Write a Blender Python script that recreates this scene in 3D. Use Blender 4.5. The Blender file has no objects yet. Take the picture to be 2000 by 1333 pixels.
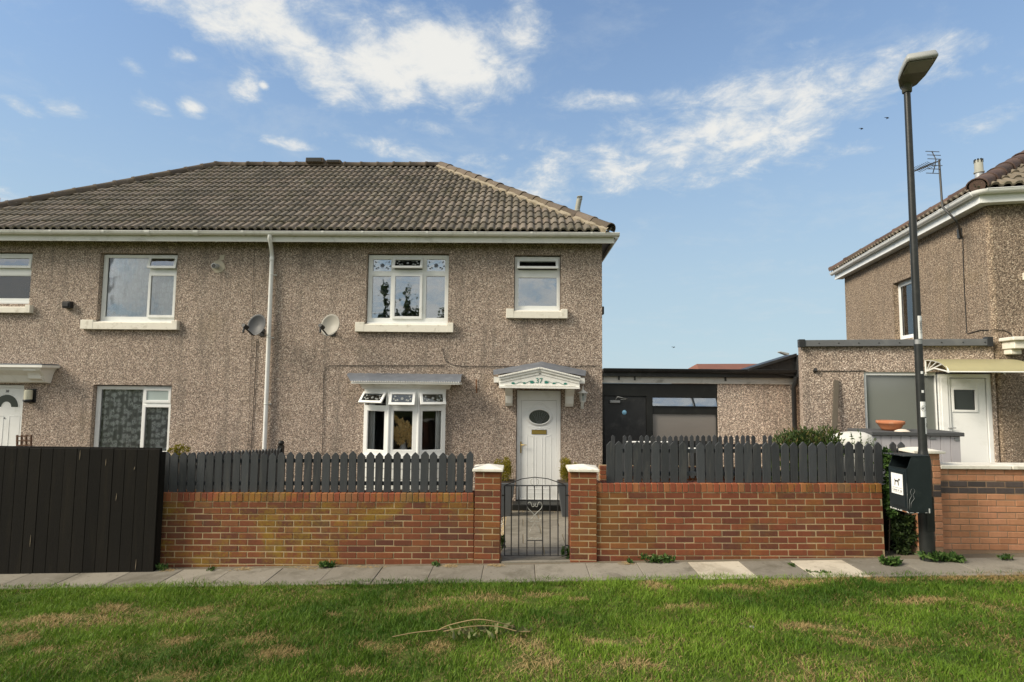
import bpy, bmesh, math, random
import numpy as np
from mathutils import Vector, Matrix, Euler

random.seed(7)
RNG = np.random.default_rng(11)
SC = bpy.context.scene
COL = SC.collection

# ------------------------------------------------------------------ camera
FPX, CAMZ = 1080.0, 2.23
TH, PSI, RHO = math.atan(FPX / 14717.0), 0.020, 0.0096
CAM_R = (Matrix.Rotation(PSI, 3, 'Z') @ Matrix.Rotation(math.pi / 2 + TH, 3, 'X') @ Matrix.Rotation(RHO, 3, 'Z'))
CAM_P = Vector((0, 0, CAMZ))
cd = bpy.data.cameras.new('camera')
cam = bpy.data.objects.new('camera', cd)
COL.objects.link(cam)
cam.matrix_world = Matrix.Translation(CAM_P) @ CAM_R.to_4x4()
cd.sensor_fit = 'HORIZONTAL'
cd.sensor_width = 36.0
cd.lens = 36.0 * FPX / 2000.0
cd.clip_start, cd.clip_end = 0.05, 3000.0
SC.camera = cam


def ray(px, py):
    return CAM_R @ Vector(((px - 1000.0) / FPX, -(py - 666.5) / FPX, -1.0))


def proj(p):
    q = CAM_R.transposed() @ (Vector(p) - CAM_P)
    return 1000.0 + FPX * q.x / -q.z, 666.5 - FPX * q.y / -q.z


def U(px, py, Y):
    """survey: the point of the vertical plane y = Y seen at a pixel of the photograph"""
    d = ray(px, py)
    return CAM_P + d * (Y / d.y)


# ------------------------------------------------------------------ light
SUN_DIR = Vector((-0.74, -0.30, 0.60)).normalized()      # towards the sun
EXPO = 1.19
sl = bpy.data.lights.new('sun', 'SUN')
sl.energy = 2.3
sl.angle = math.radians(24.0)
sl.color = (1.0, 0.90, 0.74)
sun = bpy.data.objects.new('sun', sl)
COL.objects.link(sun)
sun.rotation_euler = (-SUN_DIR).to_track_quat('-Z', 'Y').to_euler()

SC.view_settings.view_transform = 'Standard'
SC.view_settings.look = 'None'
SC.view_settings.gamma = 1.0
SC.view_settings.use_curve_mapping = False
SC.view_settings.exposure = EXPO
SC.render.engine = 'CYCLES'
SC.cycles.use_denoising = True
SC.cycles.max_bounces = 8
SC.cycles.transparent_max_bounces = 12
SC.cycles.caustics_reflective = False
SC.cycles.caustics_refractive = False


# ------------------------------------------------------------------ node helpers
class N:
    def __init__(self, tree):
        self.t = tree
        tree.nodes.clear()

    def n(self, typ, ins=None, **kw):
        nd = self.t.nodes.new(typ)
        for k, v in kw.items():
            setattr(nd, k, v)
        for k, v in (ins or {}).items():
            s = nd.inputs[k]
            if isinstance(v, bpy.types.NodeSocket):
                self.t.links.new(v, s)
            else:
                s.default_value = v
        return nd

    def math(self, op, a, b=0.0, c=0.0, clamp=False):
        nd = self.n('ShaderNodeMath', {0: a, 1: b, 2: c}, operation=op, use_clamp=clamp)
        return nd.outputs[0]

    def vmath(self, op, a, b=(0, 0, 0)):
        nd = self.n('ShaderNodeVectorMath', {0: a, 1: b}, operation=op)
        return nd.outputs['Value'] if op in ('DOT_PRODUCT', 'LENGTH') else nd.outputs[0]

    def smooth(self, v, lo, hi, to0=0.0, to1=1.0):
        nd = self.n('ShaderNodeMapRange', {0: v, 1: lo, 2: hi, 3: to0, 4: to1}, interpolation_type='SMOOTHSTEP')
        return nd.outputs[0]

    def noise(self, vec, scale, detail=4.0, rough=0.55, dist=0.0):
        nd = self.n('ShaderNodeTexNoise', {'Vector': vec, 'Scale': scale, 'Detail': detail, 'Roughness': rough, 'Distortion': dist})
        return nd.outputs[0]

    def mix(self, f, a, b):
        nd = self.n('ShaderNodeMix', data_type='RGBA')
        for i, v in ((0, f), (6, a), (7, b)):
            s = nd.inputs[i]
            if isinstance(v, bpy.types.NodeSocket):
                self.t.links.new(v, s)
            else:
                s.default_value = v if i == 0 else (tuple(v) + (1.0,))[:4]
        return nd.outputs[2]

    def ramp(self, f, stops, interp='LINEAR'):
        nd = self.n('ShaderNodeValToRGB', {0: f})
        cr = nd.color_ramp
        cr.interpolation = interp
        while len(cr.elements) < len(stops):
            cr.elements.new(0.5)
        for e, (p, c) in zip(cr.elements, stops):
            e.position = p
            e.color = (tuple(c) + (1.0,))[:4]
        return nd.outputs[0]

    def hsv(self, col, v, s=1.0, h=0.5):
        nd = self.n('ShaderNodeHueSaturation', {'Color': col, 'Value': v, 'Saturation': s, 'Hue': h})
        return nd.outputs[0]


# ------------------------------------------------------------------ sky with clouds
W = bpy.data.worlds.new('World')
SC.world = W
W.use_nodes = True
w = N(W.node_tree)
SKY_STRENGTH = 0.078
sky = w.n('ShaderNodeTexSky', sky_type='NISHITA')
sky.sun_disc = False
sky.sun_elevation = math.asin(SUN_DIR.z)
sky.sun_rotation = math.atan2(SUN_DIR.x, SUN_DIR.y)
sky.air_density, sky.dust_density, sky.ozone_density, sky.altitude = 1.0, 0.3, 3.0, 20.0
dirv = w.n('ShaderNodeTexCoord').outputs['Generated']
sep = w.n('ShaderNodeSeparateXYZ', {0: dirv})
zz = w.math('ADD', w.math('MAXIMUM', sep.outputs[2], 0.0), 0.16)
plane = w.n('ShaderNodeCombineXYZ', {0: w.math('DIVIDE', sep.outputs[0], zz), 1: w.math('DIVIDE', sep.outputs[1], zz), 2: 0.0}).outputs[0]
n1 = w.noise(plane, 2.4, 10.0, 0.64, 0.25)
n2 = w.noise(plane, 0.55, 3.0, 0.5, 0.0)
n3 = w.noise(plane, 8.0, 10.0, 0.68, 0.35)
# cloud banks: (px, py, half width, half height, tilt, weight)
CLOUDS = [
    (390, 12, 130, 40, 8, 1.0), (500, 50, 120, 48, 22, 1.0), (590, 95, 110, 55, 28, 1.05), (640, 150, 80, 45, 15, 1.05), (700, 70, 130, 55, 12, .80), (760, 140, 110, 52, 5, 1.3),
    (870, 120, 115, 66, 5, 1.5), (905, 165, 90, 26, 6, 1.1), (800, 110, 80, 55, 0, 1.0), (1010, 50, 70, 60, -50, .80), (980, 95, 40, 60, -60, .70), (860, 50, 110, 25, 0, .62),
    (1100, 330, 170, 48, -8, .85), (1230, 300, 190, 60, -14, .92), (1390, 265, 200, 68, -10, .95), (1560, 235, 190, 62, -10, .95), (1680, 185, 110, 48, -12, .9), (1480, 290, 200, 30, -6, .75),
    (1200, 195, 130, 22, 4, .85), (1010, 350, 150, 40, 5, .72), (1250, 355, 200, 28, -4, .72), (760, 295, 130, 22, 5, .68), (1860, 255, 120, 26, -2, .62), (1620, 300, 160, 30, -5, .6),
    (370, 212, 22, 15, 10, 1.05), (480, 170, 24, 24, -60, .85), (515, 168, 9, 7, 0, .9), (300, 205, 36, 16, 25, .75), (120, 215, 30, 12, 0, .85), (45, 210, 34, 12, 15, .75),
    (260, 130, 26, 15, 20, .6), (350, 106, 24, 14, 0, .62), (825, 245, 60, 18, 10, .72), (30, 395, 60, 22, 0, .6), (1880, 80, 50, 22, 20, .62), (1900, 150, 110, 26, 20, .5), (560, 280, 60, 12, 0, .55), (1560, 85, 40, 10, 5, .5),
]
msum = None
for (px, py, hw, hh, ang, wt) in CLOUDS:
    c = ray(px, py).normalized()
    ca, sa = math.cos(math.radians(ang)), math.sin(math.radians(ang))
    uu = (ray(px + 40 * ca, py + 40 * sa).normalized() - c).normalized()
    vv = (ray(px - 40 * sa, py + 40 * ca).normalized() - c).normalized()
    k = 1.0 / (FPX * 1.04)
    rel = w.vmath('SUBTRACT', dirv, tuple(c))
    a = w.vmath('DOT_PRODUCT', rel, tuple(uu / (hw * k)))
    b = w.vmath('DOT_PRODUCT', rel, tuple(vv / (hh * k)))
    r2 = w.math('ADD', w.math('MULTIPLY', a, a), w.math('MULTIPLY', b, b))
    g = w.math('MULTIPLY', w.math('POWER', 2.718, w.math('MULTIPLY', r2, -0.75)), wt)
    msum = g if msum is None else w.math('SMOOTH_MAX', msum, g, 0.12)
# the rest of the sky carries the same kind of broken cloud
behind = w.math('MULTIPLY', w.smooth(n2, 0.18, 0.42), w.smooth(sep.outputs[1], 0.30, -0.15))
msum = w.math('MAXIMUM', msum, w.math('MULTIPLY', behind, 1.15))
tex = w.math('ADD', w.math('MULTIPLY', w.math('SUBTRACT', n1, 0.5), 2.3), w.math('MULTIPLY', w.math('SUBTRACT', n3, 0.5), 1.7))
dens = w.smooth(w.math('ADD', msum, w.math('MULTIPLY', tex, w.smooth(msum, 0.0, 0.35))), 0.30, 1.30)
veil = w.math('MULTIPLY', w.smooth(w.math('ADD', n1, w.math('MULTIPLY', w.math('SUBTRACT', n3, 0.5), 0.5)), 0.48, 0.75), 0.16)
dens = w.math('MAXIMUM', dens, veil)
dens = w.math('MULTIPLY', w.math('POWER', dens, 0.85), 0.95)
shade = w.smooth(w.math('ADD', w.math('MULTIPLY', w.math('SUBTRACT', n3, 0.5), 1.2), dens), 0.2, 1.0)
ccol = w.mix(shade, (3.7, 4.05, 4.25), (5.0, 4.95, 4.7))
# thin summer haze low in the sky, all the way round
haze_f = w.smooth(sep.outputs[2], 0.85, 0.08)
haze_c = w.mix(w.smooth(sep.outputs[2], 0.50, 0.02), (1.80, 2.62, 3.62), (2.70, 3.55, 4.05))
skyc = w.mix(w.math('MULTIPLY', haze_f, 0.93), w.hsv(sky.outputs[0], 1.12, 1.0), haze_c)
mixc = w.mix(dens, skyc, ccol)
bg = w.n('ShaderNodeBackground', {'Color': mixc, 'Strength': SKY_STRENGTH})
out = w.n('ShaderNodeOutputWorld', {'Surface': bg.outputs[0]})


# ------------------------------------------------------------------ materials
MAT = {}


def newmat(name):
    m = bpy.data.materials.new(name)
    m.use_nodes = True
    MAT[name] = m
    return m, N(m.node_tree)


def finish(g, shader, disp=None):
    g.n('ShaderNodeOutputMaterial', {'Surface': shader})


def piece_random(g):
    oi = g.n('ShaderNodeObjectInfo').outputs['Random']
    ge = g.n('ShaderNodeNewGeometry').outputs['Random Per Island']
    return g.math('FRACT', g.math('ADD', oi, ge))


def simple(name, col, rough=0.6, var=0.08, nscale=6.0, bump=0.0, bscale=60.0, metal=0.0, spec=0.4, piece=0.0, dirt=None, dscale=1.5, damt=0.5, stretch=None):
    m, g = newmat(name)
    pos = g.n('ShaderNodeNewGeometry').outputs['Position']
    vec = pos
    if stretch:
        vec = g.vmath('MULTIPLY', pos, stretch)
    nz = g.noise(vec, nscale, 6.0, 0.6)
    c = g.hsv(g.mix(0.0, col, col), g.math('ADD', 1.0 - var, g.math('MULTIPLY', nz, 2 * var)))
    if piece:
        c = g.hsv(c, g.math('ADD', 1.0 - piece, g.math('MULTIPLY', piece_random(g), 2 * piece)))
    if dirt:
        dn = g.smooth(g.noise(vec, dscale, 7.0, 0.65, 0.3), 0.5, 0.72)
        c = g.mix(g.math('MULTIPLY', dn, damt), c, dirt)
    ins = {'Base Color': c, 'Roughness': g.math('ADD', rough - 0.06, g.math('MULTIPLY', nz, 0.12)), 'Metallic': metal, 'Specular IOR Level': spec}
    if bump:
        bn = g.noise(vec, bscale, 5.0, 0.6)
        ins['Normal'] = g.n('ShaderNodeBump', {'Height': bn, 'Strength': bump, 'Distance': 0.01}).outputs[0]
    p = g.n('ShaderNodeBsdfPrincipled', ins)
    finish(g, p.outputs[0])
    return m


def pebble(name, tint=(1, 1, 1), val=1.0, scale=57.0):
    m, g = newmat(name)
    pos = g.n('ShaderNodeNewGeometry').outputs['Position']
    jit = g.n('ShaderNodeTexNoise', {'Vector': pos, 'Scale': 30.0, 'Detail': 2.0})
    pv = g.vmath('ADD', pos, g.vmath('MULTIPLY', jit.outputs['Color'], (0.02, 0.02, 0.02)))
    v = g.n('ShaderNodeTexVoronoi', {'Vector': pv, 'Scale': scale, 'Randomness': 1.0}, feature='F1')
    v2 = g.n('ShaderNodeTexVoronoi', {'Vector': pv, 'Scale': scale * 1.9, 'Randomness': 1.0}, feature='F1')
    r1 = g.n('ShaderNodeSeparateColor', {0: v.outputs['Color']}).outputs[0]
    r2 = g.n('ShaderNodeSeparateColor', {0: v2.outputs['Color']}).outputs[1]
    c1 = g.ramp(r1, [(0.0, (.045, .037, .032)), (.10, (.085, .068, .057)), (.19, (.21, .168, .142)), (.5, (.295, .238, .198)), (.75, (.36, .298, .25)), (.92, (.46, .40, .345)), (1.0, (.64, .585, .52))])
    c2 = g.ramp(r2, [(0.0, (.06, .048, .04)), (.25, (.20, .158, .13)), (.6, (.32, .262, .22)), (1.0, (.52, .46, .40))])
    c = g.mix(0.30, c1, c2)
    edge = g.smooth(v.outputs['Distance'], 0.40, 0.66)
    c = g.mix(g.math('MULTIPLY', edge, 0.72), c, (.065, .053, .045))
    # weather: broad damp, brown and grey areas, with runs
    big = g.noise(pos, 0.55, 5.0, 0.6, 0.4)
    run = g.noise(g.vmath('MULTIPLY', pos, (3.4, 3.4, 0.36)), 1.3, 6.0, 0.66, 0.25)
    c = g.hsv(c, g.math('ADD', 0.68 * val, g.math('MULTIPLY', big, 0.66 * val)), 1.0)
    c = g.mix(g.math('MULTIPLY', g.smooth(run, 0.48, 0.70), 0.46), c, (.15, .135, .118))
    c = g.mix(g.math('MULTIPLY', g.smooth(g.noise(pos, 1.1, 6.0, 0.6), 0.54, 0.75), 0.25), c, (.23, .185, .115))
    c = g.n('ShaderNodeMix', {0: 1.0, 6: c, 7: tuple(tint) + (1,)}, data_type='RGBA', blend_type='MULTIPLY').outputs[2]
    h = g.math('SUBTRACT', 1.0, g.smooth(v.outputs['Distance'], 0.1, 0.75))
    b = g.n('ShaderNodeBump', {'Height': h, 'Strength': 0.6, 'Distance': 0.009})
    p = g.n('ShaderNodeBsdfPrincipled', {'Base Color': c, 'Roughness': 0.88, 'Specular IOR Level': 0.2, 'Normal': b.outputs[0]})
    finish(g, p.outputs[0])
    return m


def brickmat(name, stops, algae=0.6, bare=0.3, seedoff=0.0):
    m, g = newmat(name)
    pos = g.n('ShaderNodeNewGeometry').outputs['Position']
    pr = piece_random(g)
    c = g.ramp(pr, stops)
    nz = g.noise(pos, 34.0, 6.0, 0.65)
    band = g.noise(g.vmath('MULTIPLY', pos, (14.0, 14.0, 2.0)), 1.0, 3.0, 0.5)
    c = g.hsv(c, g.math('ADD', 0.62, g.math('ADD', g.math('MULTIPLY', nz, 0.38), g.math('MULTIPLY', band, 0.42))))
    off = g.vmath('ADD', pos, (seedoff, 0, seedoff * 1.7))
    al = g.smooth(g.math('ADD', g.noise(off, 1.5, 6.0, 0.62, 0.5), g.math('MULTIPLY', g.math('SUBTRACT', nz, 0.5), 0.35)), 0.47, 0.66)
    al = g.math('MULTIPLY', al, algae)
    c = g.mix(al, c, (.25, .17, .018))
    dk = g.math('MULTIPLY', g.smooth(g.noise(off, 3.1, 6.0, 0.65, 0.2), 0.52, 0.74), bare)
    c = g.mix(dk, c, (.10, .06, .04))
    b = g.n('ShaderNodeBump', {'Height': g.noise(pos, 130.0, 4.0, 0.65), 'Strength': 0.45, 'Distance': 0.006})
    p = g.n('ShaderNodeBsdfPrincipled', {'Base Color': c, 'Roughness': 0.85, 'Specular IOR Level': 0.25, 'Normal': b.outputs[0]})
    finish(g, p.outputs[0])
    return m


def glassmat(name, tint=(.86, .9, .9), refl=0.10, rough=0.015, wav=0.012, ior=1.6):
    m, g = newmat(name)
    pos = g.n('ShaderNodeNewGeometry').outputs['Position']
    bump = g.n('ShaderNodeBump', {'Height': g.noise(pos, 2.2, 2.0, 0.5), 'Strength': 0.25, 'Distance': wav})
    fr = g.n('ShaderNodeFresnel', {'IOR': ior, 'Normal': bump.outputs[0]})
    f = g.math('ADD', fr.outputs[0], refl, clamp=True)
    tr = g.n('ShaderNodeBsdfTransparent', {'Color': tuple(tint) + (1,)})
    gl = g.n('ShaderNodeBsdfGlossy', {'Color': (.95, .97, 1, 1), 'Roughness': rough, 'Normal': bump.outputs[0]})
    mx = g.n('ShaderNodeMixShader', {0: f, 1: tr.outputs[0], 2: gl.outputs[0]})
    finish(g, mx.outputs[0])
    return m


pebble('pebbledash', tint=(1.0, .968, .93), val=1.70)
pebble('pebbledash_shaded', tint=(1.0, .94, .84), val=1.08)  # shade on the neighbour's front wall, put into the dash colour
pebble('pebbledash_pale', tint=(1.0, .985, .96), val=2.4)
pebble('pebbledash_warm', tint=(1.0, .93, .80), val=1.2)
simple('upvc', (.80, .81, .79), rough=.34, var=.03, nscale=3, dirt=(.52, .52, .47), dscale=4, damt=.28)
simple('upvc_dirty', (.74, .74, .70), rough=.45, var=.05, nscale=3, dirt=(.38, .38, .33), dscale=3.2, damt=.55)
simple('paint_cream', (.80, .76, .66), rough=.6, var=.06, nscale=9, bump=.25, bscale=40, dirt=(.40, .35, .27), dscale=7, damt=.55)
simple('paint_white', (.80, .79, .74), rough=.55, var=.05, nscale=8, dirt=(.50, .48, .42), dscale=6, damt=.4)
simple('lead', (.15, .165, .19), rough=.55, var=.25, nscale=7, metal=.25, bump=.2, bscale=20, dirt=(.28, .29, .31), dscale=5, damt=.6)
simple('black_paint', (.012, .013, .012), rough=.5, var=.2, nscale=5, dirt=(.05, .05, .045), dscale=3, damt=.4)
simple('black_trim', (.022, .023, .024), rough=.42, var=.2, nscale=5, dirt=(.09, .09, .085), dscale=4, damt=.4)
simple('iron', (.016, .016, .017), rough=.5, var=.3, nscale=20)
simple('iron_pale', (.34, .34, .31), rough=.6, var=.2, nscale=40, dirt=(.12, .08, .05), dscale=25, damt=.6)
simple('brass', (.55, .40, .12), rough=.32, var=.1, metal=.9)
simple('cable', (.03, .027, .025), rough=.6)
simple('green_paint', (.03, .20, .15), rough=.5)
simple('concrete', (.36, .35, .32), rough=.85, var=.12, nscale=4, bump=.3, bscale=70, dirt=(.20, .19, .165), dscale=2.2, damt=.6)
simple('concrete_band', (.56, .55, .51), rough=.85, var=.12, nscale=5, bump=.3, bscale=60, dirt=(.16, .15, .12), dscale=3.4, damt=.7)
def slabmat(name, base, dark, light):
    m, g = newmat(name)
    pos = g.n('ShaderNodeNewGeometry').outputs['Position']
    c = g.hsv(g.mix(0.0, base, base), g.math('ADD', .80, g.math('MULTIPLY', piece_random(g), .40)))
    c = g.mix(g.math('MULTIPLY', g.smooth(g.noise(pos, 2.4, 7.0, .68, .6), .46, .70), .75), c, dark)
    c = g.mix(g.math('MULTIPLY', g.smooth(g.noise(pos, 9.0, 6.0, .7, .2), .55, .72), .55), c, light)
    c = g.mix(g.math('MULTIPLY', g.smooth(g.noise(pos, 34.0, 3.0, .6), .60, .70), .55), c, dark)
    gum = g.n('ShaderNodeTexVoronoi', {'Vector': pos, 'Scale': 5.0, 'Randomness': 1.0}, feature='F1').outputs['Distance']
    c = g.mix(g.math('MULTIPLY', g.smooth(gum, .10, .07), .55), c, dark)
    b = g.n('ShaderNodeBump', {'Height': g.noise(pos, 80.0, 5.0, .7), 'Strength': .5, 'Distance': .008})
    finish(g, g.n('ShaderNodeBsdfPrincipled', {'Base Color': c, 'Roughness': .92, 'Specular IOR Level': .2, 'Normal': b.outputs[0]}).outputs[0])


slabmat('slab', (.225, .205, .168), (.115, .104, .078), (.30, .28, .235))
slabmat('slab_pale', (.46, .415, .335), (.30, .262, .20), (.54, .50, .42))
simple('joint_soil', (.15, .125, .09), rough=1.0, var=.3, nscale=14, bump=.6, bscale=50, dirt=(.07, .085, .03), dscale=5, damt=.6)
simple('mortar_brown', (.30, .20, .125), rough=.95, var=.16, nscale=8, bump=.5, bscale=120)
simple('mortar', (.40, .305, .175), rough=.95, var=.16, nscale=8, bump=.5, bscale=120, dirt=(.22, .19, .12), dscale=2.2, damt=.6)
simple('render_patch', (.50, .45, .35), rough=.9, var=.12, nscale=9, bump=.4, bscale=60)
simple('mortar_pale', (.30, .255, .185), rough=.95, var=.15, nscale=10, bump=.5, bscale=90)
simple('picket_paint', (.040, .044, .048), rough=.62, var=.25, nscale=9, bump=.35, bscale=40, piece=.28, stretch=(6, 6, .7), dirt=(.085, .083, .075), dscale=3.0, damt=.5)
simple('fence_stain', (.0075, .0064, .0048), spec=.2, rough=.85, var=.35, nscale=8, bump=.5, bscale=40, piece=.3, stretch=(7, 7, .6), dirt=(.018, .0145, .009), dscale=1.6, damt=.6)
simple('raw_wood', (.36, .29, .20), rough=.8, var=.2, nscale=20)
simple('old_wood', (.10, .085, .065), rough=.8, var=.3, nscale=12, stretch=(6, 6, .8))
simple('shed_paint', (.50, .48, .49), rough=.6, var=.08, nscale=7, piece=.06, stretch=(5, 5, .8), dirt=(.33, .31, .30), damt=.4)
simple('felt', (.075, .078, .08), rough=.9, var=.2, nscale=30, bump=.4, bscale=120)
simple('parapet_metal', (.12, .125, .13), rough=.5, var=.15, nscale=5, dirt=(.19, .19, .185), dscale=5, damt=.5)
simple('terracotta', (.42, .155, .07), rough=.75, var=.15, nscale=14, dirt=(.46, .32, .22), dscale=14, damt=.4)
simple('soil', (.05, .037, .025), rough=1.0, var=.4, nscale=30, bump=.8, bscale=60)
simple('canvas', (.60, .59, .54), rough=.9, var=.08, nscale=5, dirt=(.42, .40, .34), dscale=6, damt=.5)
simple('grey_planter', (.085, .092, .098), rough=.55, var=.12, nscale=6)
simple('post_paint', (.018, .020, .019), rough=.4, var=.25, nscale=6, dirt=(.05, .05, .045), dscale=9, damt=.4)
simple('bin_paint', (.013, .020, .023), rough=.38, var=.25, nscale=6, dirt=(.04, .05, .05), dscale=7, damt=.45)
simple('scuff', (.55, .56, .54), rough=.7)
simple('rust', (.20, .085, .035), rough=.9, var=.3, nscale=40)
simple('lamp_grey', (.33, .34, .33), rough=.45, var=.08)
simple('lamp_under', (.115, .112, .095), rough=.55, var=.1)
simple('lamp_lens', (.22, .22, .20), rough=.25, var=.1)
simple('sticker_white', (.80, .81, .80), rough=.5, var=.03)
simple('ink', (.02, .02, .02), rough=.6)
simple('blue_disc', (.25, .52, .72), rough=.5, var=.02)
simple('dish_dark', (.045, .048, .052), rough=.55, var=.1, nscale=5)
simple('dish_pale', (.30, .285, .245), rough=.55, var=.06, nscale=5, dirt=(.30, .28, .24), dscale=8, damt=.4)
simple('plastic_dark', (.022, .022, .022), rough=.5)
simple('galv', (.30, .31, .31), rough=.5, metal=.5, var=.15)
simple('alloy', (.07, .07, .068), rough=.5, metal=.4)
simple('flue_pipe', (.30, .30, .255), rough=.6, var=.15, dirt=(.16, .15, .11), dscale=9, damt=.5)
simple('flue_base', (.42, .44, .45), rough=.5, var=.1, metal=.3)
simple('room_plaster', (.30, .29, .27), rough=.9)
simple('room_floor', (.14, .11, .09), rough=.8)
simple('curtain', (.80, .81, .78), rough=.9, var=.06)
simple('pampas', (.85, .62, .27), rough=1.0, var=.25, nscale=30)
simple('vase', (.5, .5, .5), rough=.3)
simple('lantern_white', (.74, .74, .70), rough=.4, var=.05)
simple('lantern_glow', (.62, .60, .46), rough=.35, var=.05)
simple('trellis_wood', (.105, .055, .03), rough=.8, var=.2, nscale=20)
simple('ivory_rag', (.68, .60, .50), rough=.95, var=.1)
simple('underlay', (.03, .028, .025), rough=1.0)
simple('red_tile', (.20, .085, .055), rough=.85, var=.3, nscale=3, stretch=(.6, .6, 8))
simple('bark', (.09, .065, .045), rough=.95, var=.3, nscale=14, bump=.6, bscale=30, stretch=(4, 4, .6))
simple('straw', (.30, .22, .11), rough=1.0, var=.2, nscale=10)
simple('dry_leaf', (.13, .145, .06), rough=.9, var=.25, nscale=16, piece=.3, dirt=(.30, .18, .09), dscale=18, damt=.8)
simple('gravel', (.45, .42, .36), rough=.95, var=.3, nscale=30, piece=.4)
simple('bird_dark', (.03, .03, .03), rough=.9)
simple('footing', (.205, .18, .125), rough=.95, var=.2, nscale=5, bump=.5, bscale=60, dirt=(.16, .135, .05), dscale=2.2, damt=.7)
brickmat('brick_red', [(0, (.108, .040, .027)), (.3, (.165, .052, .026)), (.6, (.178, .056, .029)), (.85, (.215, .069, .031)), (1, (.18, .078, .042))], algae=.22, bare=.62)
brickmat('brick_red_mossy', [(0, (.108, .041, .027)), (.3, (.160, .054, .026)), (.6, (.175, .059, .029)), (.85, (.205, .073, .031)), (1, (.18, .085, .042))], algae=.72, bare=.62, seedoff=3.3)
brickmat('brick_soldier', [(0, (.16, .052, .030)), (.3, (.24, .070, .036)), (.6, (.28, .085, .040)), (.85, (.30, .12, .05)), (1, (.20, .11, .055))], algae=.6, bare=.5, seedoff=7.7)
brickmat('brick_orange', [(0, (.40, .185, .098)), (.4, (.455, .218, .118)), (.8, (.50, .242, .135)), (1, (.42, .222, .132))], algae=.08, bare=.25, seedoff=1.3)
brickmat('brick_blue', [(0, (.065, .055, .052)), (.5, (.085, .07, .066)), (1, (.11, .085, .075))], algae=.0, bare=.3, seedoff=1.9)


def tilemat(name, base, alt, moss):
    m, g = newmat(name)
    pos = g.n('ShaderNodeNewGeometry').outputs['Position']
    pr = piece_random(g)
    c = g.ramp(pr, [(0, [x * .70 for x in base]), (.35, base), (.7, alt), (1, [x * 1.30 for x in base])])
    nz = g.noise(pos, 26.0, 6.0, 0.65)
    c = g.hsv(c, g.math('ADD', 0.66, g.math('MULTIPLY', nz, 0.68)))
    mo = g.smooth(g.noise(pos, 2.0, 7.0, 0.68, 0.5), 0.46, 0.72)
    c = g.mix(g.math('MULTIPLY', mo, 0.6), c, moss)
    li = g.smooth(g.noise(pos, 7.0, 6.0, 0.7, 0.8), 0.62, 0.70)
    c = g.mix(g.math('MULTIPLY', li, 0.5), c, (.27, .26, .20))
    sp = g.smooth(g.noise(pos, 42.0, 3.0, 0.5), 0.68, 0.74)
    c = g.mix(g.math('MULTIPLY', sp, 0.45), c, (.40, .38, .32))
    b = g.n('ShaderNodeBump', {'Height': g.noise(pos, 90.0, 4.0, 0.65), 'Strength': 0.5, 'Distance': 0.008})
    p = g.n('ShaderNodeBsdfPrincipled', {'Base Color': c, 'Roughness': 0.9, 'Specular IOR Level': 0.2, 'Normal': b.outputs[0]})
    finish(g, p.outputs[0])


tilemat('roof_tile', (.158, .138, .110), (.182, .150, .120), (.095, .09, .05))
tilemat('hip_tile', (.125, .100, .078), (.14, .112, .085), (.12, .095, .055))
tilemat('roof_tile_brown', (.105, .070, .058), (.125, .08, .065), (.10, .085, .06))
tilemat('roof_tile_olive', (.165, .14, .105), (.185, .155, .115), (.10, .095, .055))
glassmat('glass_sky', refl=.26, tint=(.80, .84, .85))
glassmat('glass_dark', ior=1.4, refl=-.012, tint=(.985, .99, .99))
glassmat('glass_net', refl=.07, tint=(.98, .99, .99))
glassmat('glass_vent', refl=.05, tint=(.75, .8, .8))


def frosted(name, col, rough=.35, refl=.16):
    m, g = newmat(name)
    pos = g.n('ShaderNodeNewGeometry').outputs['Position']
    nz = g.noise(pos, 1.4, 4.0, 0.5)
    c = g.hsv(g.mix(0.0, col, col), g.math('ADD', .85, g.math('MULTIPLY', nz, .3)))
    d = g.n('ShaderNodeBsdfDiffuse', {'Color': c})
    gl = g.n('ShaderNodeBsdfGlossy', {'Color': (1, 1, 1, 1), 'Roughness': rough})
    fr = g.n('ShaderNodeFresnel', {'IOR': 1.5})
    mx = g.n('ShaderNodeMixShader', {0: g.math('ADD', fr.outputs[0], refl, clamp=True), 1: d.outputs[0], 2: gl.outputs[0]})
    finish(g, mx.outputs[0])


frosted('frosted_grey', (.165, .175, .165), rough=.10, refl=.06)
frosted('frosted_brown', (.21, .19, .17), rough=.3, refl=.10)
frosted('frosted_dark', (.03, .036, .038), rough=.2, refl=.04)
frosted('etched_pale', (.40, .47, .46), rough=.2, refl=.10)


def netmat(name, flowers=True, cover=.62, col=(.72, .78, .80)):
    m, g = newmat(name)
    pos = g.n('ShaderNodeNewGeometry').outputs['Position']
    fl = g.n('ShaderNodeTexVoronoi', {'Vector': pos, 'Scale': 8.5, 'Randomness': .55}, feature='F1').outputs['Distance']
    pet = g.noise(pos, 40.0, 3.0, 0.6)
    f = g.math('MULTIPLY', g.smooth(fl, .60, .30), g.smooth(pet, .36, .50))
    a = g.math('ADD', cover, g.math('MULTIPLY', f, .62 if flowers else .2), clamp=True)
    d = g.n('ShaderNodeBsdfDiffuse', {'Color': tuple(col) + (1,)})
    t = g.n('ShaderNodeBsdfTranslucent', {'Color': tuple(col) + (1,)})
    dt = g.n('ShaderNodeMixShader', {0: .3, 1: d.outputs[0], 2: t.outputs[0]})
    tr = g.n('ShaderNodeBsdfTransparent')
    mx = g.n('ShaderNodeMixShader', {0: a, 1: tr.outputs[0], 2: dt.outputs[0]})
    finish(g, mx.outputs[0])


netmat('net_plain', flowers=True, cover=.84, col=(.84, .92, .94))
simple('etch_line', (.36, .38, .37), rough=1.0, spec=0.0)
netmat('net_floral', flowers=True, cover=.36, col=(.94, .96, .94))


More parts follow.
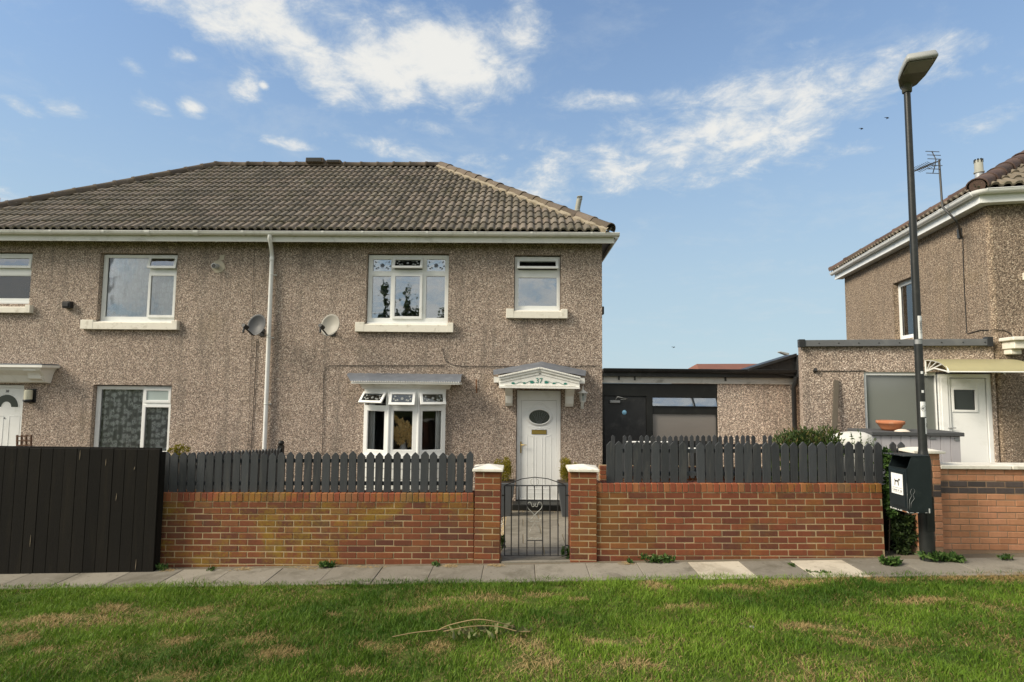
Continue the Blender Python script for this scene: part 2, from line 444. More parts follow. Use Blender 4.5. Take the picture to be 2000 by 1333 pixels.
def leafmat(name, stops, trans=.3):
    m, g = newmat(name)
    c = g.ramp(piece_random(g), stops)
    d = g.n('ShaderNodeBsdfPrincipled', {'Base Color': c, 'Roughness': .55, 'Specular IOR Level': .35})
    t = g.n('ShaderNodeBsdfTranslucent', {'Color': c})
    mx = g.n('ShaderNodeMixShader', {0: trans, 1: d.outputs[0], 2: t.outputs[0]})
    finish(g, mx.outputs[0])


leafmat('leaf_dark', [(0, (.018, .035, .010)), (.5, (.035, .062, .016)), (1, (.07, .10, .025))])
leafmat('leaf_mid', [(0, (.035, .07, .014)), (.5, (.065, .115, .022)), (1, (.12, .17, .04))])
leafmat('leaf_weed', [(0, (.03, .075, .015)), (.5, (.06, .125, .025)), (1, (.11, .18, .04))])
leafmat('leaf_gold', [(0, (.12, .115, .010)), (.5, (.24, .205, .015)), (1, (.38, .31, .03))])
leafmat('leaf_shrub', [(0, (.022, .045, .012)), (.45, (.05, .085, .02)), (.8, (.085, .13, .03)), (1, (.15, .10, .035))])

m, g = newmat('grass_blade')
ca = g.n('ShaderNodeVertexColor', layer_name='Col').outputs[0]
d = g.n('ShaderNodeBsdfPrincipled', {'Base Color': ca, 'Roughness': .6, 'Specular IOR Level': .25})
t = g.n('ShaderNodeBsdfTranslucent', {'Color': ca})
finish(g, g.n('ShaderNodeMixShader', {0: .28, 1: d.outputs[0], 2: t.outputs[0]}).outputs[0])

m, g = newmat('lawn_soil')
pos = g.n('ShaderNodeNewGeometry').outputs['Position']
nz = g.noise(pos, 5.0, 8.0, 0.7)
c = g.ramp(nz, [(.3, (.05, .085, .014)), (.5, (.085, .115, .024)), (.65, (.18, .145, .06)), (.8, (.15, .11, .05))])
bp = g.n('ShaderNodeBump', {'Height': g.noise(pos, 40.0, 6.0, .7), 'Strength': .8, 'Distance': .03})
finish(g, g.n('ShaderNodeBsdfPrincipled', {'Base Color': c, 'Roughness': 1.0, 'Specular IOR Level': .1, 'Normal': bp.outputs[0]}).outputs[0])

m, g = newmat('polycarbonate')
d = g.n('ShaderNodeBsdfPrincipled', {'Base Color': (.60, .55, .33, 1), 'Roughness': .35})
t = g.n('ShaderNodeBsdfTranslucent', {'Color': (.62, .58, .34, 1)})
finish(g, g.n('ShaderNodeMixShader', {0: .45, 1: d.outputs[0], 2: t.outputs[0]}).outputs[0])


# ------------------------------------------------------------------ mesh helpers
class MB:
    """collects faces that become ONE mesh object"""

    def __init__(self):
        self.v, self.f, self.sm = [], [], []

    def add(self, vs, fs, smooth=False):
        o = len(self.v)
        self.v += [tuple(p) for p in vs]
        self.f += [tuple(i + o for i in q) for q in fs]
        self.sm += [smooth] * len(fs)
        return self

    def hexa(self, p):
        """8 points: bottom ring 0-3, top ring 4-7"""
        return self.add(p, [(3, 2, 1, 0), (4, 5, 6, 7), (0, 1, 5, 4), (1, 2, 6, 5), (2, 3, 7, 6), (3, 0, 4, 7)])

    def box(self, x0, x1, y0, y1, z0, z1):
        return self.hexa([(x0, y0, z0), (x1, y0, z0), (x1, y1, z0), (x0, y1, z0), (x0, y0, z1), (x1, y0, z1), (x1, y1, z1), (x0, y1, z1)])

    def fbox(self, fr, a0, a1, d0, d1, z0, z1):
        P = fr.pt
        return self.hexa([P(a0, d1, z0), P(a1, d1, z0), P(a1, d0, z0), P(a0, d0, z0), P(a0, d1, z1), P(a1, d1, z1), P(a1, d0, z1), P(a0, d0, z1)])

    def prism(self, poly, off):
        """poly: list of 3D points, extruded by the vector off"""
        n = len(poly)
        off = Vector(off)
        vs = [Vector(p) for p in poly] + [Vector(p) + off for p in poly]
        fs = [tuple(range(n))[::-1], tuple(range(n, 2 * n))] + [(i, (i + 1) % n, n + (i + 1) % n, n + i) for i in range(n)]
        return self.add(vs, fs)

    def tube(self, pts, r, n=8, cap=True, smooth=True):
        pts = [Vector(p) for p in pts]
        rs = r if isinstance(r, (list, tuple)) else [r] * len(pts)
        rings = []
        up = None
        for i, p in enumerate(pts):
            a = pts[max(i - 1, 0)]
            b = pts[min(i + 1, len(pts) - 1)]
            t = (b - a).normalized()
            if up is None:
                up = t.orthogonal().normalized()
            else:
                up = (up - t * up.dot(t))
                up = up.normalized() if up.length > 1e-6 else t.orthogonal().normalized()
            s = t.cross(up)
            rings.append([p + (up * math.cos(2 * math.pi * k / n) + s * math.sin(2 * math.pi * k / n)) * rs[i] for k in range(n)])
        vs = [q for r_ in rings for q in r_]
        fs = []
        for i in range(len(pts) - 1):
            for k in range(n):
                fs.append((i * n + k, i * n + (k + 1) % n, (i + 1) * n + (k + 1) % n, (i + 1) * n + k))
        self.add(vs, fs, smooth)
        if cap:
            self.add(rings[0], [tuple(range(n))[::-1]])
            self.add(rings[-1], [tuple(range(n))])
        return self

    def lathe(self, c, prof, n=20, axis=None, smooth=True, sx=1.0, sy=1.0):
        """prof: (r, h) pairs; axis: 3x3 whose third column is the axis"""
        c = Vector(c)
        vs, fs = [], []
        for (r, h) in prof:
            for k in range(n):
                q = Vector((sx * r * math.cos(2 * math.pi * k / n), sy * r * math.sin(2 * math.pi * k / n), h))
                vs.append(c + (axis @ q if axis else q))
        for i in range(len(prof) - 1):
            for k in range(n):
                fs.append((i * n + k, i * n + (k + 1) % n, (i + 1) * n + (k + 1) % n, (i + 1) * n + k))
        return self.add(vs, fs, smooth)

    def sheet(self, grid, smooth=True):
        h, wd = len(grid), len(grid[0])
        vs = [p for r in grid for p in r]
        fs = [(i * wd + j, i * wd + j + 1, (i + 1) * wd + j + 1, (i + 1) * wd + j) for i in range(h - 1) for j in range(wd - 1)]
        return self.add(vs, fs, smooth)

    def plate(self, fr, a0, a1, z0, z1, holes, d0, d1, back=True):
        """flat plate with rectangular holes between depth d0 (inner) and d1 (outer)"""
        A = sorted({a0, a1} | {min(max(h[0], a0), a1) for h in holes} | {min(max(h[1], a0), a1) for h in holes})
        Z = sorted({z0, z1} | {min(max(h[2], z0), z1) for h in holes} | {min(max(h[3], z0), z1) for h in holes})

        def solid(i, j):
            if i < 0 or j < 0 or i >= len(A) - 1 or j >= len(Z) - 1:
                return False
            ca, cz = (A[i] + A[i + 1]) / 2, (Z[j] + Z[j + 1]) / 2
            return not any(h[0] < ca < h[1] and h[2] < cz < h[3] for h in holes)
        P = fr.pt
        for i in range(len(A) - 1):
            for j in range(len(Z) - 1):
                if not solid(i, j):
                    continue
                l, r, b, t = A[i], A[i + 1], Z[j], Z[j + 1]
                self.add([P(l, d1, b), P(r, d1, b), P(r, d1, t), P(l, d1, t)], [(0, 1, 2, 3)])
                if back:
                    self.add([P(l, d0, b), P(r, d0, b), P(r, d0, t), P(l, d0, t)], [(3, 2, 1, 0)])
                if not solid(i - 1, j):
                    self.add([P(l, d0, b), P(l, d1, b), P(l, d1, t), P(l, d0, t)], [(0, 1, 2, 3)])
                if not solid(i + 1, j):
                    self.add([P(r, d1, b), P(r, d0, b), P(r, d0, t), P(r, d1, t)], [(0, 1, 2, 3)])
                if not solid(i, j - 1):
                    self.add([P(l, d0, b), P(r, d0, b), P(r, d1, b), P(l, d1, b)], [(0, 1, 2, 3)])
                if not solid(i, j + 1):
                    self.add([P(l, d1, t), P(r, d1, t), P(r, d0, t), P(l, d0, t)], [(0, 1, 2, 3)])
        return self

    def xform(self, M, start=0):
        self.v = self.v[:start] + [tuple(M @ Vector(p)) for p in self.v[start:]]
        return self

    def mesh(self, name, mat, bevel=0.0, weld=False):
        me = bpy.data.meshes.new(name)
        me.from_pydata(self.v, [], self.f)
        me.polygons.foreach_set('use_smooth', self.sm)
        if bevel or weld:
            bm = bmesh.new()
            bm.from_mesh(me)
            bmesh.ops.remove_doubles(bm, verts=bm.verts, dist=1e-5)
            if bevel:
                ed = [e for e in bm.edges if len(e.link_faces) == 2 and e.calc_face_angle(0) > 0.6]
                bmesh.ops.bevel(bm, geom=ed, offset=bevel, segments=1, affect='EDGES', clamp_overlap=True)
            bm.to_mesh(me)
            bm.free()
        me.materials.append(MAT[mat])
        me.update()
        return me

    def build(self, name, mat, parent=None, bevel=0.0, weld=False, local=False):
        return place(name, self.mesh(name, mat, bevel, weld), parent, local=local)


WM = {}


def place(name, me, parent=None, M=None, local=False):
    """link a mesh; vertices are world coordinates unless local (then in the root's own axes)"""
    o = bpy.data.objects.new(name, me)
    COL.objects.link(o)
    M = M or Matrix.Identity(4)
    if parent is not None:
        o.parent = parent
        if not local:
            o.matrix_parent_inverse = WM[parent.name].inverted()
    if M != Matrix.Identity(4):
        o.matrix_basis = M
    WM[o.name] = ((WM[parent.name] if local and parent is not None else Matrix.Identity(4)) @ M)
    return o


def tag(o, label, cat, group=None):
    o['label'] = label
    o['category'] = cat
    if group:
        o['group'] = group
    return o


def thing(name, label, cat, loc=(0, 0, 0), rz=0.0, group=None, ry=0.0):
    o = bpy.data.objects.new(name, None)
    o.empty_display_size = 0.2
    COL.objects.link(o)
    M = Matrix.Translation(Vector(loc)) @ Matrix.Rotation(rz, 4, 'Z') @ Matrix.Rotation(ry, 4, 'Y')
    o.matrix_basis = M
    WM[o.name] = M
    return tag(o, label, cat, group)


def struct(o, kind='structure'):
    o['kind'] = kind
    return o


class Frame:
    """a vertical plane: a along it, d out of it towards the viewer, z up"""

    def __init__(self, o, ang):
        self.o = Vector((o[0], o[1], 0))
        self.u = Vector((math.cos(ang), math.sin(ang), 0))
        self.n = Vector((math.sin(ang), -math.cos(ang), 0))

    def pt(self, a, d, z):
        return self.o + self.u * a + self.n * d + Vector((0, 0, z))

    def px(self, px, py, d=0.0):
        r = ray(px, py)
        t = (self.o + self.n * d - CAM_P).dot(self.n) / r.dot(self.n)
        q = CAM_P + r * t - self.o
        return q.dot(self.u), q.z

    def rot(self):
        return Matrix((self.u, -self.n, Vector((0, 0, 1)))).transposed()


def zg(x):
    return 0.05 + 0.030 * max(-9.0, min(9.0, x))


def text_mesh(s, size, fr, a, z, d, depth=0.004, align='CENTER'):
    cu = bpy.data.curves.new('txt', 'FONT')
    cu.body = s
    cu.size = size
    cu.align_x = align
    cu.extrude = depth / 2
    o = bpy.data.objects.new('txt', cu)
    COL.objects.link(o)
    bpy.context.view_layer.update()
    dg = bpy.context.evaluated_depsgraph_get()
    me = bpy.data.meshes.new_from_object(o.evaluated_get(dg))
    mb = MB()
    vs = [fr.pt(a + v.co.x, d + v.co.z, z + v.co.y) for v in me.vertices]
    mb.add(vs, [tuple(p.vertices) for p in me.polygons])
    bpy.data.objects.remove(o)
    bpy.data.meshes.remove(me)
    return mb


def leaves(n, blobs, size, mb=None, aspect=.55, up=0.2, rng=RNG, shell=0.35):
    """leaf-sized faces spread through ellipsoids (centre, radii)"""
    mb = mb or MB()
    vol = np.array([b[1][0] * b[1][1] * b[1][2] for b in blobs]) ** .7
    vol /= vol.sum()
    idx = rng.choice(len(blobs), n, p=vol)
    dirs = rng.normal(size=(n, 3))
    dirs /= np.linalg.norm(dirs, axis=1)[:, None]
    rad = rng.uniform(shell, 1.0, n) ** .6 * rng.uniform(.85, 1.08, n)
    C = np.array([b[0] for b in blobs])[idx]
    Rr = np.array([b[1] for b in blobs])[idx]
    P = C + dirs * rad[:, None] * Rr
    ax = dirs + rng.normal(size=(n, 3)) * .7 + np.array([0, 0, up])
    ax /= np.linalg.norm(ax, axis=1)[:, None]
    sd = np.cross(ax, rng.normal(size=(n, 3)))
    sd /= np.linalg.norm(sd, axis=1)[:, None]
    L = size * rng.uniform(.6, 1.3, n)[:, None]
    Wd = L * aspect * .5
    base = P - ax * L * .5
    tip = P + ax * L * .5
    nrm = np.cross(ax, sd) * L * .12
    l_ = P + sd * Wd + nrm
    r_ = P - sd * Wd + nrm
    V = np.stack([base, l_, tip, r_], 1).reshape(-1, 3)
    o = len(mb.v)
    mb.v += [tuple(p) for p in V]
    mb.f += [(o + 4 * i, o + 4 * i + 1, o + 4 * i + 2, o + 4 * i + 3) for i in range(n)]
    mb.sm += [False] * n
    return mb


# ------------------------------------------------------------------ ground
VERGE_EDGE, PAVE_BACK, WALL_Y = 6.24, 6.80, 6.88


def verge_z(x, y):
    rise = max(0.0, min(VERGE_EDGE - y, 6.0)) * 0.045
    bump = .018 * math.sin(3.1 * x + 1.7 * y) + .014 * math.sin(5.3 * x - 4.1 * y + 2) + .012 * math.sin(9.7 * x + 7.3 * y)
    return zg(x) + rise + (bump if y < VERGE_EDGE - .15 else 0.0)


xs = [-900, -300, -100, -40, -18] + list(np.arange(-9.5, 9.6, .25)) + [18, 40, 100, 300, 900]
ys = [-900, -300, -100, -40, -15, -6, -2, 0, 1, 1.8] + list(np.arange(2.4, 6.1, .2)) + [6.24, 6.5]
mb = MB()
mb.sheet([[(x, y, verge_z(x, y) - .01) for x in xs] for y in ys])
struct(mb.build('grass_verge', 'lawn_soil'))['label'] = 'mown grass verge with dry straw patches in front of the pavement'
mb = MB()
ys2 = [6.5, 6.9, 7.0, 7.6, 8.6, 9.6, 10.4, 20, 60, 200, 900]


def garden_z(x, y):
    t = max(0.0, min(1.0, (y - 6.95) / 3.5))
    return zg(x) * (1 - t) + (-.17 if x < 4.5 else .15) * t - .012


mb.sheet([[(x, y, garden_z(x, y)) for x in xs] for y in ys2])
struct(mb.build('garden_ground', 'joint_soil'))

# pavement: one bed with separate slabs
mb = MB()
px_ = list(np.arange(-12, 12.1, .5))
mb.sheet([[(x, y, zg(x) - .004) for x in px_] for y in (VERGE_EDGE - .03, 6.5, 6.93)])
pave = struct(mb.build('pavement', 'joint_soil'))
SLAB_W = .604
x_ref = U(1343, 1095, 6.78).x
slab_me = {}
for k in range(-20, 18):
    x0 = x_ref + k * SLAB_W
    if x0 < -11.5 or x0 > 9:
        continue
    pale = k in (0, 2)
    w0 = SLAB_W - random.uniform(.003, .008)
    me_key = (pale, k % 3)
    yb = 6.775
    if me_key not in slab_me:
        s = MB().box(0, w0, 0, yb - VERGE_EDGE + .02, -.05, 0)
        slab_me[me_key] = s.mesh('slab', 'slab_pale' if pale else 'slab', bevel=.005)
    M = Matrix.Translation((x0, VERGE_EDGE - .02, zg(x0) + .006 + random.uniform(-.002, .003))) @ Matrix.Rotation(-.030 + random.uniform(-.006, .006), 4, 'Y') @ Matrix.Rotation(random.uniform(-.004, .004), 4, 'Z')
    so = place('slab', slab_me[me_key], pave, M)
    if pale:
        so['label'] = 'pale newer paving slab'

# grass blades
straw_px = [(90, 1178, 150, 22), (230, 1155, 60, 14), (20, 1215, 70, 16), (745, 1248, 50, 16), (855, 1252, 26, 18), (1030, 1262, 40, 22), (545, 1262, 40, 22), (345, 1222, 48, 14), (1040, 1300, 40, 16),
            (1280, 1140, 26, 18), (1725, 1137, 50, 12), (1690, 1268, 80, 18), (815, 1122, 40, 9), (950, 1108, 90, 9), (1060, 1095, 40, 7), (395, 1162, 18, 10), (650, 1180, 20, 9), (1130, 1160, 24, 12), (1180, 1250, 60, 14), (1560, 1140, 80, 10),
            (1930, 1205, 30, 10), (1900, 1140, 110, 14), (1600, 1240, 60, 14), (90, 1245, 16, 12), (1440, 1145, 60, 9), (500, 1235, 50, 14), (1340, 1190, 60, 10), (700, 1300, 60, 12), (330, 1300, 60, 12), (1250, 1310, 70, 12), (1800, 1190, 60, 10)]
spots = []
for (px, py, hw, hh) in straw_px:
    for Yt in (4.6,):
        # where the view ray meets the lawn
        r = ray(px, py + 50 if py < 1130 else py)
        t = (zg(0) + .09 - CAMZ) / r.z
        q = CAM_P + r * t
        sx = hw / FPX * q.y
        spots.append((q.x, q.y, sx, hh / 45.0 * .30 * (q.y / 5) ** 2))
nb = 450000
X = RNG.uniform(-8.6, 8.6, nb)
Y = RNG.uniform(2.6, VERGE_EDGE + .03, nb)
Y = np.where(Y > VERGE_EDGE - .06, VERGE_EDGE + .02 + .03 * np.sin(5 * X) * np.sin(1.7 * X + 1) + RNG.uniform(-.09, .035, nb) + RNG.normal(0, .015, nb), Y)
keep = np.abs(X) < (Y * 1.02 + 1.7)
X, Y = X[keep], Y[keep]
nb = len(X)


def wav(x, y, fs, sd):
    r = np.random.default_rng(sd)
    s = 0
    for f in fs:
        for _ in range(5):
            a = r.uniform(0, 6.28)
            s = s + np.sin((x * math.cos(a) + y * math.sin(a)) * f * r.uniform(.7, 1.3) + r.uniform(0, 6.28)) / len(fs) / 2.2
    return s


ST = np.zeros(nb)
for (sx_, sy_, ra, rb) in spots:
    e = ((X - sx_) / ra) ** 2 + ((Y - sy_) / max(rb, .06)) ** 2
    ST = np.maximum(ST, np.exp(-e * 1.1))
nse = wav(X, Y, (2.0, 4.5, 9.0, 17.0), 5)
nse2 = wav(X, Y, (1.2, 3.0, 7.0), 9)
straw_p = np.clip(ST * 1.5 + 0.55 * nse + .07 + .22 * wav(X, Y, (1.1, 2.6), 33), 0.06, .97)
is_straw = RNG.uniform(0, 1, nb) < straw_p
clump = np.clip(.55 + .45 * wav(X, Y, (3.0, 8.0, 15.0), 21), .12, 1.2)
Hh = RNG.uniform(.026, .062, nb) * (.55 + .75 * clump)
Hh = np.where(is_straw, Hh * .55, Hh)
tuft = RNG.uniform(0, 1, nb) < .02
Hh = np.where(tuft & ~is_straw, Hh * 1.7, Hh)
rise_ = np.clip(VERGE_EDGE - Y, 0, 6.0) * .045
bmp = .018 * np.sin(3.1 * X + 1.7 * Y) + .014 * np.sin(5.3 * X - 4.1 * Y + 2) + .012 * np.sin(9.7 * X + 7.3 * Y)
Zb = .05 + .030 * np.clip(X, -9, 9) + rise_ + np.where(Y < VERGE_EDGE - .15, bmp, 0.0) - .012
ang = RNG.uniform(0, 2 * math.pi, nb)
wid = RNG.uniform(.0015, .0036, nb)
ln = RNG.uniform(.2, 1.15, nb) * np.where(is_straw, 2.4, 1.0)
la = RNG.uniform(0, 2 * math.pi, nb)
dx, dy = np.cos(ang) * wid, np.sin(ang) * wid
lx, ly = np.cos(la) * ln * Hh, np.sin(la) * ln * Hh
P0 = np.stack([X - dx, Y - dy, Zb], 1)
P1 = np.stack([X + dx, Y + dy, Zb], 1)
P2 = np.stack([X + dx * .8 + lx * .35, Y + dy * .8 + ly * .35, Zb + Hh * .6], 1)
P3 = np.stack([X - dx * .8 + lx * .35, Y - dy * .8 + ly * .35, Zb + Hh * .6], 1)
P4 = np.stack([X + lx, Y + ly, Zb + Hh], 1)
V = np.stack([P0, P1, P2, P3, P4], 1).reshape(-1, 3).astype(np.float32)
base = np.arange(nb) * 5
loops = np.stack([base, base + 1, base + 2, base + 3, base + 3, base + 2, base + 4], 1).reshape(-1)
starts = np.stack([np.arange(nb) * 7, np.arange(nb) * 7 + 4], 1).reshape(-1)
me = bpy.data.meshes.new('grass')
me.vertices.add(nb * 5)
me.vertices.foreach_set('co', V.reshape(-1))
me.loops.add(nb * 7)
me.loops.foreach_set('vertex_index', loops.astype(np.int32))
me.polygons.add(nb * 2)
me.polygons.foreach_set('loop_start', starts.astype(np.int32))
me.update(calc_edges=True)
tone = np.clip(.45 + .55 * nse2 + RNG.normal(0, .24, nb), 0, 1)[:, None]
green = np.array([.048, .112, .008]) * (1 - tone) + np.array([.20, .315, .032]) * tone
straw = np.array([.30, .215, .085]) * (1 - tone) + np.array([.48, .355, .165]) * tone
cols = np.where(is_straw[:, None], straw, green)
cols4 = np.concatenate([np.repeat(cols, 5, 0), np.ones((nb * 5, 1))], 1).astype(np.float32)
at = me.color_attributes.new('Col', 'FLOAT_COLOR', 'POINT')
at.data.foreach_set('color', cols4.reshape(-1))
me.materials.append(MAT['grass_blade'])
go = struct(place('grass', me), 'stuff')
go['label'] = 'short green grass with straw coloured dead patches on the verge'
go['category'] = 'grass'

# ------------------------------------------------------------------ pair of houses
HY = 10.8
FH = Frame((0, HY), 0.0)
HX0, HX1 = -12.10, 1.545
house = thing('semi_detached_house', 'pair of pebbledashed houses under one long hipped tiled roof, numbers 37 and 38', 'house', (-5.28, HY, -.2))


def rect(fr, x0, x1, y0, y1, d=0.0):
    """pixel box of the photograph -> (a0, a1, z0, z1) on a wall plane"""
    xm, ym = (x0 + x1) / 2, (y0 + y1) / 2
    return (fr.px(x0, ym, d)[0], fr.px(x1, ym, d)[0], fr.px(xm, y1, d)[1], fr.px(xm, y0, d)[1])


def shrink(r, k):
    return (r[0] + k, r[1] - k, r[2] + k, r[3] - k)


def hinge_open(fr, r, d, ang):
    """matrix that swings something about the top edge of r, bottom outwards"""
    c = fr.pt((r[0] + r[1]) / 2, d, r[3])
    return Matrix.Translation(c) @ Matrix.Rotation(-ang, 4, fr.u) @ Matrix.Translation(-c)


def window(parent, fr, r, d, cells, sill=None, label=None, mat='upvc', thick=.065, bw=.045):
    holes = [c[0] for c in cells]
    wo = MB().plate(fr, *r, holes, d - thick, d).build('window', mat, parent)
    if label:
        wo['label'] = label
    for (h, kind, gm, *opt) in cells:
        if kind == 'fixed':
            MB().plate(fr, *shrink(h, -.006), [shrink(h, .012)], d - .02, d - .008).build('glazing_bead', mat, wo)
            MB().fbox(fr, h[0] - .004, h[1] + .004, d - .034, d - .028, h[2] - .004, h[3] + .004).build('pane', gm, wo)
        else:
            o = shrink(h, -.022)
            i = shrink(h, .030)
            ms = MB().plate(fr, *o, [i], d + .002, d + .032)
            mp = MB().fbox(fr, i[0] - .004, i[1] + .004, d + .008, d + .013, i[2] - .004, i[3] + .004)
            extra = []
            if opt and len(opt) > 1 and opt[1]:
                for (em, mname, nm) in opt[1](fr, i, d + .0145):
                    extra.append((em, mname, nm))
            if kind == 'vent':
                Mx = hinge_open(fr, o, d, opt[0])
                ms.xform(Mx)
                mp.xform(Mx)
                for e in extra:
                    e[0].xform(Mx)
            so = ms.build('sash', mat, wo, bevel=.004)
            mp.build('pane', gm, wo)
            for (em, mname, nm) in extra:
                em.build(nm, mname, wo)
            if kind == 'vent':
                # the two stays seen in the opening
                for s_, e_ in ((h[0] + .01, 1), (h[1] - .01, -1)):
                    MB().tube([fr.pt(s_, d - .01, h[2] + .05), fr.pt(s_, d + math.sin(opt[0]) * (o[3] - o[2]) * .9, h[2] + .03)], .004, 5).build('stay', 'galv', wo)
    if sill:
        s = sill
        sm = MB().hexa([fr.pt(s[0], .085, s[2]), fr.pt(s[1], .085, s[2]), fr.pt(s[1], -.1, s[2] + .005), fr.pt(s[0], -.1, s[2] + .005),
                        fr.pt(s[0], .085, s[3] - .035), fr.pt(s[1], .085, s[3] - .035), fr.pt(s[1], -.1, s[3] + .005), fr.pt(s[0], -.1, s[3] + .005)])
        for e0, e1 in ((s[0] - .002, r[0] - .01), (r[1] + .01, s[1] + .002)):
            sm.fbox(fr, e0, e1, -.01, .088, s[2] + .002, s[3] + .012)
        sm.build('sill', 'paint_cream', wo, bevel=.006)
        MB().fbox(fr, r[0] + .01, r[1] - .01, d - .01, d + .05, r[2] - .025, r[2] + .012).build('cill_strip', mat, wo, bevel=.004)
    return wo


def rose(fr, i, d, pale='etched_pale', dark='lead'):
    """etched rose with leafy sprays on a small pane"""
    ca, cz = (i[0] + i[1]) / 2, (i[2] + i[3]) / 2
    hw, hh = (i[1] - i[0]) / 2, (i[3] - i[2]) / 2
    mb = MB()
    for ring, nn in ((.06, 5), (.13, 7)):
        for k in range(nn):
            t = 2 * math.pi * k / nn
            q = [(ring * hh * 2.0 * math.cos(t) + .055 * hh * 2 * math.cos(t + s), ring * hh * 2.0 * math.sin(t) + .055 * hh * 2 * math.sin(t + s)) for s in (0, 1.3, 2.6, 3.9, 5.2)]
            mb.prism([fr.pt(ca + x, d, cz + y) for x, y in q], fr.n * .0015)
    for s in (-1, 1):
        pts = [fr.pt(ca + s * hw * (.28 + .6 * t), d + .001, cz + hh * (.15 + .45 * math.sin(t * 3.3 + .4))) for t in np.linspace(0, 1, 7)]
        mb.tube(pts, .0022, 4)
        for (t, up) in ((.35, -.35), (.6, -.5), (.75, .55), (.9, -.1)):
            x, y = ca + s * hw * (.2 + .7 * t), cz + hh * up
            mb.prism([fr.pt(x + dx_ * s, d, y + dy_) for dx_, dy_ in ((-.024, -.007), (0, -.018), (.02, .008), (-.004, .018))], fr.n * .0015)
    return mb


def rosevent(fr, i, d):
    return [(rose(fr, i, d), 'etch_line', 'etched_rose')]


R_ = lambda *a: rect(FH, *a, d=-.09)
WD = -.09
# window rectangles measured on the photograph
w1 = R_(-70, 67, 496, 592)
w2 = R_(200, 348, 498.5, 629.5)
w3 = R_(186, 336.5, 754.6, 889)
w4 = R_(718.8, 875.7, 499, 632.5)
w5 = R_(1005.5, 1093.5, 502.3, 607.5)
door37 = rect(FH, 1009, 1095, 763, 977, d=-.06)
door38 = rect(FH, -52, 44, 752, 968, d=-.06)
bay = rect(FH, 709, 870, 760.5, 889, d=.1)
bayhole = (bay[0] + .06, bay[1] - .06, bay[2] + .03, bay[3] - .03)
openings = [(r[0] - .012, r[1] + .012, r[2] - .03, r[3] + .022) for r in (w1, w2, w3, w4, w5)] + [(door37[0] - .01, door37[1] + .01, -.6, door37[3] + .01), (door38[0] - .01, door38[1] + .01, -.6, door38[3] + .01), bayhole]
EAVE_Z = 5.00
mb = MB().plate(FH, HX0, HX1, -.6, EAVE_Z, openings, -.26, 0.0)
mb.box(HX1 - .26, HX1, HY + .26, HY + 7.2, -.6, EAVE_Z).box(HX0, HX0 + .26, HY + .26, HY + 7.2, -.6, EAVE_Z).box(HX0, HX1, HY + 7.2, HY + 7.46, -.6, EAVE_Z)
mb.build('wall', 'pebbledash', house)
# rooms behind the windows
mb = MB()
yb = HY + 3.4
mb.box(HX0 + .27, HX1 - .27, yb, yb + .1, -.5, 4.95)
mb.box(HX0 + .27, HX1 - .27, HY + .27, yb - .005, 2.38, 2.55)
mb.box(HX0 + .27, HX1 - .27, HY + .27, yb - .005, 4.9, 4.98)
for xw, lo, hi in ((-5.28, 0, 4.9), (-.45, -.2, 4.9), (-9.4, 0, 2.37), (-9.6, 2.56, 4.9), (-3.9, 2.56, 4.9)):
    mb.box(xw - .06, xw + .06, HY + .275, yb - .007, lo, hi)
mb.build('room_lining', 'room_plaster', house)
MB().box(HX0 + .27, HX1 - .27, HY + .27, yb - .003, -.25, -.08).build('room_floor', 'room_floor', house)

c_big, c_vent, c_low = R_(207, 291.5, 503, 620), R_(295, 346.5, 504, 525), R_(292.5, 342.5, 537, 619)
window(house, FH, w2, WD, [(c_big, 'fixed', 'glass_net'), (c_vent, 'vent', 'glass_sky', math.radians(14)), (c_low, 'sash', 'glass_net')],
       sill=R_(170, 356, 628.5, 645.5), label='upstairs window with net curtain and small open vent above a cracked cream sill')
c1, c2 = R_(-62, 63, 503, 523), R_(-62, 61, 538, 584)
window(house, FH, w1, WD, [(c1, 'vent', 'glass_sky', math.radians(6)), (c2, 'fixed', 'glass_net')], sill=R_(-95, 73, 598.5, 613), label='small upstairs window at the left edge with net curtain')
c_big3, c_vent3, c_low3 = R_(193, 277, 760, 884), R_(285, 333.5, 760.5, 785), R_(281, 332, 793, 884)
window(house, FH, w3, WD, [(c_big3, 'fixed', 'glass_dark'), (c_vent3, 'sash', 'etched_pale'), (c_low3, 'sash', 'glass_dark')], sill=(w3[0] - .2, w3[1] + .2, w3[2] - .2, w3[2] - .02), label='downstairs window hung with floral lace net curtain')
wo4 = window(house, FH, w4, WD, [
    (R_(727.5, 765, 506, 531), 'fixed', 'glass_sky'), (R_(725.5, 763.5, 539, 622.5), 'fixed', 'glass_sky'),
    (R_(770.5, 825, 507.5, 527), 'vent', 'glass_vent', math.radians(24), rosevent), (R_(769, 823, 537.5, 621.5), 'sash', 'glass_sky'),
    (R_(832.5, 870.5, 506, 531), 'fixed', 'glass_sky'), (R_(831, 869.5, 539, 622.5), 'fixed', 'glass_sky')],
    sill=R_(698.5, 887, 633, 650.5), label='wide upstairs window with etched rose toplights and an open vent')
for c in (R_(727.5, 765, 506, 531), R_(832.5, 870.5, 506, 531)):
    MB().fbox(FH, c[0], c[1], WD - .05, WD - .045, c[2], c[3]).build('etched_film', 'etched_pale', wo4)
    rose(FH, c, WD - .026).build('etched_rose', 'lead', wo4)
window(house, FH, w5, WD, [(R_(1012, 1088, 510.5, 528), 'vent', 'glass_vent', math.radians(26)), (R_(1011.5, 1088.5, 542, 599), 'fixed', 'glass_sky')], sill=R_(989, 1107, 607, 624),
       label='smaller upstairs window above the door with open top vent')

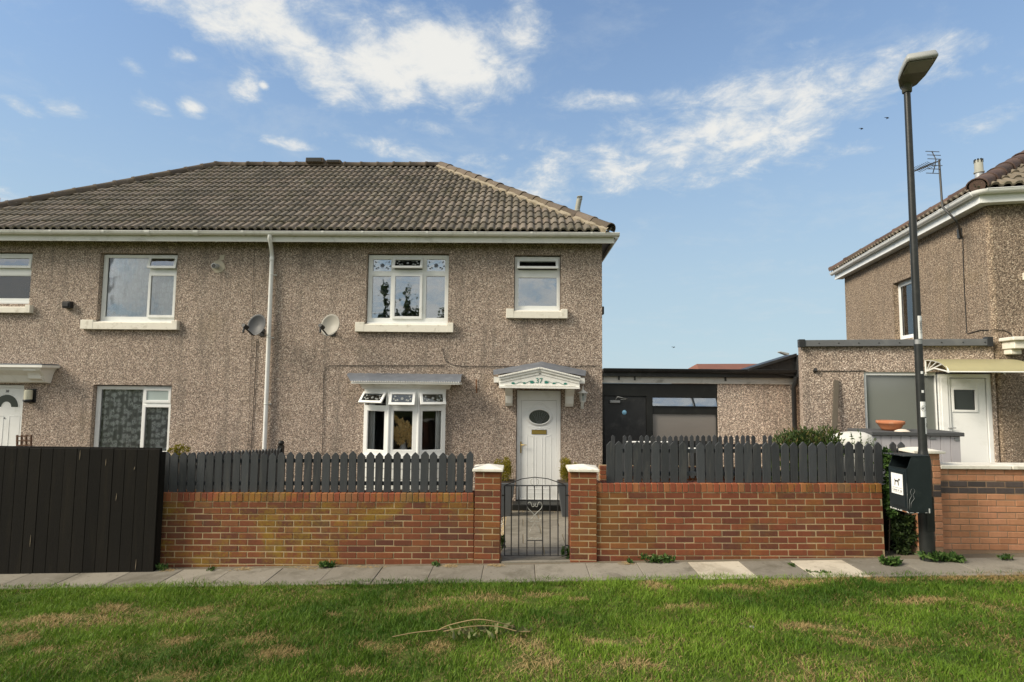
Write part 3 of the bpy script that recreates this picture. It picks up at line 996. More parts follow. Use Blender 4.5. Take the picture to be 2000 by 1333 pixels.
# bay window: three facets standing out of the wall
bj = [FH.px(759, 820, .27)[0], FH.px(817.5, 820, .27)[0]]
pts = [FH.pt(bay[0], .07, 0), FH.pt(bj[0], .27, 0), FH.pt(bj[1], .27, 0), FH.pt(bay[1], .07, 0)]
panes_px = [((716.5, 750.5), (713, 754)), ((767, 806), (764, 810)), ((823.5, 862.5), (821, 866))]
bay_main = None
for k in range(3):
    a, b = pts[k], pts[k + 1]
    ang = math.atan2(b.y - a.y, b.x - a.x)
    fk = Frame((a.x, a.y), ang)
    L = (b - a).length
    (l0, l1), (v0, v1) = panes_px[k]
    low = rect(fk, l0, l1, 802, 880)
    ven = rect(fk, v0, v1, 769, 792)
    wo = window(house, fk, (.004, L - .004, bay[2], bay[3]), 0.0, [(low, 'fixed', 'glass_dark'), (ven, 'vent', 'glass_vent', math.radians((40, 24, 28)[k]), rosevent)],
                label=('left light of the bay window with open rose vent', 'middle light of the bay window with open rose vent', 'right light of the bay window with open rose vent')[k])
mb = MB()
for p in pts[1:3]:
    mb.tube([p + Vector((0, .012, bay[2])), p + Vector((0, .012, bay[3]))], .034, 8)
mb.build('corner_post', 'upvc', house)
n_ = Vector((0, -1, 0))
basep = [pts[0] + n_ * .03, pts[1] + n_ * .035, pts[2] + n_ * .035, pts[3] + n_ * .03, FH.pt(bay[1] + .05, .0, 0), FH.pt(bay[0] - .05, .0, 0)]
mb = MB().prism([p + Vector((0, 0, bay[2] - .05)) for p in basep], (0, 0, .048))
mb.build('bay_cill', 'upvc', house)
ins = [pts[0], pts[1], pts[2], pts[3], FH.pt(bay[1], .0, 0), FH.pt(bay[0], .0, 0)]
for k in range(5):
    z0 = bay[2] - .052 - .19 * (k + 1)
    MB().prism([p + Vector((0, .004 * (k % 2), z0 + .006)) for p in ins], (0, 0, .176)).build('cladding_board', 'upvc_dirty', house)
MB().prism([p + Vector((0, .03, -.4)) for p in ins], (0, 0, bay[2] + .34)).build('bay_base', 'concrete_band', house)
# cornice, corrugated edge and lead roof of the bay
cz0, cz1 = bay[3] + .002, FH.px(790, 746, .36)[1]
la, ra = FH.px(692, 752, .3)[0], FH.px(888, 752, .3)[0]
prof = [(0.0, .28), (.02, .29), (.045, .33), (.10, .36), (.135, .40), (cz1 - cz0, .41)]
mb = MB()
rings = []
for (h, dd) in prof:
    e = dd - .30
    rings.append([FH.pt(bay[0] + .06 - dd * .42, 0, cz0 + h), FH.pt(bay[0] - e * 1.3 + .0, .10 + e, cz0 + h), FH.pt(bj[0] - e, dd, cz0 + h), FH.pt(bj[1] + e, dd, cz0 + h), FH.pt(bay[1] + e * 1.3, .10 + e, cz0 + h), FH.pt(bay[1] - .06 + dd * .42, 0, cz0 + h)])
mb.sheet(rings, smooth=False)
mb.add(rings[0], [tuple(range(6))[::-1]])
mb.add(rings[-1], [tuple(range(6))])
mb.build('cornice', 'paint_white', house)
e0, e1 = FH.px(684, 745, .42)[0], FH.px(900, 745, .42)[0]
ez = FH.px(790, 747, .42)[1]
tz = FH.px(790, 730, 0)[1]
t0, t1 = FH.px(681, 731, 0)[0], FH.px(904, 733, 0)[0]
mb = MB()
grid = []
for r_i, (dd, zz_, a_, b_) in enumerate(((.0, tz, t0, t1), (.15, tz - .03, t0 + .005, t1 - .01), (.43, ez + .03, e0, e1), (.44, ez + .012, e0, e1))):
    grid.append([FH.pt(a_ + (b_ - a_) * k / 40, dd, zz_ + .004 * math.sin(k * 1.9) + (.006 * math.sin(k * 2.9) if r_i > 1 else 0)) for k in range(41)])
mb.sheet(grid)
mb.build('lead_roof', 'lead', house)
mb = MB().fbox(FH, e0 + .02, e1 - .02, .02, .425, ez - .035, ez + .0)
for k in range(46):
    x = e0 + .02 + (e1 - e0 - .04) * (k + .5) / 46
    mb.add([FH.pt(x - .02, .441, ez - .002), FH.pt(x + .02, .441, ez - .002), FH.pt(x, .441, ez + .022), FH.pt(x, .40, ez + .03)], [(0, 1, 2), (0, 2, 3), (1, 3, 2)])
mb.build('corrugated_edge', 'paint_white', house)

# ---- door 37
d37 = MB().plate(FH, *door37, [(door37[0] + .085, door37[1] - .075, door37[2] + .03, door37[3] - .19)], -.13, -.06).build('door', 'upvc', house, bevel=.004)
d37['label'] = 'white front door with oval window and brass letter plate'
l37 = (door37[0] + .088, door37[1] - .078, door37[2] + .034, door37[3] - .194)
MB().fbox(FH, l37[0], l37[1], -.115, -.072, l37[2], l37[3]).build('door_leaf', 'upvc', d37, bevel=.003)
oa, oz = FH.px(1053.4, 814.8, -.06)
ax = Matrix((FH.u, Vector((0, 0, 1)), FH.n)).transposed()
MB().lathe(FH.pt(oa, -.071, oz), [(.001, .006), (.200, .006)], 36, ax, True, 1, .68).build('oval_pane', 'frosted_dark', d37)
MB().lathe(FH.pt(oa, -.071, oz), [(.198, .001), (.204, .018), (.226, .018), (.232, .006), (.262, .006), (.266, .001)], 40, ax, True, 1, .68).build('oval_ring', 'upvc', d37)
# lead tracery on the oval
mb = MB()
for k in range(-3, 4):
    mb.tube([FH.pt(oa + k * .012, -.064, oz - .125), FH.pt(oa + k * .035, -.064, oz + .02), FH.pt(oa + k * .05 + .01, -.064, oz + .10 - abs(k) * .012)], .0018, 4)
mb.build('tracery', 'lead', d37)


def moulding(fr, pts, d, r=.006):
    return MB().tube([fr.pt(a, d, z) for a, z in pts], r, 6)


mb = MB()
for off in (0, .025):
    mb.tube([FH.pt(oa + t * .27, -.0725, oz + .185 + off + .06 * math.cos(min(1, abs(t) * 1.15) * math.pi / 1.1) * (1 if abs(t) < .95 else 1)) for t in np.linspace(-1, 1, 21)], .006, 5)
for off in (0, .028):
    mb.tube([FH.pt(oa + t * .22, -.0725, oz - .17 - off - .045 * (1 - t * t)) for t in np.linspace(-1, 1, 15)], .006, 5)
top = FH.px(1053, 852, -.06)[1]
for s in (-1, 1):
    mb.tube([FH.pt(oa + s * (.10 + .14 * t), -.0725, top + .035 * (t ** 2) * 1.2 - .01) for t in np.linspace(0, 1, 8)], .006, 5)
for x in (-.235, -.12, -.105, -.055, 0.0 + .055, .105, .12, .235):
    mb.tube([FH.pt(oa + x, -.0725, top - .03 + abs(x) * .12), FH.pt(oa + x, -.0725, l37[2] + .2)], .005, 5)
mb.tube([FH.pt(oa - .25, -.0725, l37[2] + .17), FH.pt(oa + .25, -.0725, l37[2] + .17)], .005, 5)
mb.tube([FH.pt(oa - .25, -.0725, l37[2] + .09), FH.pt(oa + .25, -.0725, l37[2] + .09)], .005, 5)
mb.build('moulding', 'upvc', d37)
lp = rect(FH, 1039, 1067, 840.7, 848.3, d=-.06)
MB().fbox(FH, lp[0] - .008, lp[1] + .008, -.073, -.066, lp[2] - .007, lp[3] + .007).build('letter_plate', 'black_trim', d37, bevel=.002)
MB().fbox(FH, *lp[:2], -.073, -.060, *lp[2:]).build('letter_flap', 'brass', d37, bevel=.003)
ha, hz = FH.px(1017.3, 874, -.05)
MB().fbox(FH, ha - .012, ha + .012, -.062, -.05, hz - .11, hz + .11).build('handle_plate', 'brass', d37, bevel=.004)
MB().tube([FH.pt(ha, -.05, hz + .05), FH.pt(ha, -.01, hz + .05), FH.pt(ha + .115, -.008, hz + .048)], .008, 6).build('handle', 'brass', d37)
st = rect(FH, 998, 1101, 979, 1003, d=.3)
MB().fbox(FH, st[0] + .02, st[1] - .02, -.1, .30, -.35, door37[2] - .012).build('doorstep', 'black_paint', house, bevel=.012)

# ---- canopy over door 37
CD = .46


def cpt(px, py, d=CD):
    a, z = FH.px(px, py, d)
    return a, z


poly = [cpt(975, 758), cpt(1132, 760), cpt(1133, 740), cpt(1054.8, 721), cpt(974, 738)]
can = MB().prism([FH.pt(a, CD - .05, z) for a, z in poly], FH.n * .05).build('door_canopy', 'paint_white', house, bevel=.004)
can['label'] = 'white gabled canopy with green vine and number 37'
# raking cornice (with dentils) and bottom rail
mb = MB()
apex = poly[3]
for s, e in ((poly[4], apex), (apex, poly[2])):
    va, vz = e[0] - s[0], e[1] - s[1]
    L = math.hypot(va, vz)
    va, vz = va / L, vz / L
    for (o, h, dd) in ((.0, .035, .045), (-.04, .035, .03), (-.095, .02, .012)):
        q = [(s[0] - vz * o, s[1] + va * o), (e[0] - vz * o, e[1] + va * o), (e[0] - vz * (o + h), e[1] + va * (o + h)), (s[0] - vz * (o + h), s[1] + va * (o + h))]
        mb.prism([FH.pt(a, CD + .001, z) for a, z in q], FH.n * dd)
    for k in range(17):
        t = (k + .5) / 17 * L
        o = .008
        q = [(s[0] + va * (t - .014) - vz * o, s[1] + vz * (t - .014) + va * o), (s[0] + va * (t + .014) - vz * o, s[1] + vz * (t + .014) + va * o), (s[0] + va * (t + .014) - vz * (o + .018), s[1] + vz * (t + .014) + va * (o + .018)), (s[0] + va * (t - .014) - vz * (o + .018), s[1] + vz * (t - .014) + va * (o + .018))]
        mb.prism([FH.pt(a, CD + .047, z) for a, z in q], FH.n * .008)
mb.prism([FH.pt(a, CD + .001, z) for a, z in (poly[0], poly[1], (poly[1][0], poly[1][1] + .035), (poly[0][0], poly[0][1] + .035))], FH.n * .035)
mb.prism([FH.pt(a, CD + .001, z) for a, z in ((poly[0][0] + .09, poly[0][1] + .05), (poly[1][0] - .09, poly[1][1] + .05), (poly[1][0] - .09, poly[1][1] + .062), (poly[0][0] + .09, poly[0][1] + .062))], FH.n * .012)
mb.build('canopy_moulding', 'paint_white', can)
# side returns and soffit board
mb = MB()
for q in (poly[0], poly[1]):
    s = 1 if q is poly[1] else -1
    mb.fbox(FH, q[0] + (-.03 if s > 0 else 0), q[0] + (0 if s > 0 else .03), .005, CD - .051, q[1] + .002, q[1] + .19)
    ea = q[0] + s * .015
    mb.fbox(FH, min(ea, ea + s * .09), max(ea, ea + s * .09), .005, CD - .06, q[1] + .10, q[1] + .205)
mb.fbox(FH, poly[0][0] + .03, poly[1][0] - .03, .005, CD - .052, poly[0][1] + .01, poly[0][1] + .03)
mb.build('canopy_return', 'paint_white', can)
wl, wa_, wr = FH.px(963, 723, .005), FH.px(1058, 706.5, .005), FH.px(1145, 724, .005)
mb = MB()
grid = []
f_l, f_a, f_r = (poly[4][0] - .10, poly[4][1] + .05), (apex[0], apex[1] + .015), (poly[2][0] + .10, poly[2][1] + .05)
for t in (0, .5, 1.0):
    row = []
    for k in range(21):
        s = k / 20
        wpt = [wl[i] + (wa_[i] - wl[i]) * s * 2 if s < .5 else wa_[i] + (wr[i] - wa_[i]) * (s * 2 - 1) for i in (0, 1)]
        fpt = [f_l[i] + (f_a[i] - f_l[i]) * s * 2 if s < .5 else f_a[i] + (f_r[i] - f_a[i]) * (s * 2 - 1) for i in (0, 1)]
        row.append(FH.pt(wpt[0] + (fpt[0] - wpt[0]) * t, .006 + (CD - .03) * t, wpt[1] + (fpt[1] - wpt[1]) * t + .004 * math.sin(k * 2.1 + t * 3)))
    grid.append(row)
mb.sheet(grid)
mb.build('lead_roof', 'lead', can)
for (x0, x1) in ((986.5, 1000.7), (1105.7, 1121.5)):
    a0, a1 = cpt(x0, 775, .3)[0], cpt(x1, 775, .3)[0]
    zt, zb = poly[0][1] + .008, cpt(1050, 794.5, .2)[1]
    sh = [(.005, zb), (.10, zb), (.16, zb + .06), (.22, zb + .2), (.38, zt - .05), (.40, zt), (.005, zt)]
    mb = MB().prism([FH.pt(a0, d_, z_) for d_, z_ in sh], FH.u * (a1 - a0))
    mb.prism([FH.pt(a0 + .03, d_ + .012, z_) for d_, z_ in sh[1:6]] + [FH.pt(a0 + .03, .2, zt - .02), FH.pt(a0 + .03, .08, zb + .05)], FH.u * (a1 - a0 - .06))
    mb.build('bracket', 'paint_white', can)
ta, tz_ = cpt(1053, 748.5)
text_mesh('37', .135, FH, ta, tz_, CD + .004).build('house_number', 'green_paint', can)
mb = MB()
for s in (-1, 1):
    pts_ = [FH.pt(ta + s * (.10 + .42 * t), CD + .003, tz_ + .035 - .055 * t + .014 * math.sin(t * 13)) for t in np.linspace(0, 1, 20)]
    mb.tube(pts_, .0035, 4)
    for t, sz, dz in ((.08, .042, -.012), (.42, .030, -.01), (.92, .032, .012)):
        x, y = ta + s * (.10 + .42 * t), tz_ + .028 - .05 * t + dz
        mb.prism([FH.pt(x + sz * math.cos(q) * (1.0 + .25 * math.cos(3 * q)), CD + .001, y + sz * .55 * math.sin(q)) for q in np.linspace(0, 2 * math.pi, 9)[:-1]], FH.n * .004)
mb.build('vine', 'green_paint', can)

# ---- door 38 and its canopy
d38 = MB().plate(FH, *door38, [(door38[0] + .06, door38[1] - .06, door38[2] + .03, door38[3] - .06)], -.13, -.06).build('door', 'upvc', house, bevel=.004)
d38['label'] = 'white front door with fan shaped window and number 38'
MB().fbox(FH, door38[0] + .063, door38[1] - .063, -.12, -.072, door38[2] + .034, door38[3] - .064).build('door_leaf', 'upvc', d38, bevel=.003)
fa, fz = FH.px(12, 795, -.07)
mb = MB()
ro, ri = .24, .105
n = 16
mb.prism([FH.pt(fa + ro * math.cos(t), -.071, fz + ro * math.sin(t)) for t in np.linspace(0, math.pi, n)] + [FH.pt(fa + ri * math.cos(t), -.071, fz + ri * math.sin(t)) for t in np.linspace(math.pi, 0, 10)], FH.n * .004)
mb.build('fan_pane', 'frosted_dark', d38)
mb = MB()
mb.tube([FH.pt(fa + (ro + .025) * math.cos(t), -.0715, fz + (ro + .025) * math.sin(t)) for t in np.linspace(0, math.pi, 18)], .007, 5)
for x0, x1 in ((15.5, 36), (-28, 4)):
    p = rect(FH, x0, x1, 813, 872, d=-.06)
    mb.tube([FH.pt(p[0], -.0715, p[2]), FH.pt(p[1], -.0715, p[2]), FH.pt(p[1], -.0715, p[3]), FH.pt(p[0], -.0715, p[3]), FH.pt(p[0], -.0715, p[2])], .006, 5)
mb.build('moulding', 'upvc', d38)
na, nz_ = FH.px(13.2, 767, -.06)
text_mesh('38', .075, FH, na, nz_, -.0695).build('house_number', 'black_trim', d38)
ka, kz = FH.px(8, 817, -.06)
MB().lathe(FH.pt(ka, -.072, kz), [(.012, 0), (.012, .012), (.0, .014)], 8, ax).build('spy_hole', 'black_trim', d38)
c38 = FH.px(82, 715, .42)
c38b = FH.px(60, 749, .2)
zt38 = FH.px(40, 713, .42)[1]
l38 = -12.0 + .6
mb = MB()
rings = []
for dd, z, e in ((.42, zt38, .0), (.42, zt38 - .045, .0), (.38, zt38 - .06, -.05), (.36, zt38 - .10, -.09), (.22, zt38 - .20, -.13), (.14, zt38 - .33, -.16), (.03, zt38 - .35, -.17)):
    rings.append([FH.pt(l38 - e, 0.005, z), FH.pt(l38 - e, dd, z), FH.pt(c38[0] + e, dd, z), FH.pt(c38[0] + e, .005, z)])
mb.sheet(rings, smooth=False)
mb.add(rings[0], [(0, 1, 2, 3)])
mb.add(rings[-1], [(3, 2, 1, 0)])
can38 = mb.build('door_canopy', 'paint_white', house)
can38['label'] = 'flat white coved canopy over door 38'
q = FH.px(62, 735, .3)[0]
mb = MB().prism([FH.pt(q - .12, d_, zt38 - z_) for d_, z_ in ((.01, .07), (.37, .07), (.37, .11), (.30, .13), (.26, .19), (.24, .26), (.14, .31), (.01, .33))], FH.u * .24)
mb.build('bracket', 'paint_white', can38, bevel=.006)
MB().fbox(FH, l38, c38[0] - .02, .01, .41, zt38 + .002, zt38 + .025).build('canopy_felt', 'lead', can38)

# ---- eaves: soffit, fascia, gutter, downpipe
GX0, GX1 = HX0 - .26, HX1 + .20
MB().box(GX0, GX1, HY - .30, HY + .02, EAVE_Z - .02, EAVE_Z + .0).box(HX1 - .02, GX1, HY + .022, HY + 7.4, EAVE_Z - .021, EAVE_Z).build('soffit', 'black_trim', house)
fz0 = U(700, 473.5, HY - .32).z
fz1 = fz0 + .20
MB().box(GX0, GX1 - .02, HY - .325, HY - .302, fz0, fz1).build('fascia', 'upvc_dirty', house, bevel=.003)
MB().box(GX1 - .025, GX1 - .002, HY - .300, HY + 7.5, fz0 - .003, fz1).build('fascia', 'upvc_dirty', house, bevel=.003)


def gutter(p0, p1, out, r=.058, z=0.0):
    """half round channel from p0 to p1, rim at z"""
    p0, p1, out = Vector(p0), Vector(p1), Vector(out)
    rows = []
    for p in (p0, p1):
        rows.append([p + out * (r * math.cos(t)) + Vector((0, 0, r * 1.15 * math.sin(t))) for t in np.linspace(0, -math.pi, 11)])
    mb = MB()
    mb.sheet(rows)
    rows2 = []
    for p in (p0, p1):
        rows2.append([p + out * ((r - .006) * math.cos(t)) + Vector((0, 0, (r - .006) * 1.15 * math.sin(t))) for t in np.linspace(-math.pi, 0, 11)])
    mb.sheet(rows2)
    for p in (p0, p1):
        mb.add([p + out * (r * math.cos(t)) + Vector((0, 0, r * 1.15 * math.sin(t))) for t in np.linspace(0, -math.pi, 11)], [tuple(range(11))])
    # rolled rim
    mb.tube([p0 + out * r, p1 + out * r], .007, 6)
    return mb


gz = fz1 - .025
gy = HY - .325 - .062
gut = gutter((GX0, gy, gz), (GX1 + .075, gy, gz), (0, -1, 0)).build('gutter', 'upvc_dirty', house)
gutter((GX1 + .045, HY - .26, gz - .004), (GX1 + .045, HY + 7.5, gz - .004), (1, 0, 0)).build('gutter', 'upvc_dirty', house)
for px_b in (102, 205, 385, 476, 632, 709, 835, 929, 1038, 1155, 290):
    x = U(px_b, 455, gy).x
    mb = MB()
    rr = .066
    w_ = .05 if px_b in (290, 385) or px_b == 776 else .022
    rows = [[Vector((x + s, gy, gz)) + Vector((0, -rr * math.cos(t), rr * 1.15 * math.sin(t))) for t in np.linspace(.15, -math.pi, 11)] for s in (-w_, w_)]
    mb.sheet(rows)
    mb.build('gutter_clip', 'upvc_dirty', gut)
dpx = -5.10
dgx = U(527, 462, gy).x
dpx = U(530.5, 500, HY - .066).x
pipe = MB().tube([(dgx, gy, gz - .06), (dgx, gy, gz - .12), (dpx + .01, HY - .10, gz - .30), (dpx + .01, HY - .07, gz - .42), (dpx + .02, HY - .065, -.15)], .040, 10)
pipe = pipe.build('downpipe', 'upvc', house)
for zc in (4.30, 3.05, 1.75):
    MB().lathe((dpx + .015, HY - .067, zc), [(.038, -.015), (.044, -.012), (.044, .012), (.038, .015)], 10).fbox(FH, dpx + .03, dpx + .09, 0, .02, zc - .012, zc + .012).build('pipe_clip', 'upvc_dirty', pipe)
MB().lathe((dpx + .01, HY - .07, gz - .46), [(.036, -.05), (.045, -.045), (.045, .04), (.036, .045)], 10).build('pipe_collar', 'upvc', pipe)

# ---- roof
TILE_W, GAUGE = .31, .346


def tile_profile():
    """two rolls per tile: a wide flat roll and a narrower one, pans between"""
    pts = []
    for (x, z) in ((0, .0), (.032, 0), (.042, .016), (.056, .034), (.075, .040), (.110, .040), (.126, .034), (.138, .014), (.146, 0), (.178, 0), (.188, .016), (.202, .034), (.222, .041), (.256, .040), (.274, .034), (.288, .012), (.300, .002), (.308, .001)):
        pts.append((x, z))
    return pts


PROF = tile_profile()


def tile_mb(th=.030, ov=.05):
    mb = MB()
    a = [(x, 0.0, z + th) for x, z in PROF]
    b = [(x, GAUGE + ov, z - .004) for x, z in PROF]
    f = [(x, 0.0, z - .006) for x, z in PROF]
    mb.sheet([a, b], smooth=True)
    mb.sheet([f, a], smooth=False)
    n = len(PROF)
    mb.add([a[0], f[0], b[0]], [(0, 1, 2)])
    mb.add([a[-1], b[-1], f[-1]], [(0, 1, 2)])
    return mb


def roof_slope(roof, o, u, s, width, courses, clips, matname, visible=lambda i, j: True, limit=300, x0=0.0, seed=3):
    """tiles in straight rows on the plane o + u*a + s*b; clips: planes (point, normal) keeping the negative side"""
    rnd = random.Random(seed)
    u, s, o = Vector(u).normalized(), Vector(s).normalized(), Vector(o)
    nrm = u.cross(s).normalized()
    B = Matrix((u, s, nrm)).transposed().to_4x4()
    shared = tile_mb().mesh('tile', matname)
    rest_v, rest_f, rest_s = [], [], []
    count = 0
    src = tile_mb()
    for j in range(courses):
        for i in range(int(math.ceil(width / TILE_W))):
            a, b = x0 + i * TILE_W, j * GAUGE
            p = o + u * a + s * b + nrm * .004
            if rnd.random() < .03:
                p = p - s * rnd.uniform(.01, .035)
            M = Matrix.Translation(p) @ B @ Matrix.Rotation(rnd.uniform(-.010, .010), 4, 'Z') @ Matrix.Rotation(rnd.uniform(-.006, .010), 4, 'X') @ Matrix.Rotation(rnd.uniform(-.01, .01), 4, 'Y')
            cs = [M @ Vector(q) for q in ((0, 0, 0), (TILE_W, 0, 0), (0, GAUGE + .05, 0), (TILE_W, GAUGE + .05, 0))]
            side = [[(c - pp).dot(pn) for c in cs] for pp, pn in clips]
            if any(min(sd) > 0 for sd in side):
                continue
            cut = any(max(sd) > 0 for sd in side)
            me = shared
            if cut:
                bm = bmesh.new()
                bm.from_mesh(shared)
                Mi = M.inverted()
                for pp, pn in clips:
                    bmesh.ops.bisect_plane(bm, geom=bm.verts[:] + bm.edges[:] + bm.faces[:], plane_co=Mi @ pp, plane_no=Mi.to_3x3() @ pn, clear_outer=True)
                if not bm.faces:
                    bm.free()
                    continue
                me = bpy.data.meshes.new('tile')
                bm.to_mesh(me)
                bm.free()
                me.materials.append(MAT[matname])
            if visible(a, b) and count < limit:
                place('tile', me, roof, M)
                count += 1
            else:
                k = len(rest_v)
                rest_v += [tuple(M @ v.co) for v in me.vertices]
                rest_f += [tuple(q + k for q in pl.vertices) for pl in me.polygons]
                rest_s += [pl.use_smooth for pl in me.polygons]
    if rest_v:
        mb = MB()
        mb.v, mb.f, mb.sm = rest_v, rest_f, rest_s
        struct(mb.build('tile_field', matname, roof), 'stuff')
    return count


RIDGE_LEN = .43


def ridge_mesh(matname, r=.135):
    mb = MB()
    rows = []
    for y, rr in ((0, r + .012), (.05, r + .012), (.055, r), (RIDGE_LEN + .03, r - .006)):
        rows.append([(rr * math.cos(t), y, rr * .85 * math.sin(t)) for t in np.linspace(math.pi * 1.08, -math.pi * .08, 11)])
    mb.sheet(rows)
    mb.sheet([[(x * .9, y, z * .9 - .003) for x, y, z in rows[0]], rows[0]], smooth=False)
    return mb.mesh('ridge_tile', matname)


def ridge_run(roof, p0, p1, me, lift=.0, seed=2):
    rnd = random.Random(seed)
    p0, p1 = Vector(p0), Vector(p1)
    d = (p1 - p0).normalized()
    side = d.cross(Vector((0, 0, 1))).normalized()
    nrm = side.cross(d).normalized()
    B = Matrix((side, d, nrm)).transposed().to_4x4()
    n = max(1, int(round((p1 - p0).length / RIDGE_LEN)))
    st = (p1 - p0).length / n
    for k in range(n):
        place('ridge_tile', me, roof, Matrix.Translation(p0 + d * (k * st) + nrm * (lift + rnd.uniform(-.005, .008))) @ B @ Matrix.Rotation(rnd.uniform(-.02, .02), 4, 'Z') @ Matrix.Rotation(rnd.uniform(-.012, .012), 4, 'X'))


EY, EZ = HY - .37, U(700, 450.5, HY - .37).z
RY = HY + 3.6
RZ = U(640, 327, RY).z
RXL, RXR = U(425, 326, RY).x, U(862, 326, RY).x
EXR = U(1194, 447, EY).x
EXL = RXL - (EXR - RXR)
BY = 2 * RY - EY
V3 = Vector
eL, eR, rL, rR, bL, bR = V3((EXL, EY, EZ)), V3((EXR, EY, EZ)), V3((RXL, RY, RZ)), V3((RXR, RY, RZ)), V3((EXL, BY, EZ)), V3((EXR, BY, EZ))
dz = V3((0, 0, -.02))
roof = MB().add([p + dz for p in (eL, eR, rR, rL, bL, bR)], [(0, 1, 2, 3), (1, 5, 2), (5, 4, 3, 2), (4, 0, 3)]).build('roof', 'underlay', house)
sdir = (V3((0, RY - EY, RZ - EZ))).normalized()
fn = V3((1, 0, 0)).cross(sdir)
clipR = (eR, V3((rR - eR)).cross(fn).normalized())
if (rL - eR).dot(clipR[1]) > 0:
    clipR = (eR, -clipR[1])
clipL = (eL, V3((rL - eL)).cross(fn).normalized())
if (rR - eL).dot(clipL[1]) > 0:
    clipL = (eL, -clipL[1])
slope_len = (V3((0, RY - EY, RZ - EZ))).length
GAUGE = slope_len / 14.0
clipT = (rL - sdir * .02, sdir)
ntile = roof_slope(roof, V3((EXL - .0, EY, EZ)), (1, 0, 0), sdir, EXR - EXL + .3, 14, [clipR, clipL, clipT], 'roof_tile', visible=lambda a, b: EXL + a > -9.6 - b * .25, limit=300)
rt = ridge_mesh('hip_tile')
ridge_run(roof, rL + V3((-.05, 0, .02)), rR + V3((.02, 0, .02)), rt)
ridge_run(roof, eR + (rR - eR).normalized() * .02 + V3((0, 0, .03)), rR + V3((0, 0, .035)), rt, seed=5)
ridge_run(roof, eL + V3((0, 0, .03)), rL + V3((0, 0, .035)), rt, seed=6)
# bedding mortar that shows beside the right hip
rnd = random.Random(4)
hip = rR - eR
hl = hip.length
hd = hip.normalized()
inn = fn.cross(hd)
if inn.x > 0:
    inn = -inn
rows = [[], [], []]
for k in range(81):
    p = eR + hip * (k / 80) + fn * .03
    wv = .150 + .022 * math.sin(k * 1.35) + rnd.uniform(-.012, .012)
    rows[0].append(p + inn * .09 + fn * .07)
    rows[1].append(p + inn * wv + fn * (.040 + .010 * math.sin(k * 1.35)))
    rows[2].append(p + inn * (wv + .012) + fn * -.03)
MB().sheet(rows, smooth=False).build('bedding_mortar', 'mortar_pale', roof)
# ridge vents
for (x0, x1, h, dy) in ((602, 636, .13, -.05), (641, 668.5, .085, -.02)):
    a, b = U(x0, 325, RY).x, U(x1, 325, RY).x
    ro_ = MB().prism([(a, RY - .16 + dy, RZ + .06), (a, RY - .14 + dy, RZ + .06 + h), (a, RY + .14, RZ + .075 + h), (a, RY + .16, RZ + .06)], (b - a, 0, 0)).build('ridge_vent', 'hip_tile', roof, bevel=.01)
    MB().box(a + .025, b - .04, RY - .171 + dy, RY - .150 + dy, RZ + .075, RZ + .045 + h).build('vent_opening', 'black_paint', ro_)
fl = U(1127, 418, 12.2)
fl_o = MB().tube([fl + V3((-.04, 0, -.5)), fl + V3((0, 0, .02))], .062, 12).build('flue', 'flue_base', house)
MB().tube([fl + V3((0, 0, .0)), fl + V3((.01, 0, .12)), fl + V3((.05, 0, .33))], [.062, .06, .062], 12).build('flue_cap', 'flue_pipe', fl_o)
MB().lathe(fl + V3((0, 0, .03)), [(.06, 0), (.075, .01), (.075, .045), (.06, .055)], 12).build('flue_collar', 'flue_pipe', fl_o)
mb = MB()
for k in range(8):
    t = k / 8 * 2 * math.pi
    c = fl + V3((.058 + .05 * math.cos(t), .05 * math.sin(t), .36))
    mb.box(c.x - .009, c.x + .009, c.y - .009, c.y + .009, c.z - .035, c.z + .025)
mb.lathe(fl + V3((.06, 0, .385)), [(.064, 0), (.064, .012), (.0, .02)], 12)
mb.build('flue_cowl', 'flue_pipe', fl_o)


# ---- things on the wall
def wall_cable(name, pts, d=.012, r=.0055, fr=FH, parent=house, mat='cable'):
    return MB().tube([fr.pt(fr.px(x, y, d)[0], d, fr.px(x, y, d)[1]) for x, y in pts], r, 5).build(name, mat, parent)


wall_cable('cable', [(1172, 715), (1100, 715.5), (1000, 716), (905, 715.5), (884, 713), (870, 705), (865.5, 690), (865, 678)])
wall_cable('cable', [(866, 714), (760, 714.5), (660, 714), (645, 714), (636, 718), (632.5, 728), (631.5, 790), (629.5, 890)])
wall_cable('cable', [(498, 480), (494, 560), (490, 700), (484, 880)], r=.003)
wall_cable('cable', [(502, 662), (499, 720), (495, 800), (490, 880)], r=.0065)
wall_cable('hook', [(930, 741), (930.5, 756), (931, 768)], d=.02, r=.011, mat='rust')
va, vz = FH.px(427, 521, 0)
rnd = random.Random(8)
mb = MB().prism([FH.pt(va + .14 * (1 + rnd.uniform(-.12, .12)) * math.cos(t), .002, vz + .125 * (1 + rnd.uniform(-.12, .12)) * math.sin(t)) for t in np.linspace(0, 2 * math.pi, 17)[:-1]], FH.n * .010)
mb.prism([FH.pt(va + x, .002, vz + z) for x, z in ((.0, .11), (.1, .13), (.12, .24), (.03, .23))], FH.n * .007)
mb.build('render_patch', 'render_patch', house)
vp = MB().tube([FH.pt(va - .02, .0, vz), FH.pt(va - .03, .13, vz - .01)], .052, 12).build('extract_vent', 'flue_base', house)
MB().tube([FH.pt(va - .03, .128, vz - .01), FH.pt(va - .031, .134, vz - .01)], .042, 12).build('vent_opening', 'black_paint', vp)
a_, z_ = FH.px(429, 473, .1)
MB().tube([FH.pt(a_ + .03, -.02, z_ + .06), FH.pt(a_ + .03, .10, z_ + .05), FH.pt(a_ - .01, .22, z_ - .03)], .014, 8).build('overflow_pipe', 'upvc', house)
bx_ = rect(FH, 128.5, 144, 590, 603)
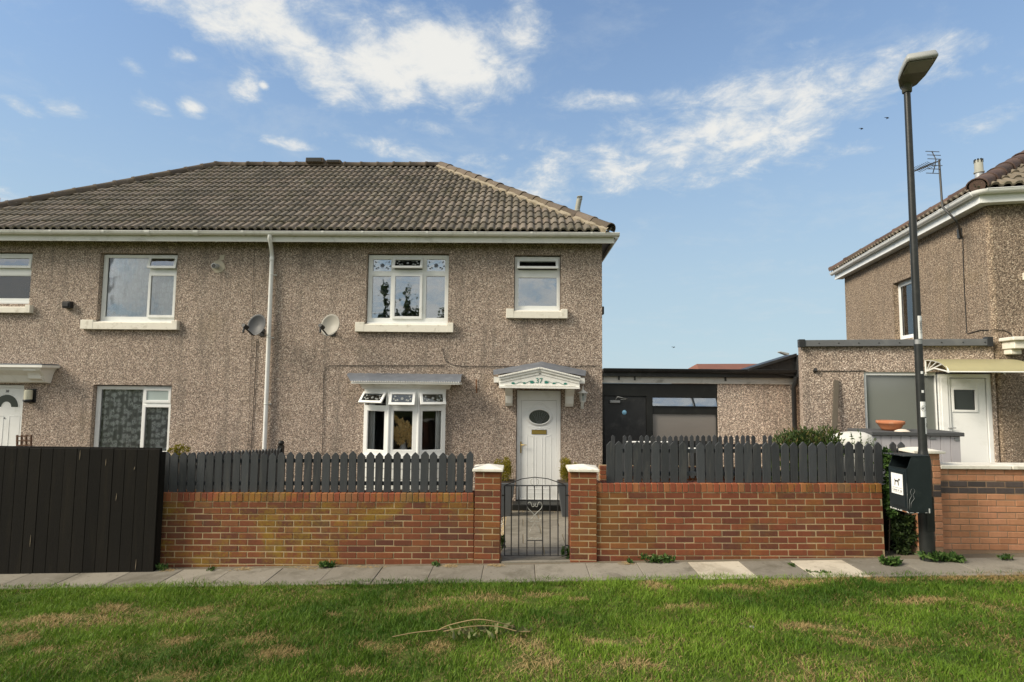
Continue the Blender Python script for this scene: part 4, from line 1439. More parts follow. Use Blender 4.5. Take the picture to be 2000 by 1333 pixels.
MB().fbox(FH, *bx_[:2], .0, .10, *bx_[2:]).build('junction_box', 'plastic_dark', house, bevel=.01)
MB().fbox(FH, bx_[0] + .02, bx_[1] - .015, .098, .12, bx_[2] + .02, bx_[3] - .03).build('junction_lid', 'plastic_dark', house, bevel=.01)
MB().fbox(FH, HX1, HX1 + .07, -.32, -.2, U(1178, 612, HY).z, U(1178, 596, HY).z).build('alarm_box', 'plastic_dark', house, bevel=.01)


def dish(label, px, py, mat, rx=.185, rz_=.215):
    a, z = FH.px(px, py, .45)
    root = thing('satellite_dish', label, 'satellite dish', FH.pt(a, .0, z), group='satellite dishes on the house front')
    fwd = V3((-.14, -.95, .26)).normalized()
    side = fwd.cross(V3((0, 0, 1))).normalized()
    upv = side.cross(fwd).normalized()
    A = Matrix((side, upv, fwd)).transposed()
    c = FH.pt(a, .45, z)
    prof = [(0.001, -.05), (.3, -.045), (.6, -.03), (.85, -.008), (1.0, .008), (1.02, .004), (1.0, -.004), (.6, -.042), (.001, -.062)]
    mb = MB().lathe(c, [(r * rx, h) for r, h in prof], 28, A, True, 1.0, rz_ / rx)
    mb.build('reflector', mat, root)
    bot = c - upv * (rz_ * .98)
    lnb = c + fwd * .33 - upv * (rz_ * .72) + side * -.02
    MB().tube([bot, bot + fwd * .05 - upv * .01, lnb - upv * .03], .014, 6).build('feed_arm', 'plastic_dark', root)
    mb = MB().tube([lnb - fwd * -.06, lnb - fwd * .07], .036, 10).tube([lnb + fwd * .02 - upv * .02, lnb + fwd * .02 - upv * .13], .02, 8)
    mb.build('receiver', 'plastic_dark', root)
    MB().tube([c - fwd * .06, c - fwd * .12 - upv * .04, FH.pt(a - .10, .02, z - .10)], .018, 8).fbox(FH, a - .15, a - .05, .0, .014, z - .18, z - .03).build('wall_bracket', 'plastic_dark', root)
    return root, lnb


dish('dark grey satellite dish beside the white downpipe', 501, 635, 'dish_dark')
rt2, lnb = dish('pale beige satellite dish between downpipe and upstairs window', 645, 635, 'dish_pale')
c = FH.pt(FH.px(650, 634, .40)[0], .41, FH.px(650, 634, .40)[1])
MB().tube([lnb + V3((0, 0, -.13)), lnb + V3((.10, .05, -.17)), lnb + V3((.22, .18, -.06))], .005, 5).build('lead_wire', 'upvc_dirty', rt2)

# lanterns
a, z = FH.px(1138.5, 780, .13)
ln_ = thing('wall_lantern', 'white six sided wall lantern beside door 37', 'lantern', FH.pt(a, 0, z))
c = FH.pt(a, .13, z)
MB().lathe(c, [(.001, .25), (.01, .24), (.012, .19), (.03, .17), (.045, .15), (.105, .12), (.10, .112), (.04, .112)], 6, smooth=False).build('cap', 'lantern_white', ln_)
MB().lathe(c, [(.062, .108), (.048, -.035), (.001, -.035)], 6, smooth=False).build('glass', 'glass_vent', ln_)
mb = MB()
for k in range(6):
    t = k / 6 * 2 * math.pi
    mb.tube([c + V3((.065 * math.cos(t), .065 * math.sin(t), .11)), c + V3((.050 * math.cos(t), .050 * math.sin(t), -.04))], .006, 5)
mb.lathe(c, [(.056, -.03), (.056, -.05), (.02, -.07), (.024, -.10), (.001, -.115)], 8)
mb.build('cage', 'lantern_white', ln_)
MB().tube([c + V3((0, 0, -.03)), c + V3((0, 0, .06))], [.02, .016], 8).build('bulb', 'lantern_white', ln_)
MB().tube([c + V3((0, 0, -.10)), c + V3((0, .05, -.17)), FH.pt(a, .01, z - .13)], .012, 6).fbox(FH, a - .028, a + .028, 0, .02, z - .19, z - .04).build('arm', 'lantern_white', ln_)
a, z = FH.px(54, 772, .1)
l2 = thing('bulkhead_light', 'cream glass wall light with dark base beside door 38', 'wall light', FH.pt(a, 0, z))
MB().lathe(FH.pt(a - .01, .075, z), [(.068, -.10), (.07, .08), (.062, .10), (.001, .105)], 14).build('shade', 'lantern_glow', l2)
MB().fbox(FH, a - .085, a + .085, 0, .02, z - .15, z + .12).lathe(FH.pt(a - .01, .075, z), [(.001, -.15), (.06, -.145), (.078, -.12), (.078, -.09), (.066, -.085)], 14).build('base', 'black_trim', l2)

# ---- curtains, pampas
def curtain(name, label, fr, r, d, matname, folds, amp, cat='curtain', nz=6):
    mb = MB()
    n = folds * 6
    grid = []
    for j in range(nz + 1):
        z = r[3] + (r[2] - r[3]) * j / nz
        grid.append([fr.pt(r[0] + (r[1] - r[0]) * k / n, d + amp * math.sin(2 * math.pi * k / 6 + .6 * math.sin(k * .37)) + .3 * amp * math.sin(k * .9 + j * .4), z) for k in range(n + 1)])
    mb.sheet(grid)
    o = mb.build(name, matname)
    return tag(o, label, cat)


curtain('net_curtain', 'pale blue white net curtain in the open vented upstairs window', FH, (w2[0], w2[1], w2[2], w2[3]), WD - .16, 'net_plain', 16, .018)
curtain('net_curtain', 'pale net curtain in the upstairs window at the left edge', FH, (w1[0], w1[1], w1[2], w1[3]), WD - .16, 'net_plain', 12, .015)
curtain('net_curtain', 'floral lace net curtain in the downstairs window', FH, (w3[0], w3[1], w3[2], w3[3] - .02), WD - .10, 'net_floral', 16, .02)
ca0, ca1 = FH.px(714, 840, -.1)[0], FH.px(733, 840, -.1)[0]
curtain('drape', 'plain grey curtain gathered at the left of the bay window', FH, (ca0 - .06, ca1, bay[2], bay[3]), -.05, 'curtain', 4, .02)
ca0, ca1 = FH.px(851, 840, -.1)[0], FH.px(866, 840, -.1)[0]
curtain('drape', 'plain grey curtain gathered at the right of the bay window', FH, (ca0, ca1 + .08, bay[2], bay[3]), -.05, 'curtain', 4, .02)
va0, vz0 = FH.px(794, 880, -.3)
vs_ = thing('pampas_vase', 'dried golden pampas plumes in a vase behind the bay window', 'dried flowers', FH.pt(va0, .02, bay[2]))
MB().lathe(FH.pt(va0, .02, bay[2] - .03), [(.05, 0), (.075, .05), (.08, .14), (.045, .22), (.05, .26)], 14).build('vase', 'vase', vs_)
rp = np.random.default_rng(3)
for (path_px, thick_) in (([(769, 812), (776, 822), (784, 834)], .035), ([(774, 836), (771, 850), (779, 866)], .075), ([(784, 822), (788, 842), (786, 864)], .080), ([(795, 826), (799, 848), (800, 870)], .080), ([(805, 836), (805, 856), (806, 868)], .045)):
    pp_ = [FH.pt(FH.px(x, y, .13)[0], .13 - .02 * k, FH.px(x, y, .13)[1]) for k, (x, y) in enumerate(path_px)]
    b0 = FH.pt(va0, .02, bay[2] + .22)
    MB().tube([b0, (b0 + pp_[0]) / 2 + V3((0, .03, .04)), pp_[0]], .004, 4).build('stalk', 'straw', vs_)
    mb = MB()
    cv = [pp_[0] * (1 - t) * (1 - t) + pp_[1] * 2 * t * (1 - t) + pp_[2] * t * t for t in np.linspace(0, 1, 8)]
    leaves(900, [(tuple(b), (thick_ * (.55 + .45 * math.sin(math.pi * (.15 + .8 * k / 7))),) * 2 + (.05,)) for k, b in enumerate(cv)], .055, mb, aspect=.16, up=-1.6, rng=rp, shell=.05)
    mb.build('plume', 'pampas', vs_)
bt = MB().lathe(FH.pt(FH.px(1020.5, 592, -.2)[0], -.2, w5[2] + .04), [(.001, 0), (.05, 0), (.05, .14), (.001, .145)], 12).build('tub', 'lantern_white')
tag(bt, 'small white tub inside the upstairs window above the door', 'tub')

# ------------------------------------------------------------------ low extension between the houses
MY = HY + .12
FM = Frame((0, MY), 0.0)
RC = U(1926, 402, 8.7)
RF = U(1650, 544, 14.8)
sv = V3((RF.x - RC.x, RF.y - RC.y, 0)).normalized()           # right house: along its side wall, away from the street
AR = math.atan2(-sv.x, sv.y)
FR = Frame((RC.x, RC.y), AR)                                   # its front
FS = Frame((RC.x, RC.y), AR + math.pi / 2 * -1)                # its side wall, a < 0 runs back
ext_a0 = FR.px(1566, 700)[0]
mx1 = U(1571, 800, MY).x
mid = thing('link_extension', 'low flat roofed link building with black door and window beside number 37', 'extension', (3.6, MY, -.2))
zc1 = FM.px(1350, 738)[1]
zc0 = FM.px(1350, 750)[1]
bk = rect(FM, 1177, 1403, 751, 900)
MB().plate(FM, bk[1], mx1, -.6, zc0, [], -.2, 0).build('wall', 'pebbledash_pale', mid)
MB().fbox(FM, HX1 + .003, mx1, -.2, .035, zc0, zc1 + .05).build('lintel_band', 'concrete_band', mid, bevel=.008)
MB().fbox(FM, HX1 + .003, bk[1], -.25, -.18, -.6, zc0 - .003).build('back_panel', 'black_paint', mid)
drr = rect(FM, 1180, 1264, 774, 915)
winr = rect(FM, 1276, 1401, 777, 862)
fr_ = MB().plate(FM, HX1 + .004, bk[1] - .004, -.5, zc0 - .004, [drr, winr], -.12, -.03).build('timber_frame', 'black_paint', mid, bevel=.004)
dm = MB().fbox(FM, drr[0] + .006, drr[1] - .006, -.10, -.055, drr[2], drr[3] - .006).build('door', 'black_trim', mid, bevel=.004)
cl = FM.px(1202, 785, -.03)
MB().fbox(FM, cl[0] - .11, cl[0] + .09, -.056, -.005, cl[1] - .025, cl[1] + .03).build('door_closer', 'galv', dm, bevel=.008)
MB().tube([FM.pt(cl[0] + .0, -.004, cl[1] + .04), FM.pt(cl[0] + .03, .05, cl[1] + .10), FM.pt(cl[0] + .24, -.02, cl[1] + .055), FM.pt(cl[0] + .1, -.004, cl[1] + .045)], .008, 6).build('closer_arm', 'galv', dm)
bd = FM.px(1219.5, 806, -.05)
axm = Matrix((FM.u, V3((0, 0, 1)), FM.n)).transposed()
MB().lathe(FM.pt(bd[0], -.055, bd[1]), [(.045, 0), (.045, .004), (.001, .0045)], 20, axm).build('safety_disc', 'blue_disc', dm)
MB().fbox(FM, winr[0] - .01, winr[1] + .01, -.085, -.078, winr[2] - .01, winr[3] + .01).build('window_pane', 'frosted_brown', mid)
tr1, tr2 = FM.px(1338, 794, -.05)[1], FM.px(1338, 808, -.05)[1]
MB().fbox(FM, winr[0] - .004, winr[1] + .004, -.077, -.045, tr2 - .015, tr1 + .0).build('transom', 'black_paint', mid, bevel=.004)
tp = FM.px(1338, 794, -.05)[1]
pm = MB().fbox(FM, winr[0] - .005, winr[1] + .005, -.06, -.055, tp, winr[3] + .003)
Mx = hinge_open(FM, (winr[0], winr[1], tp, winr[3]), -.055, math.radians(14))
pm.xform(Mx).build('toplight', 'glass_sky', mid)
# roof edge: black gutter, with the raised wedge at its right end
gt, gb = FM.px(1350, 721.5, .25)[1], FM.px(1350, 739, .25)[1]
MB().fbox(FM, HX1 + .004, mx1 - .02, .06, .105, gb + .02, gt - .01).build('fascia', 'black_trim', mid, bevel=.004)
gutter((HX1 + .01, MY - .17, gt), (mx1 + .02, MY - .17, gt), (0, -1, 0), r=.062).build('gutter', 'black_trim', mid)
MB().box(HX1 + .004, mx1 + 1.2, MY - .16, MY + 5.0, gt - .05, gt - .012).build('roof', 'felt', mid)
for pxx in (1175, 1207, 1238, 1415):
    x = U(pxx, 742, MY - .03).x
    MB().fbox(FM, x, x + .03, .036, .055, zc1 - .06, zc1 + .03).build('bracket', 'black_trim', mid)
wq = [(1462, 721), (1556, 692), (1578.5, 698), (1578.5, 735), (1545, 735)]
mb = MB().prism([FM.pt(FM.px(x, y, .24)[0], .175, FM.px(x, y, .24)[1]) for x, y in wq], (0, .40, 0))
mb.build('end_wedge', 'black_trim', mid)
a0, z0 = FM.px(1462, 721, .25)
a1, z1 = FM.px(1557, 690.5, .25)
MB().hexa([FM.pt(a0, .24, z0 - .05), FM.pt(a1, .24, z1 - .06), FM.pt(a1, .17, z1 - .06), FM.pt(a0, .17, z0 - .05), FM.pt(a0, .24, z0 + .01), FM.pt(a1, .24, z1 + .0), FM.pt(a1, .17, z1), FM.pt(a0, .17, z0 + .01)]).build('verge_board', 'black_trim', mid, bevel=.006)
bx2 = rect(FM, 1557, 1579, 697, 738, d=.26)
MB().fbox(FM, bx2[0] + .01, bx2[1], .16, .265, bx2[2], bx2[3]).build('stop_end', 'black_trim', mid, bevel=.008)
x = U(1551.5, 790, MY - .08).x
dp = MB().tube([(x, MY - .17, gb + .05), (x, MY - .16, gb - .06), (x, MY - .07, gb - .16), (x, MY - .065, -.3)], .042, 10).build('downpipe', 'black_trim', mid)
cb = FM.px(1565.5, 742, .1)
cm = MB().fbox(FM, cb[0] - .065, cb[0] + .06, .04, .12, cb[1] - .06, cb[1] + .06).build('camera_box', 'upvc_dirty', mid, bevel=.01)
MB().lathe(FM.pt(cb[0] - .01, .12, cb[1]), [(.04, 0), (.042, .012), (.03, .016), (.001, .012)], 14, axm).build('lens', 'black_trim', cm)

# ------------------------------------------------------------------ house on the right, with its side extension
rh = thing('neighbour_house', 'pebbledashed house at the right edge with brown tiled roof and flat roofed side porch', 'house', (RC.x, RC.y, 0))
EZR = 5.075
sw = rect(FS, 1756, 1801, 545, 662, d=-.1)
L_side = (RF - RC).length
MB().plate(FS, -L_side - .02, -.07, -.4, EZR, [(sw[0], sw[1], sw[2], sw[3])], -.25, 0).build('wall', 'pebbledash_warm', rh)
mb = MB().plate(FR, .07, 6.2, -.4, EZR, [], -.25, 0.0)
mb.build('wall', 'pebbledash_shaded', rh)
# the dash turns the corner in a soft curve
mb = MB()
mb.tube([FR.pt(.07, -.07, -.4), FR.pt(.07, -.07, EZR)], .07, 24, cap=False)
mb.build('rounded_corner', 'pebbledash_warm', rh)
MB().fbox(FS, -L_side, -.26, -3.0, -2.9, 0, EZR).build('room_lining', 'room_plaster', rh)
swo = window(rh, FS, sw, -.1, [((sw[0] + .07, sw[1] - .07, sw[2] + .08, sw[3] - .08), 'fixed', 'glass_net')], sill=(sw[0] - .1, sw[1] + .1, sw[2] - .12, sw[2] - .02), label='narrow side window with pale blind')
mb = MB()
nsl = 26
for k in range(nsl):
    z = sw[2] + .08 + (sw[3] - sw[2] - .16) * (k + .5) / nsl
    mb.hexa([FS.pt(sw[0] + .06, -.20, z - .012), FS.pt(sw[1] - .06, -.20, z - .012), FS.pt(sw[1] - .06, -.235, z + .012), FS.pt(sw[0] + .06, -.235, z + .012), FS.pt(sw[0] + .06, -.199, z - .008), FS.pt(sw[1] - .06, -.199, z - .008), FS.pt(sw[1] - .06, -.234, z + .016), FS.pt(sw[0] + .06, -.234, z + .016)])
tag(mb.build('blind', 'upvc'), 'pale slatted blind in the side window behind the lamp post', 'blind')
# eaves
OV = .16
mb = MB()
P = lambda a, d, z: FR.pt(a, d, z)
back = L_side - .10
fzr0, fzr1 = EZR - .005, EZR + .20


def rbox(a0, a1, d0, d1, z0, z1):
    return MB().fbox(FR, a0, a1, d0, d1, z0, z1)


rbox(-OV, 6.4, -.02, OV, fzr0 + .01, fzr0 + .03).fbox(FR, -OV, .02, -back - .3, -.021, fzr0 + .0095, fzr0 + .03).build('soffit', 'upvc_dirty', rh)
rbox(-OV, 6.4, OV, OV + .022, fzr0, fzr1).build('fascia', 'upvc', rh, bevel=.003)
rbox(-OV - .022, -OV, -back - .3, OV + .022, fzr0 - .002, fzr1 - .002).build('fascia', 'upvc', rh, bevel=.003)
gp0, gp1 = P(-OV - .08, -back - .32, fzr1 - .02), P(-OV - .08, OV + .0, fzr1 - .02)
gutter(gp0, gp1, -FR.u).build('gutter', 'upvc', rh)
gutter(P(-OV + .02, OV + .085, fzr1 - .018), P(6.4, OV + .085, fzr1 - .018), FR.n).build('gutter', 'upvc', rh)
# curved corner piece of the gutter
mb = MB()
rows = []
for k in range(9):
    t = math.pi / 2 * k / 8
    cen = P(-OV + .03, OV - .01, fzr1 - .019)
    dirv_ = (-FR.u * math.cos(t) + FR.n * math.sin(t))
    rows.append([cen + dirv_ * (.10 + .06 * math.cos(q)) + V3((0, 0, .068 * math.sin(q))) for q in np.linspace(0, -math.pi, 9)])
mb.sheet(rows)
mb.build('gutter_corner', 'upvc', rh)
for s in (.9, 1.9, 2.9, 3.9, 4.9):
    c = P(-OV - .08, OV - s, fzr1 - .02)
    rows = [[c + FR.n * q + (-FR.u) * .065 * math.cos(t) + V3((0, 0, .075 * math.sin(t))) for t in np.linspace(.15, -math.pi, 9)] for q in (-.02, .02)]
    MB().sheet(rows).build('gutter_clip', 'upvc_dirty', rh)
# roof
hw_ = (back + .3 + OV) / 2
pitch = math.radians(31.5)
reL = P(-OV - .07, OV + .07, fzr1 + .02)
rbL = P(-OV - .07, -back - .37, fzr1 + .02)
mid_d = (OV + .07 - back - .37) / 2
run = (OV + .07 + back + .37) / 2
apexR = P(-OV - .07 + run, mid_d, fzr1 + .02 + run * math.tan(pitch))
farR = P(7.5, mid_d, apexR.z)
reR = P(7.5, OV + .07, fzr1 + .02)
rbR = P(7.5, -back - .37, fzr1 + .02)
dzr = V3((0, 0, -.03))
rroof = MB().add([p + dzr for p in (reL, rbL, apexR, farR, reR, rbR)], [(1, 0, 2), (0, 4, 3, 2), (5, 1, 2, 3)]).build('roof', 'underlay', rh)
s_front = (apexR - P(-OV - .07 + run, OV + .07, fzr1 + .02)).normalized()
s_side = (apexR - P(-OV - .07, mid_d, fzr1 + .02)).normalized()
nf = FR.u.cross(s_front)
uS = (reL - rbL).normalized()
ns = uS.cross(s_side)


def clip_plane(p, q, nn, inside):
    v = (q - p).cross(nn).normalized()
    return (p, -v if (inside - p).dot(v) > 0 else v)


slR = run / math.cos(pitch)
G0 = GAUGE
GAUGE = slR / round(slR / .345)
nc = int(round(slR / .345))
cA = clip_plane(reL, apexR, ns, (reL + rbL) / 2)
cB = clip_plane(rbL, apexR, ns, (reL + rbL) / 2)
roof_slope(rroof, rbL, uS, s_side, (reL - rbL).length + .3, nc, [cA, cB], 'roof_tile_olive', limit=200, seed=9)
cC = clip_plane(reL, apexR, nf, reR)
cD = (P(2.6, 0, 0), FR.u)
roof_slope(rroof, reL, FR.u, s_front, 3.2, nc, [cC, cD], 'roof_tile_olive', limit=90, seed=10)
rt_b = ridge_mesh('roof_tile_brown')
ridge_run(rroof, reL + V3((0, 0, .03)), apexR + V3((0, 0, .03)), rt_b, seed=12)
ridge_run(rroof, rbL + V3((0, 0, .03)), apexR + V3((0, 0, .03)), rt_b, seed=13)
MB().lathe(reL + V3((0, 0, .03)) + (apexR - reL).normalized() * .012, [(.001, 0), (.105, 0)], 14, Matrix(((apexR - reL).normalized().orthogonal().normalized(), (apexR - reL).normalized().cross((apexR - reL).normalized().orthogonal()).normalized(), (apexR - reL).normalized())).transposed()).build('hip_plug', 'roof_tile_brown', rroof)
# flue through the side slope
fb = None
for k in range(200):
    al_ = .05 + k * .01
    q = P(-OV - .07 + .30, OV + .07 - al_, fzr1 + .02 + .30 * math.tan(pitch))
    if proj(q)[0] < 1914:
        fb = q + V3((0, 0, .22))
        break
if fb is None:
    fb = P(.0, -.6, fzr1 + .3)
ff = MB().tube([fb + V3((0, 0, -.35)), fb], .058, 12).build('flue', 'flue_base', rh)
MB().tube([fb, fb + V3((0, 0, .02)), fb + V3((0, 0, .025)), fb + V3((0, 0, .20)), fb + V3((0, 0, .225))], [.072, .072, .06, .058, .03], 12).build('flue_cap', 'flue_pipe', ff)
mb = MB()
for k in range(8):
    t = k / 8 * 2 * math.pi
    c = fb + V3((.052 * math.cos(t), .052 * math.sin(t), .20))
    mb.box(c.x - .008, c.x + .008, c.y - .008, c.y + .008, c.z - .03, c.z + .03)
mb.build('flue_slots', 'black_paint', ff)
# white corbel of the front canopy at the right edge
cb_ = FR.px(1990, 668, .3)
mb = rbox(cb_[0] - .10, cb_[0] + 1.6, .0, .36, cb_[1] + .02, cb_[1] + .075)
mb.fbox(FR, cb_[0] - .06, cb_[0] + .12, .0, .30, cb_[1] - .10, cb_[1] + .018)
mb.fbox(FR, cb_[0] - .04, cb_[0] + .10, .0, .18, cb_[1] - .18, cb_[1] - .102)
mb.build('door_canopy', 'paint_cream', rh, bevel=.01)
sl2 = FR.px(1998, 540, .02)
rbox(sl2[0], sl2[0] + 1.3, .0, .08, sl2[1] - .06, sl2[1] + .05).build('sill', 'paint_cream', rh, bevel=.006)
# cables on the side wall
wall_cable('cable', [(1880, 465), (1883, 560), (1888, 650), (1891, 652), (1914, 645), (1930, 645)], fr=FS, parent=rh, r=.006)
wall_cable('cable', [(1935, 645), (1960, 645), (1974, 652), (1982, 668)], fr=FR, parent=rh, r=.006)

# ---- side porch (flat roof, parapet, window, door)
pz1 = FR.px(1740, 664)[1]
pz0 = FR.px(1740, 677)[1]
pw = rect(FR, 1689, 1832, 727, 908, d=-.02)
pd = rect(FR, 1836, 1940, 731, 915, d=-.02)
side_pt = FR.pt(ext_a0, 0, 0)
rayd = V3((side_pt.x, side_pt.y, 0)).normalized()
mb = MB().plate(FR, ext_a0, -.006, -.3, pz0, [(pw[0], pd[1], -.1, pw[3])], -.2, .001)
mb.hexa([side_pt + V3((0, 0, -.3)), side_pt + rayd * 1.9 + V3((0, 0, -.3)), side_pt + rayd * 1.9 + V3((.2, 0, -.3)), side_pt + V3((.19, .05, -.3)),
         side_pt + V3((0, 0, pz0)), side_pt + rayd * 1.9 + V3((0, 0, pz0)), side_pt + rayd * 1.9 + V3((.2, 0, pz0)), side_pt + V3((.19, .05, pz0))])
mb.build('porch_wall', 'pebbledash', rh)
pe = FR.px(1937, 662, .06)[0]
pa = FR.px(1560, 668, .06)[0]
par = rbox(pa, pe, -.02, .075, pz0 + .0, pz1).build('parapet_trim', 'parapet_metal', rh, bevel=.006)
rbox(pa, pa + .09, -.021, .09, pz0 - .012, pz1 + .012).build('trim_cap', 'black_trim', par, bevel=.004)
rbox(pe - .07, pe + .005, -.04, .09, pz0 - .012, pz1 + .03).build('trim_cap', 'black_trim', par, bevel=.004)
for k in range(9):
    a_ = pa + .3 + k * (pe - pa - .4) / 8
    axr = Matrix((FR.u, V3((0, 0, 1)), FR.n)).transposed()
    MB().lathe(FR.pt(a_, .075, (pz0 + pz1) / 2), [(.010, 0), (.009, .006), (.001, .007)], 8, axr).build('screw', 'black_trim', par)
MB().prism([side_pt + rayd * .05 + V3((.03, 0, pz0 + .002)), side_pt + rayd * 1.88 + V3((.03, 0, pz0 + .002)), FR.pt(-.02, -2.0, pz0 + .002), FR.pt(-.02, -.022, pz0 + .002)], (0, 0, .04)).build('porch_roof', 'felt', rh)
pwo = MB().plate(FR, pw[0], pw[1], pw[2], pw[3], [(pw[0] + .045, pw[1] - .01, pw[2] + .05, pw[3] - .055)], -.10, -.03).build('window', 'upvc', rh, bevel=.004)
pwo['label'] = 'large frosted grey porch window'
MB().fbox(FR, pw[0] + .04, pw[1] - .005, -.075, -.068, pw[2] + .045, pw[3] - .05).build('pane', 'frosted_grey', pwo)
dl = (pd[0] + .16, pd[1] - .06, pd[2], pd[3] - .06)
pdo = MB().plate(FR, pd[0], pd[1], pd[2], pd[3], [dl], -.11, -.025).build('door', 'upvc', rh, bevel=.005)
pdo['label'] = 'plain white porch door with small square window'
dwn = rect(FR, 1863, 1904, 762, 801, d=-.05)
MB().plate(FR, dl[0] + .006, dl[1] - .006, dl[2], dl[3] - .006, [shrink(dwn, -.005)], -.09, -.05).build('door_leaf', 'upvc', pdo, bevel=.004)
MB().plate(FR, *shrink(dwn, -.035), [dwn], -.049, -.036).build('pane_surround', 'upvc', pdo, bevel=.004)
MB().fbox(FR, dwn[0] - .004, dwn[1] + .004, -.075, -.068, dwn[2] - .004, dwn[3] + .004).build('pane', 'frosted_dark', pdo)
pn = (pd[0] + .035, pd[0] + .125)
rbox(*pn, -.024, -.012, pd[2], pd[3] - .05).build('side_panel', 'upvc', pdo, bevel=.004)
hh = FR.px(1853, 836, 0)
MB().tube([FR.pt(hh[0], -.05, hh[1]), FR.pt(hh[0], -.005, hh[1]), FR.pt(hh[0] + .10, -.003, hh[1])], .008, 6).build('handle', 'galv', pdo)
# awning of yellowed sheet on white brackets
aw0, aw1 = FR.px(1817, 712, .2)[0], FR.px(1988, 714, .3)[0]
zt_, zb_ = FR.px(1840, 702, .05)[1], FR.px(1900, 727, .6)[1]
awn = thing('door_awning', 'curved yellowed plastic awning on white brackets over the porch door', 'awning', FR.pt(aw0, 0, zb_))
prof_ = [(.01 + .66 * math.sin(t), zb_ + (zt_ - zb_) * (math.cos(t))) for t in np.linspace(0, math.pi / 2, 12)]
mb = MB()
mb.sheet([[FR.pt(a, d_, z_) for a in np.linspace(aw0, aw1, 9)] for d_, z_ in prof_])
mb.sheet([[FR.pt(a, d_, z_ - .006) for a in np.linspace(aw1, aw0, 9)] for d_, z_ in prof_])
mb.build('canopy_sheet', 'polycarbonate', awn)
for a in (aw0 + .02, aw1 - .02):
    mb = MB()
    mb.tube([FR.pt(a, d_, z_ - .016) for d_, z_ in prof_], .014, 6)
    mb.tube([FR.pt(a, .012, zt_), FR.pt(a, .012, zb_ - .02)], .014, 6)
    mb.tube([FR.pt(a, .012, zb_ + .01), FR.pt(a, .28, zb_ + .06), FR.pt(a, .64, zb_ + .005)], .013, 6)
    for t in (.3, .6, .9):
        mb.tube([FR.pt(a, .03, zb_ + .02), FR.pt(a, .66 * math.sin(t), zb_ + (zt_ - zb_) * math.cos(t) - .01)], .010, 6)
    mb.build('bracket', 'upvc_dirty', awn)
MB().tube([FR.pt(aw0, .67, zb_), FR.pt(aw1, .67, zb_)], .012, 6).build('front_rail', 'upvc_dirty', awn)
MB().tube([FR.pt(FR.px(1592, 722, .02)[0], .05, FR.px(1592, 722, .02)[1]), FR.pt(FR.px(1592, 726, .02)[0], .0, FR.px(1592, 726, .02)[1])], .03, 8).build('cable_gland', 'plastic_dark', rh)
wall_cable('cable', [(1592, 725), (1640, 725), (1690, 724.5)], fr=FR, parent=rh, r=.006)

# ---- aerial
d_ = .42
fp = lambda x, y, d=.42: FS.pt(FS.px(x, y, d)[0], d, FS.px(x, y, d)[1])
ae = thing('tv_aerial', 'television aerial on a cranked mast at the eaves of the right house', 'aerial', fp(1876, 458, .02))
MB().tube([fp(1876, 462, .03), fp(1872, 440, .2), fp(1866, 430), fp(1842, 406), fp(1840, 398), fp(1834, 313)], .016, 8).build('mast', 'alloy', ae)
q = fp(1876, 455, .02)
MB().fbox(FS, FS.px(1876, 455)[0] - .05, FS.px(1876, 455)[0] + .06, 0, .03, q.z - .08, q.z + .08).build('wall_bracket', 'alloy', ae)
hd_ = fp(1834, 315)
boom_end = fp(1786, 334)
MB().tube([hd_ + (hd_ - boom_end) * .05, boom_end], .010, 6).build('boom', 'alloy', ae)
bdir = (boom_end - hd_).normalized()
sdv = bdir.cross(V3((0, 0, 1))).normalized()
for k in range(9):
    c = hd_ + (boom_end - hd_) * (.28 + .08 * k)
    e = MB()
    for q_ in (-.5, .5):
        e.tube([c, c + sdv * .07 + V3((0, 0, q_ * .09))], .0045, 4).tube([c, c - sdv * .07 + V3((0, 0, q_ * .09))], .0045, 4)
    e.build('director', 'alloy', ae)
cen = hd_ + bdir * .03
for (y0, x0, x1) in ((296, 1808, 1834), (303, 1811, 1837), (310.5, 1812, 1838), (323, 1811, 1840), (330, 1811, 1836), (338.5, 1809, 1835)):
    MB().tube([fp(x0, y0, .43), fp(x1, y0 + 1, .43)], .007, 5).build('reflector_rod', 'alloy', ae)
MB().tube([fp(1820, 296), fp(1828, 312), fp(1826, 325), fp(1822, 339)], .008, 5).build('reflector_frame', 'alloy', ae)

# ------------------------------------------------------------------ brick front walls
BL, BH, BD, JT = .215, .065, .1025, .010
BRK = {}


def brick_me(L, H, D, mat):
    key = (round(L, 3), round(H, 3), round(D, 3), mat)
    if key not in BRK:
        BRK[key] = MB().box(0, L, 0, D, 0, H).mesh('brick', mat, bevel=.004)
    return BRK[key]


def lay_brick(root, x, y, z, L, H, D, mat, rot90=False):
    j = random.uniform
    M = Matrix.Translation((x, y + j(-.002, .003), z + j(-.0012, .0012))) @ Matrix.Rotation(j(-.004, .004), 4, 'Y') @ Matrix.Rotation(j(-.006, .006), 4, 'Z')
    return place('brick', brick_me(L, H, D, mat), root, M, local=True)


def brick_wall(root, x0, x1, y, ztop, courses, mat, soldier=None, start=0.0, special=None, heads=True):
    """courses counted down from ztop (local axes of root)"""
    top = ztop
    if soldier:
        n = int(round((x1 - x0) / (BH + JT)))
        st = (x1 - x0) / n
        for k in range(n):
            lay_brick(root, x0 + k * st + JT / 2, y - .006, ztop - .1025, st - JT, .1025, .215, soldier)
        top = ztop - .1025 - JT
    for c in range(courses):
        z = top - (c + 1) * (BH + JT) + JT
        off = (BL + JT) / 2 if c % 2 else 0.0
        x = x0 - off - start
        while x < x1 - .02:
            a, b = max(x, x0), min(x + BL, x1)
            if b - a > .03:
                mm = mat
                if special:
                    mm = special(c) or mat
                lay_brick(root, a, y, z, b - a, BH, BD, mm)
            x += BL + JT
    zb = top - courses * (BH + JT)
    return zb


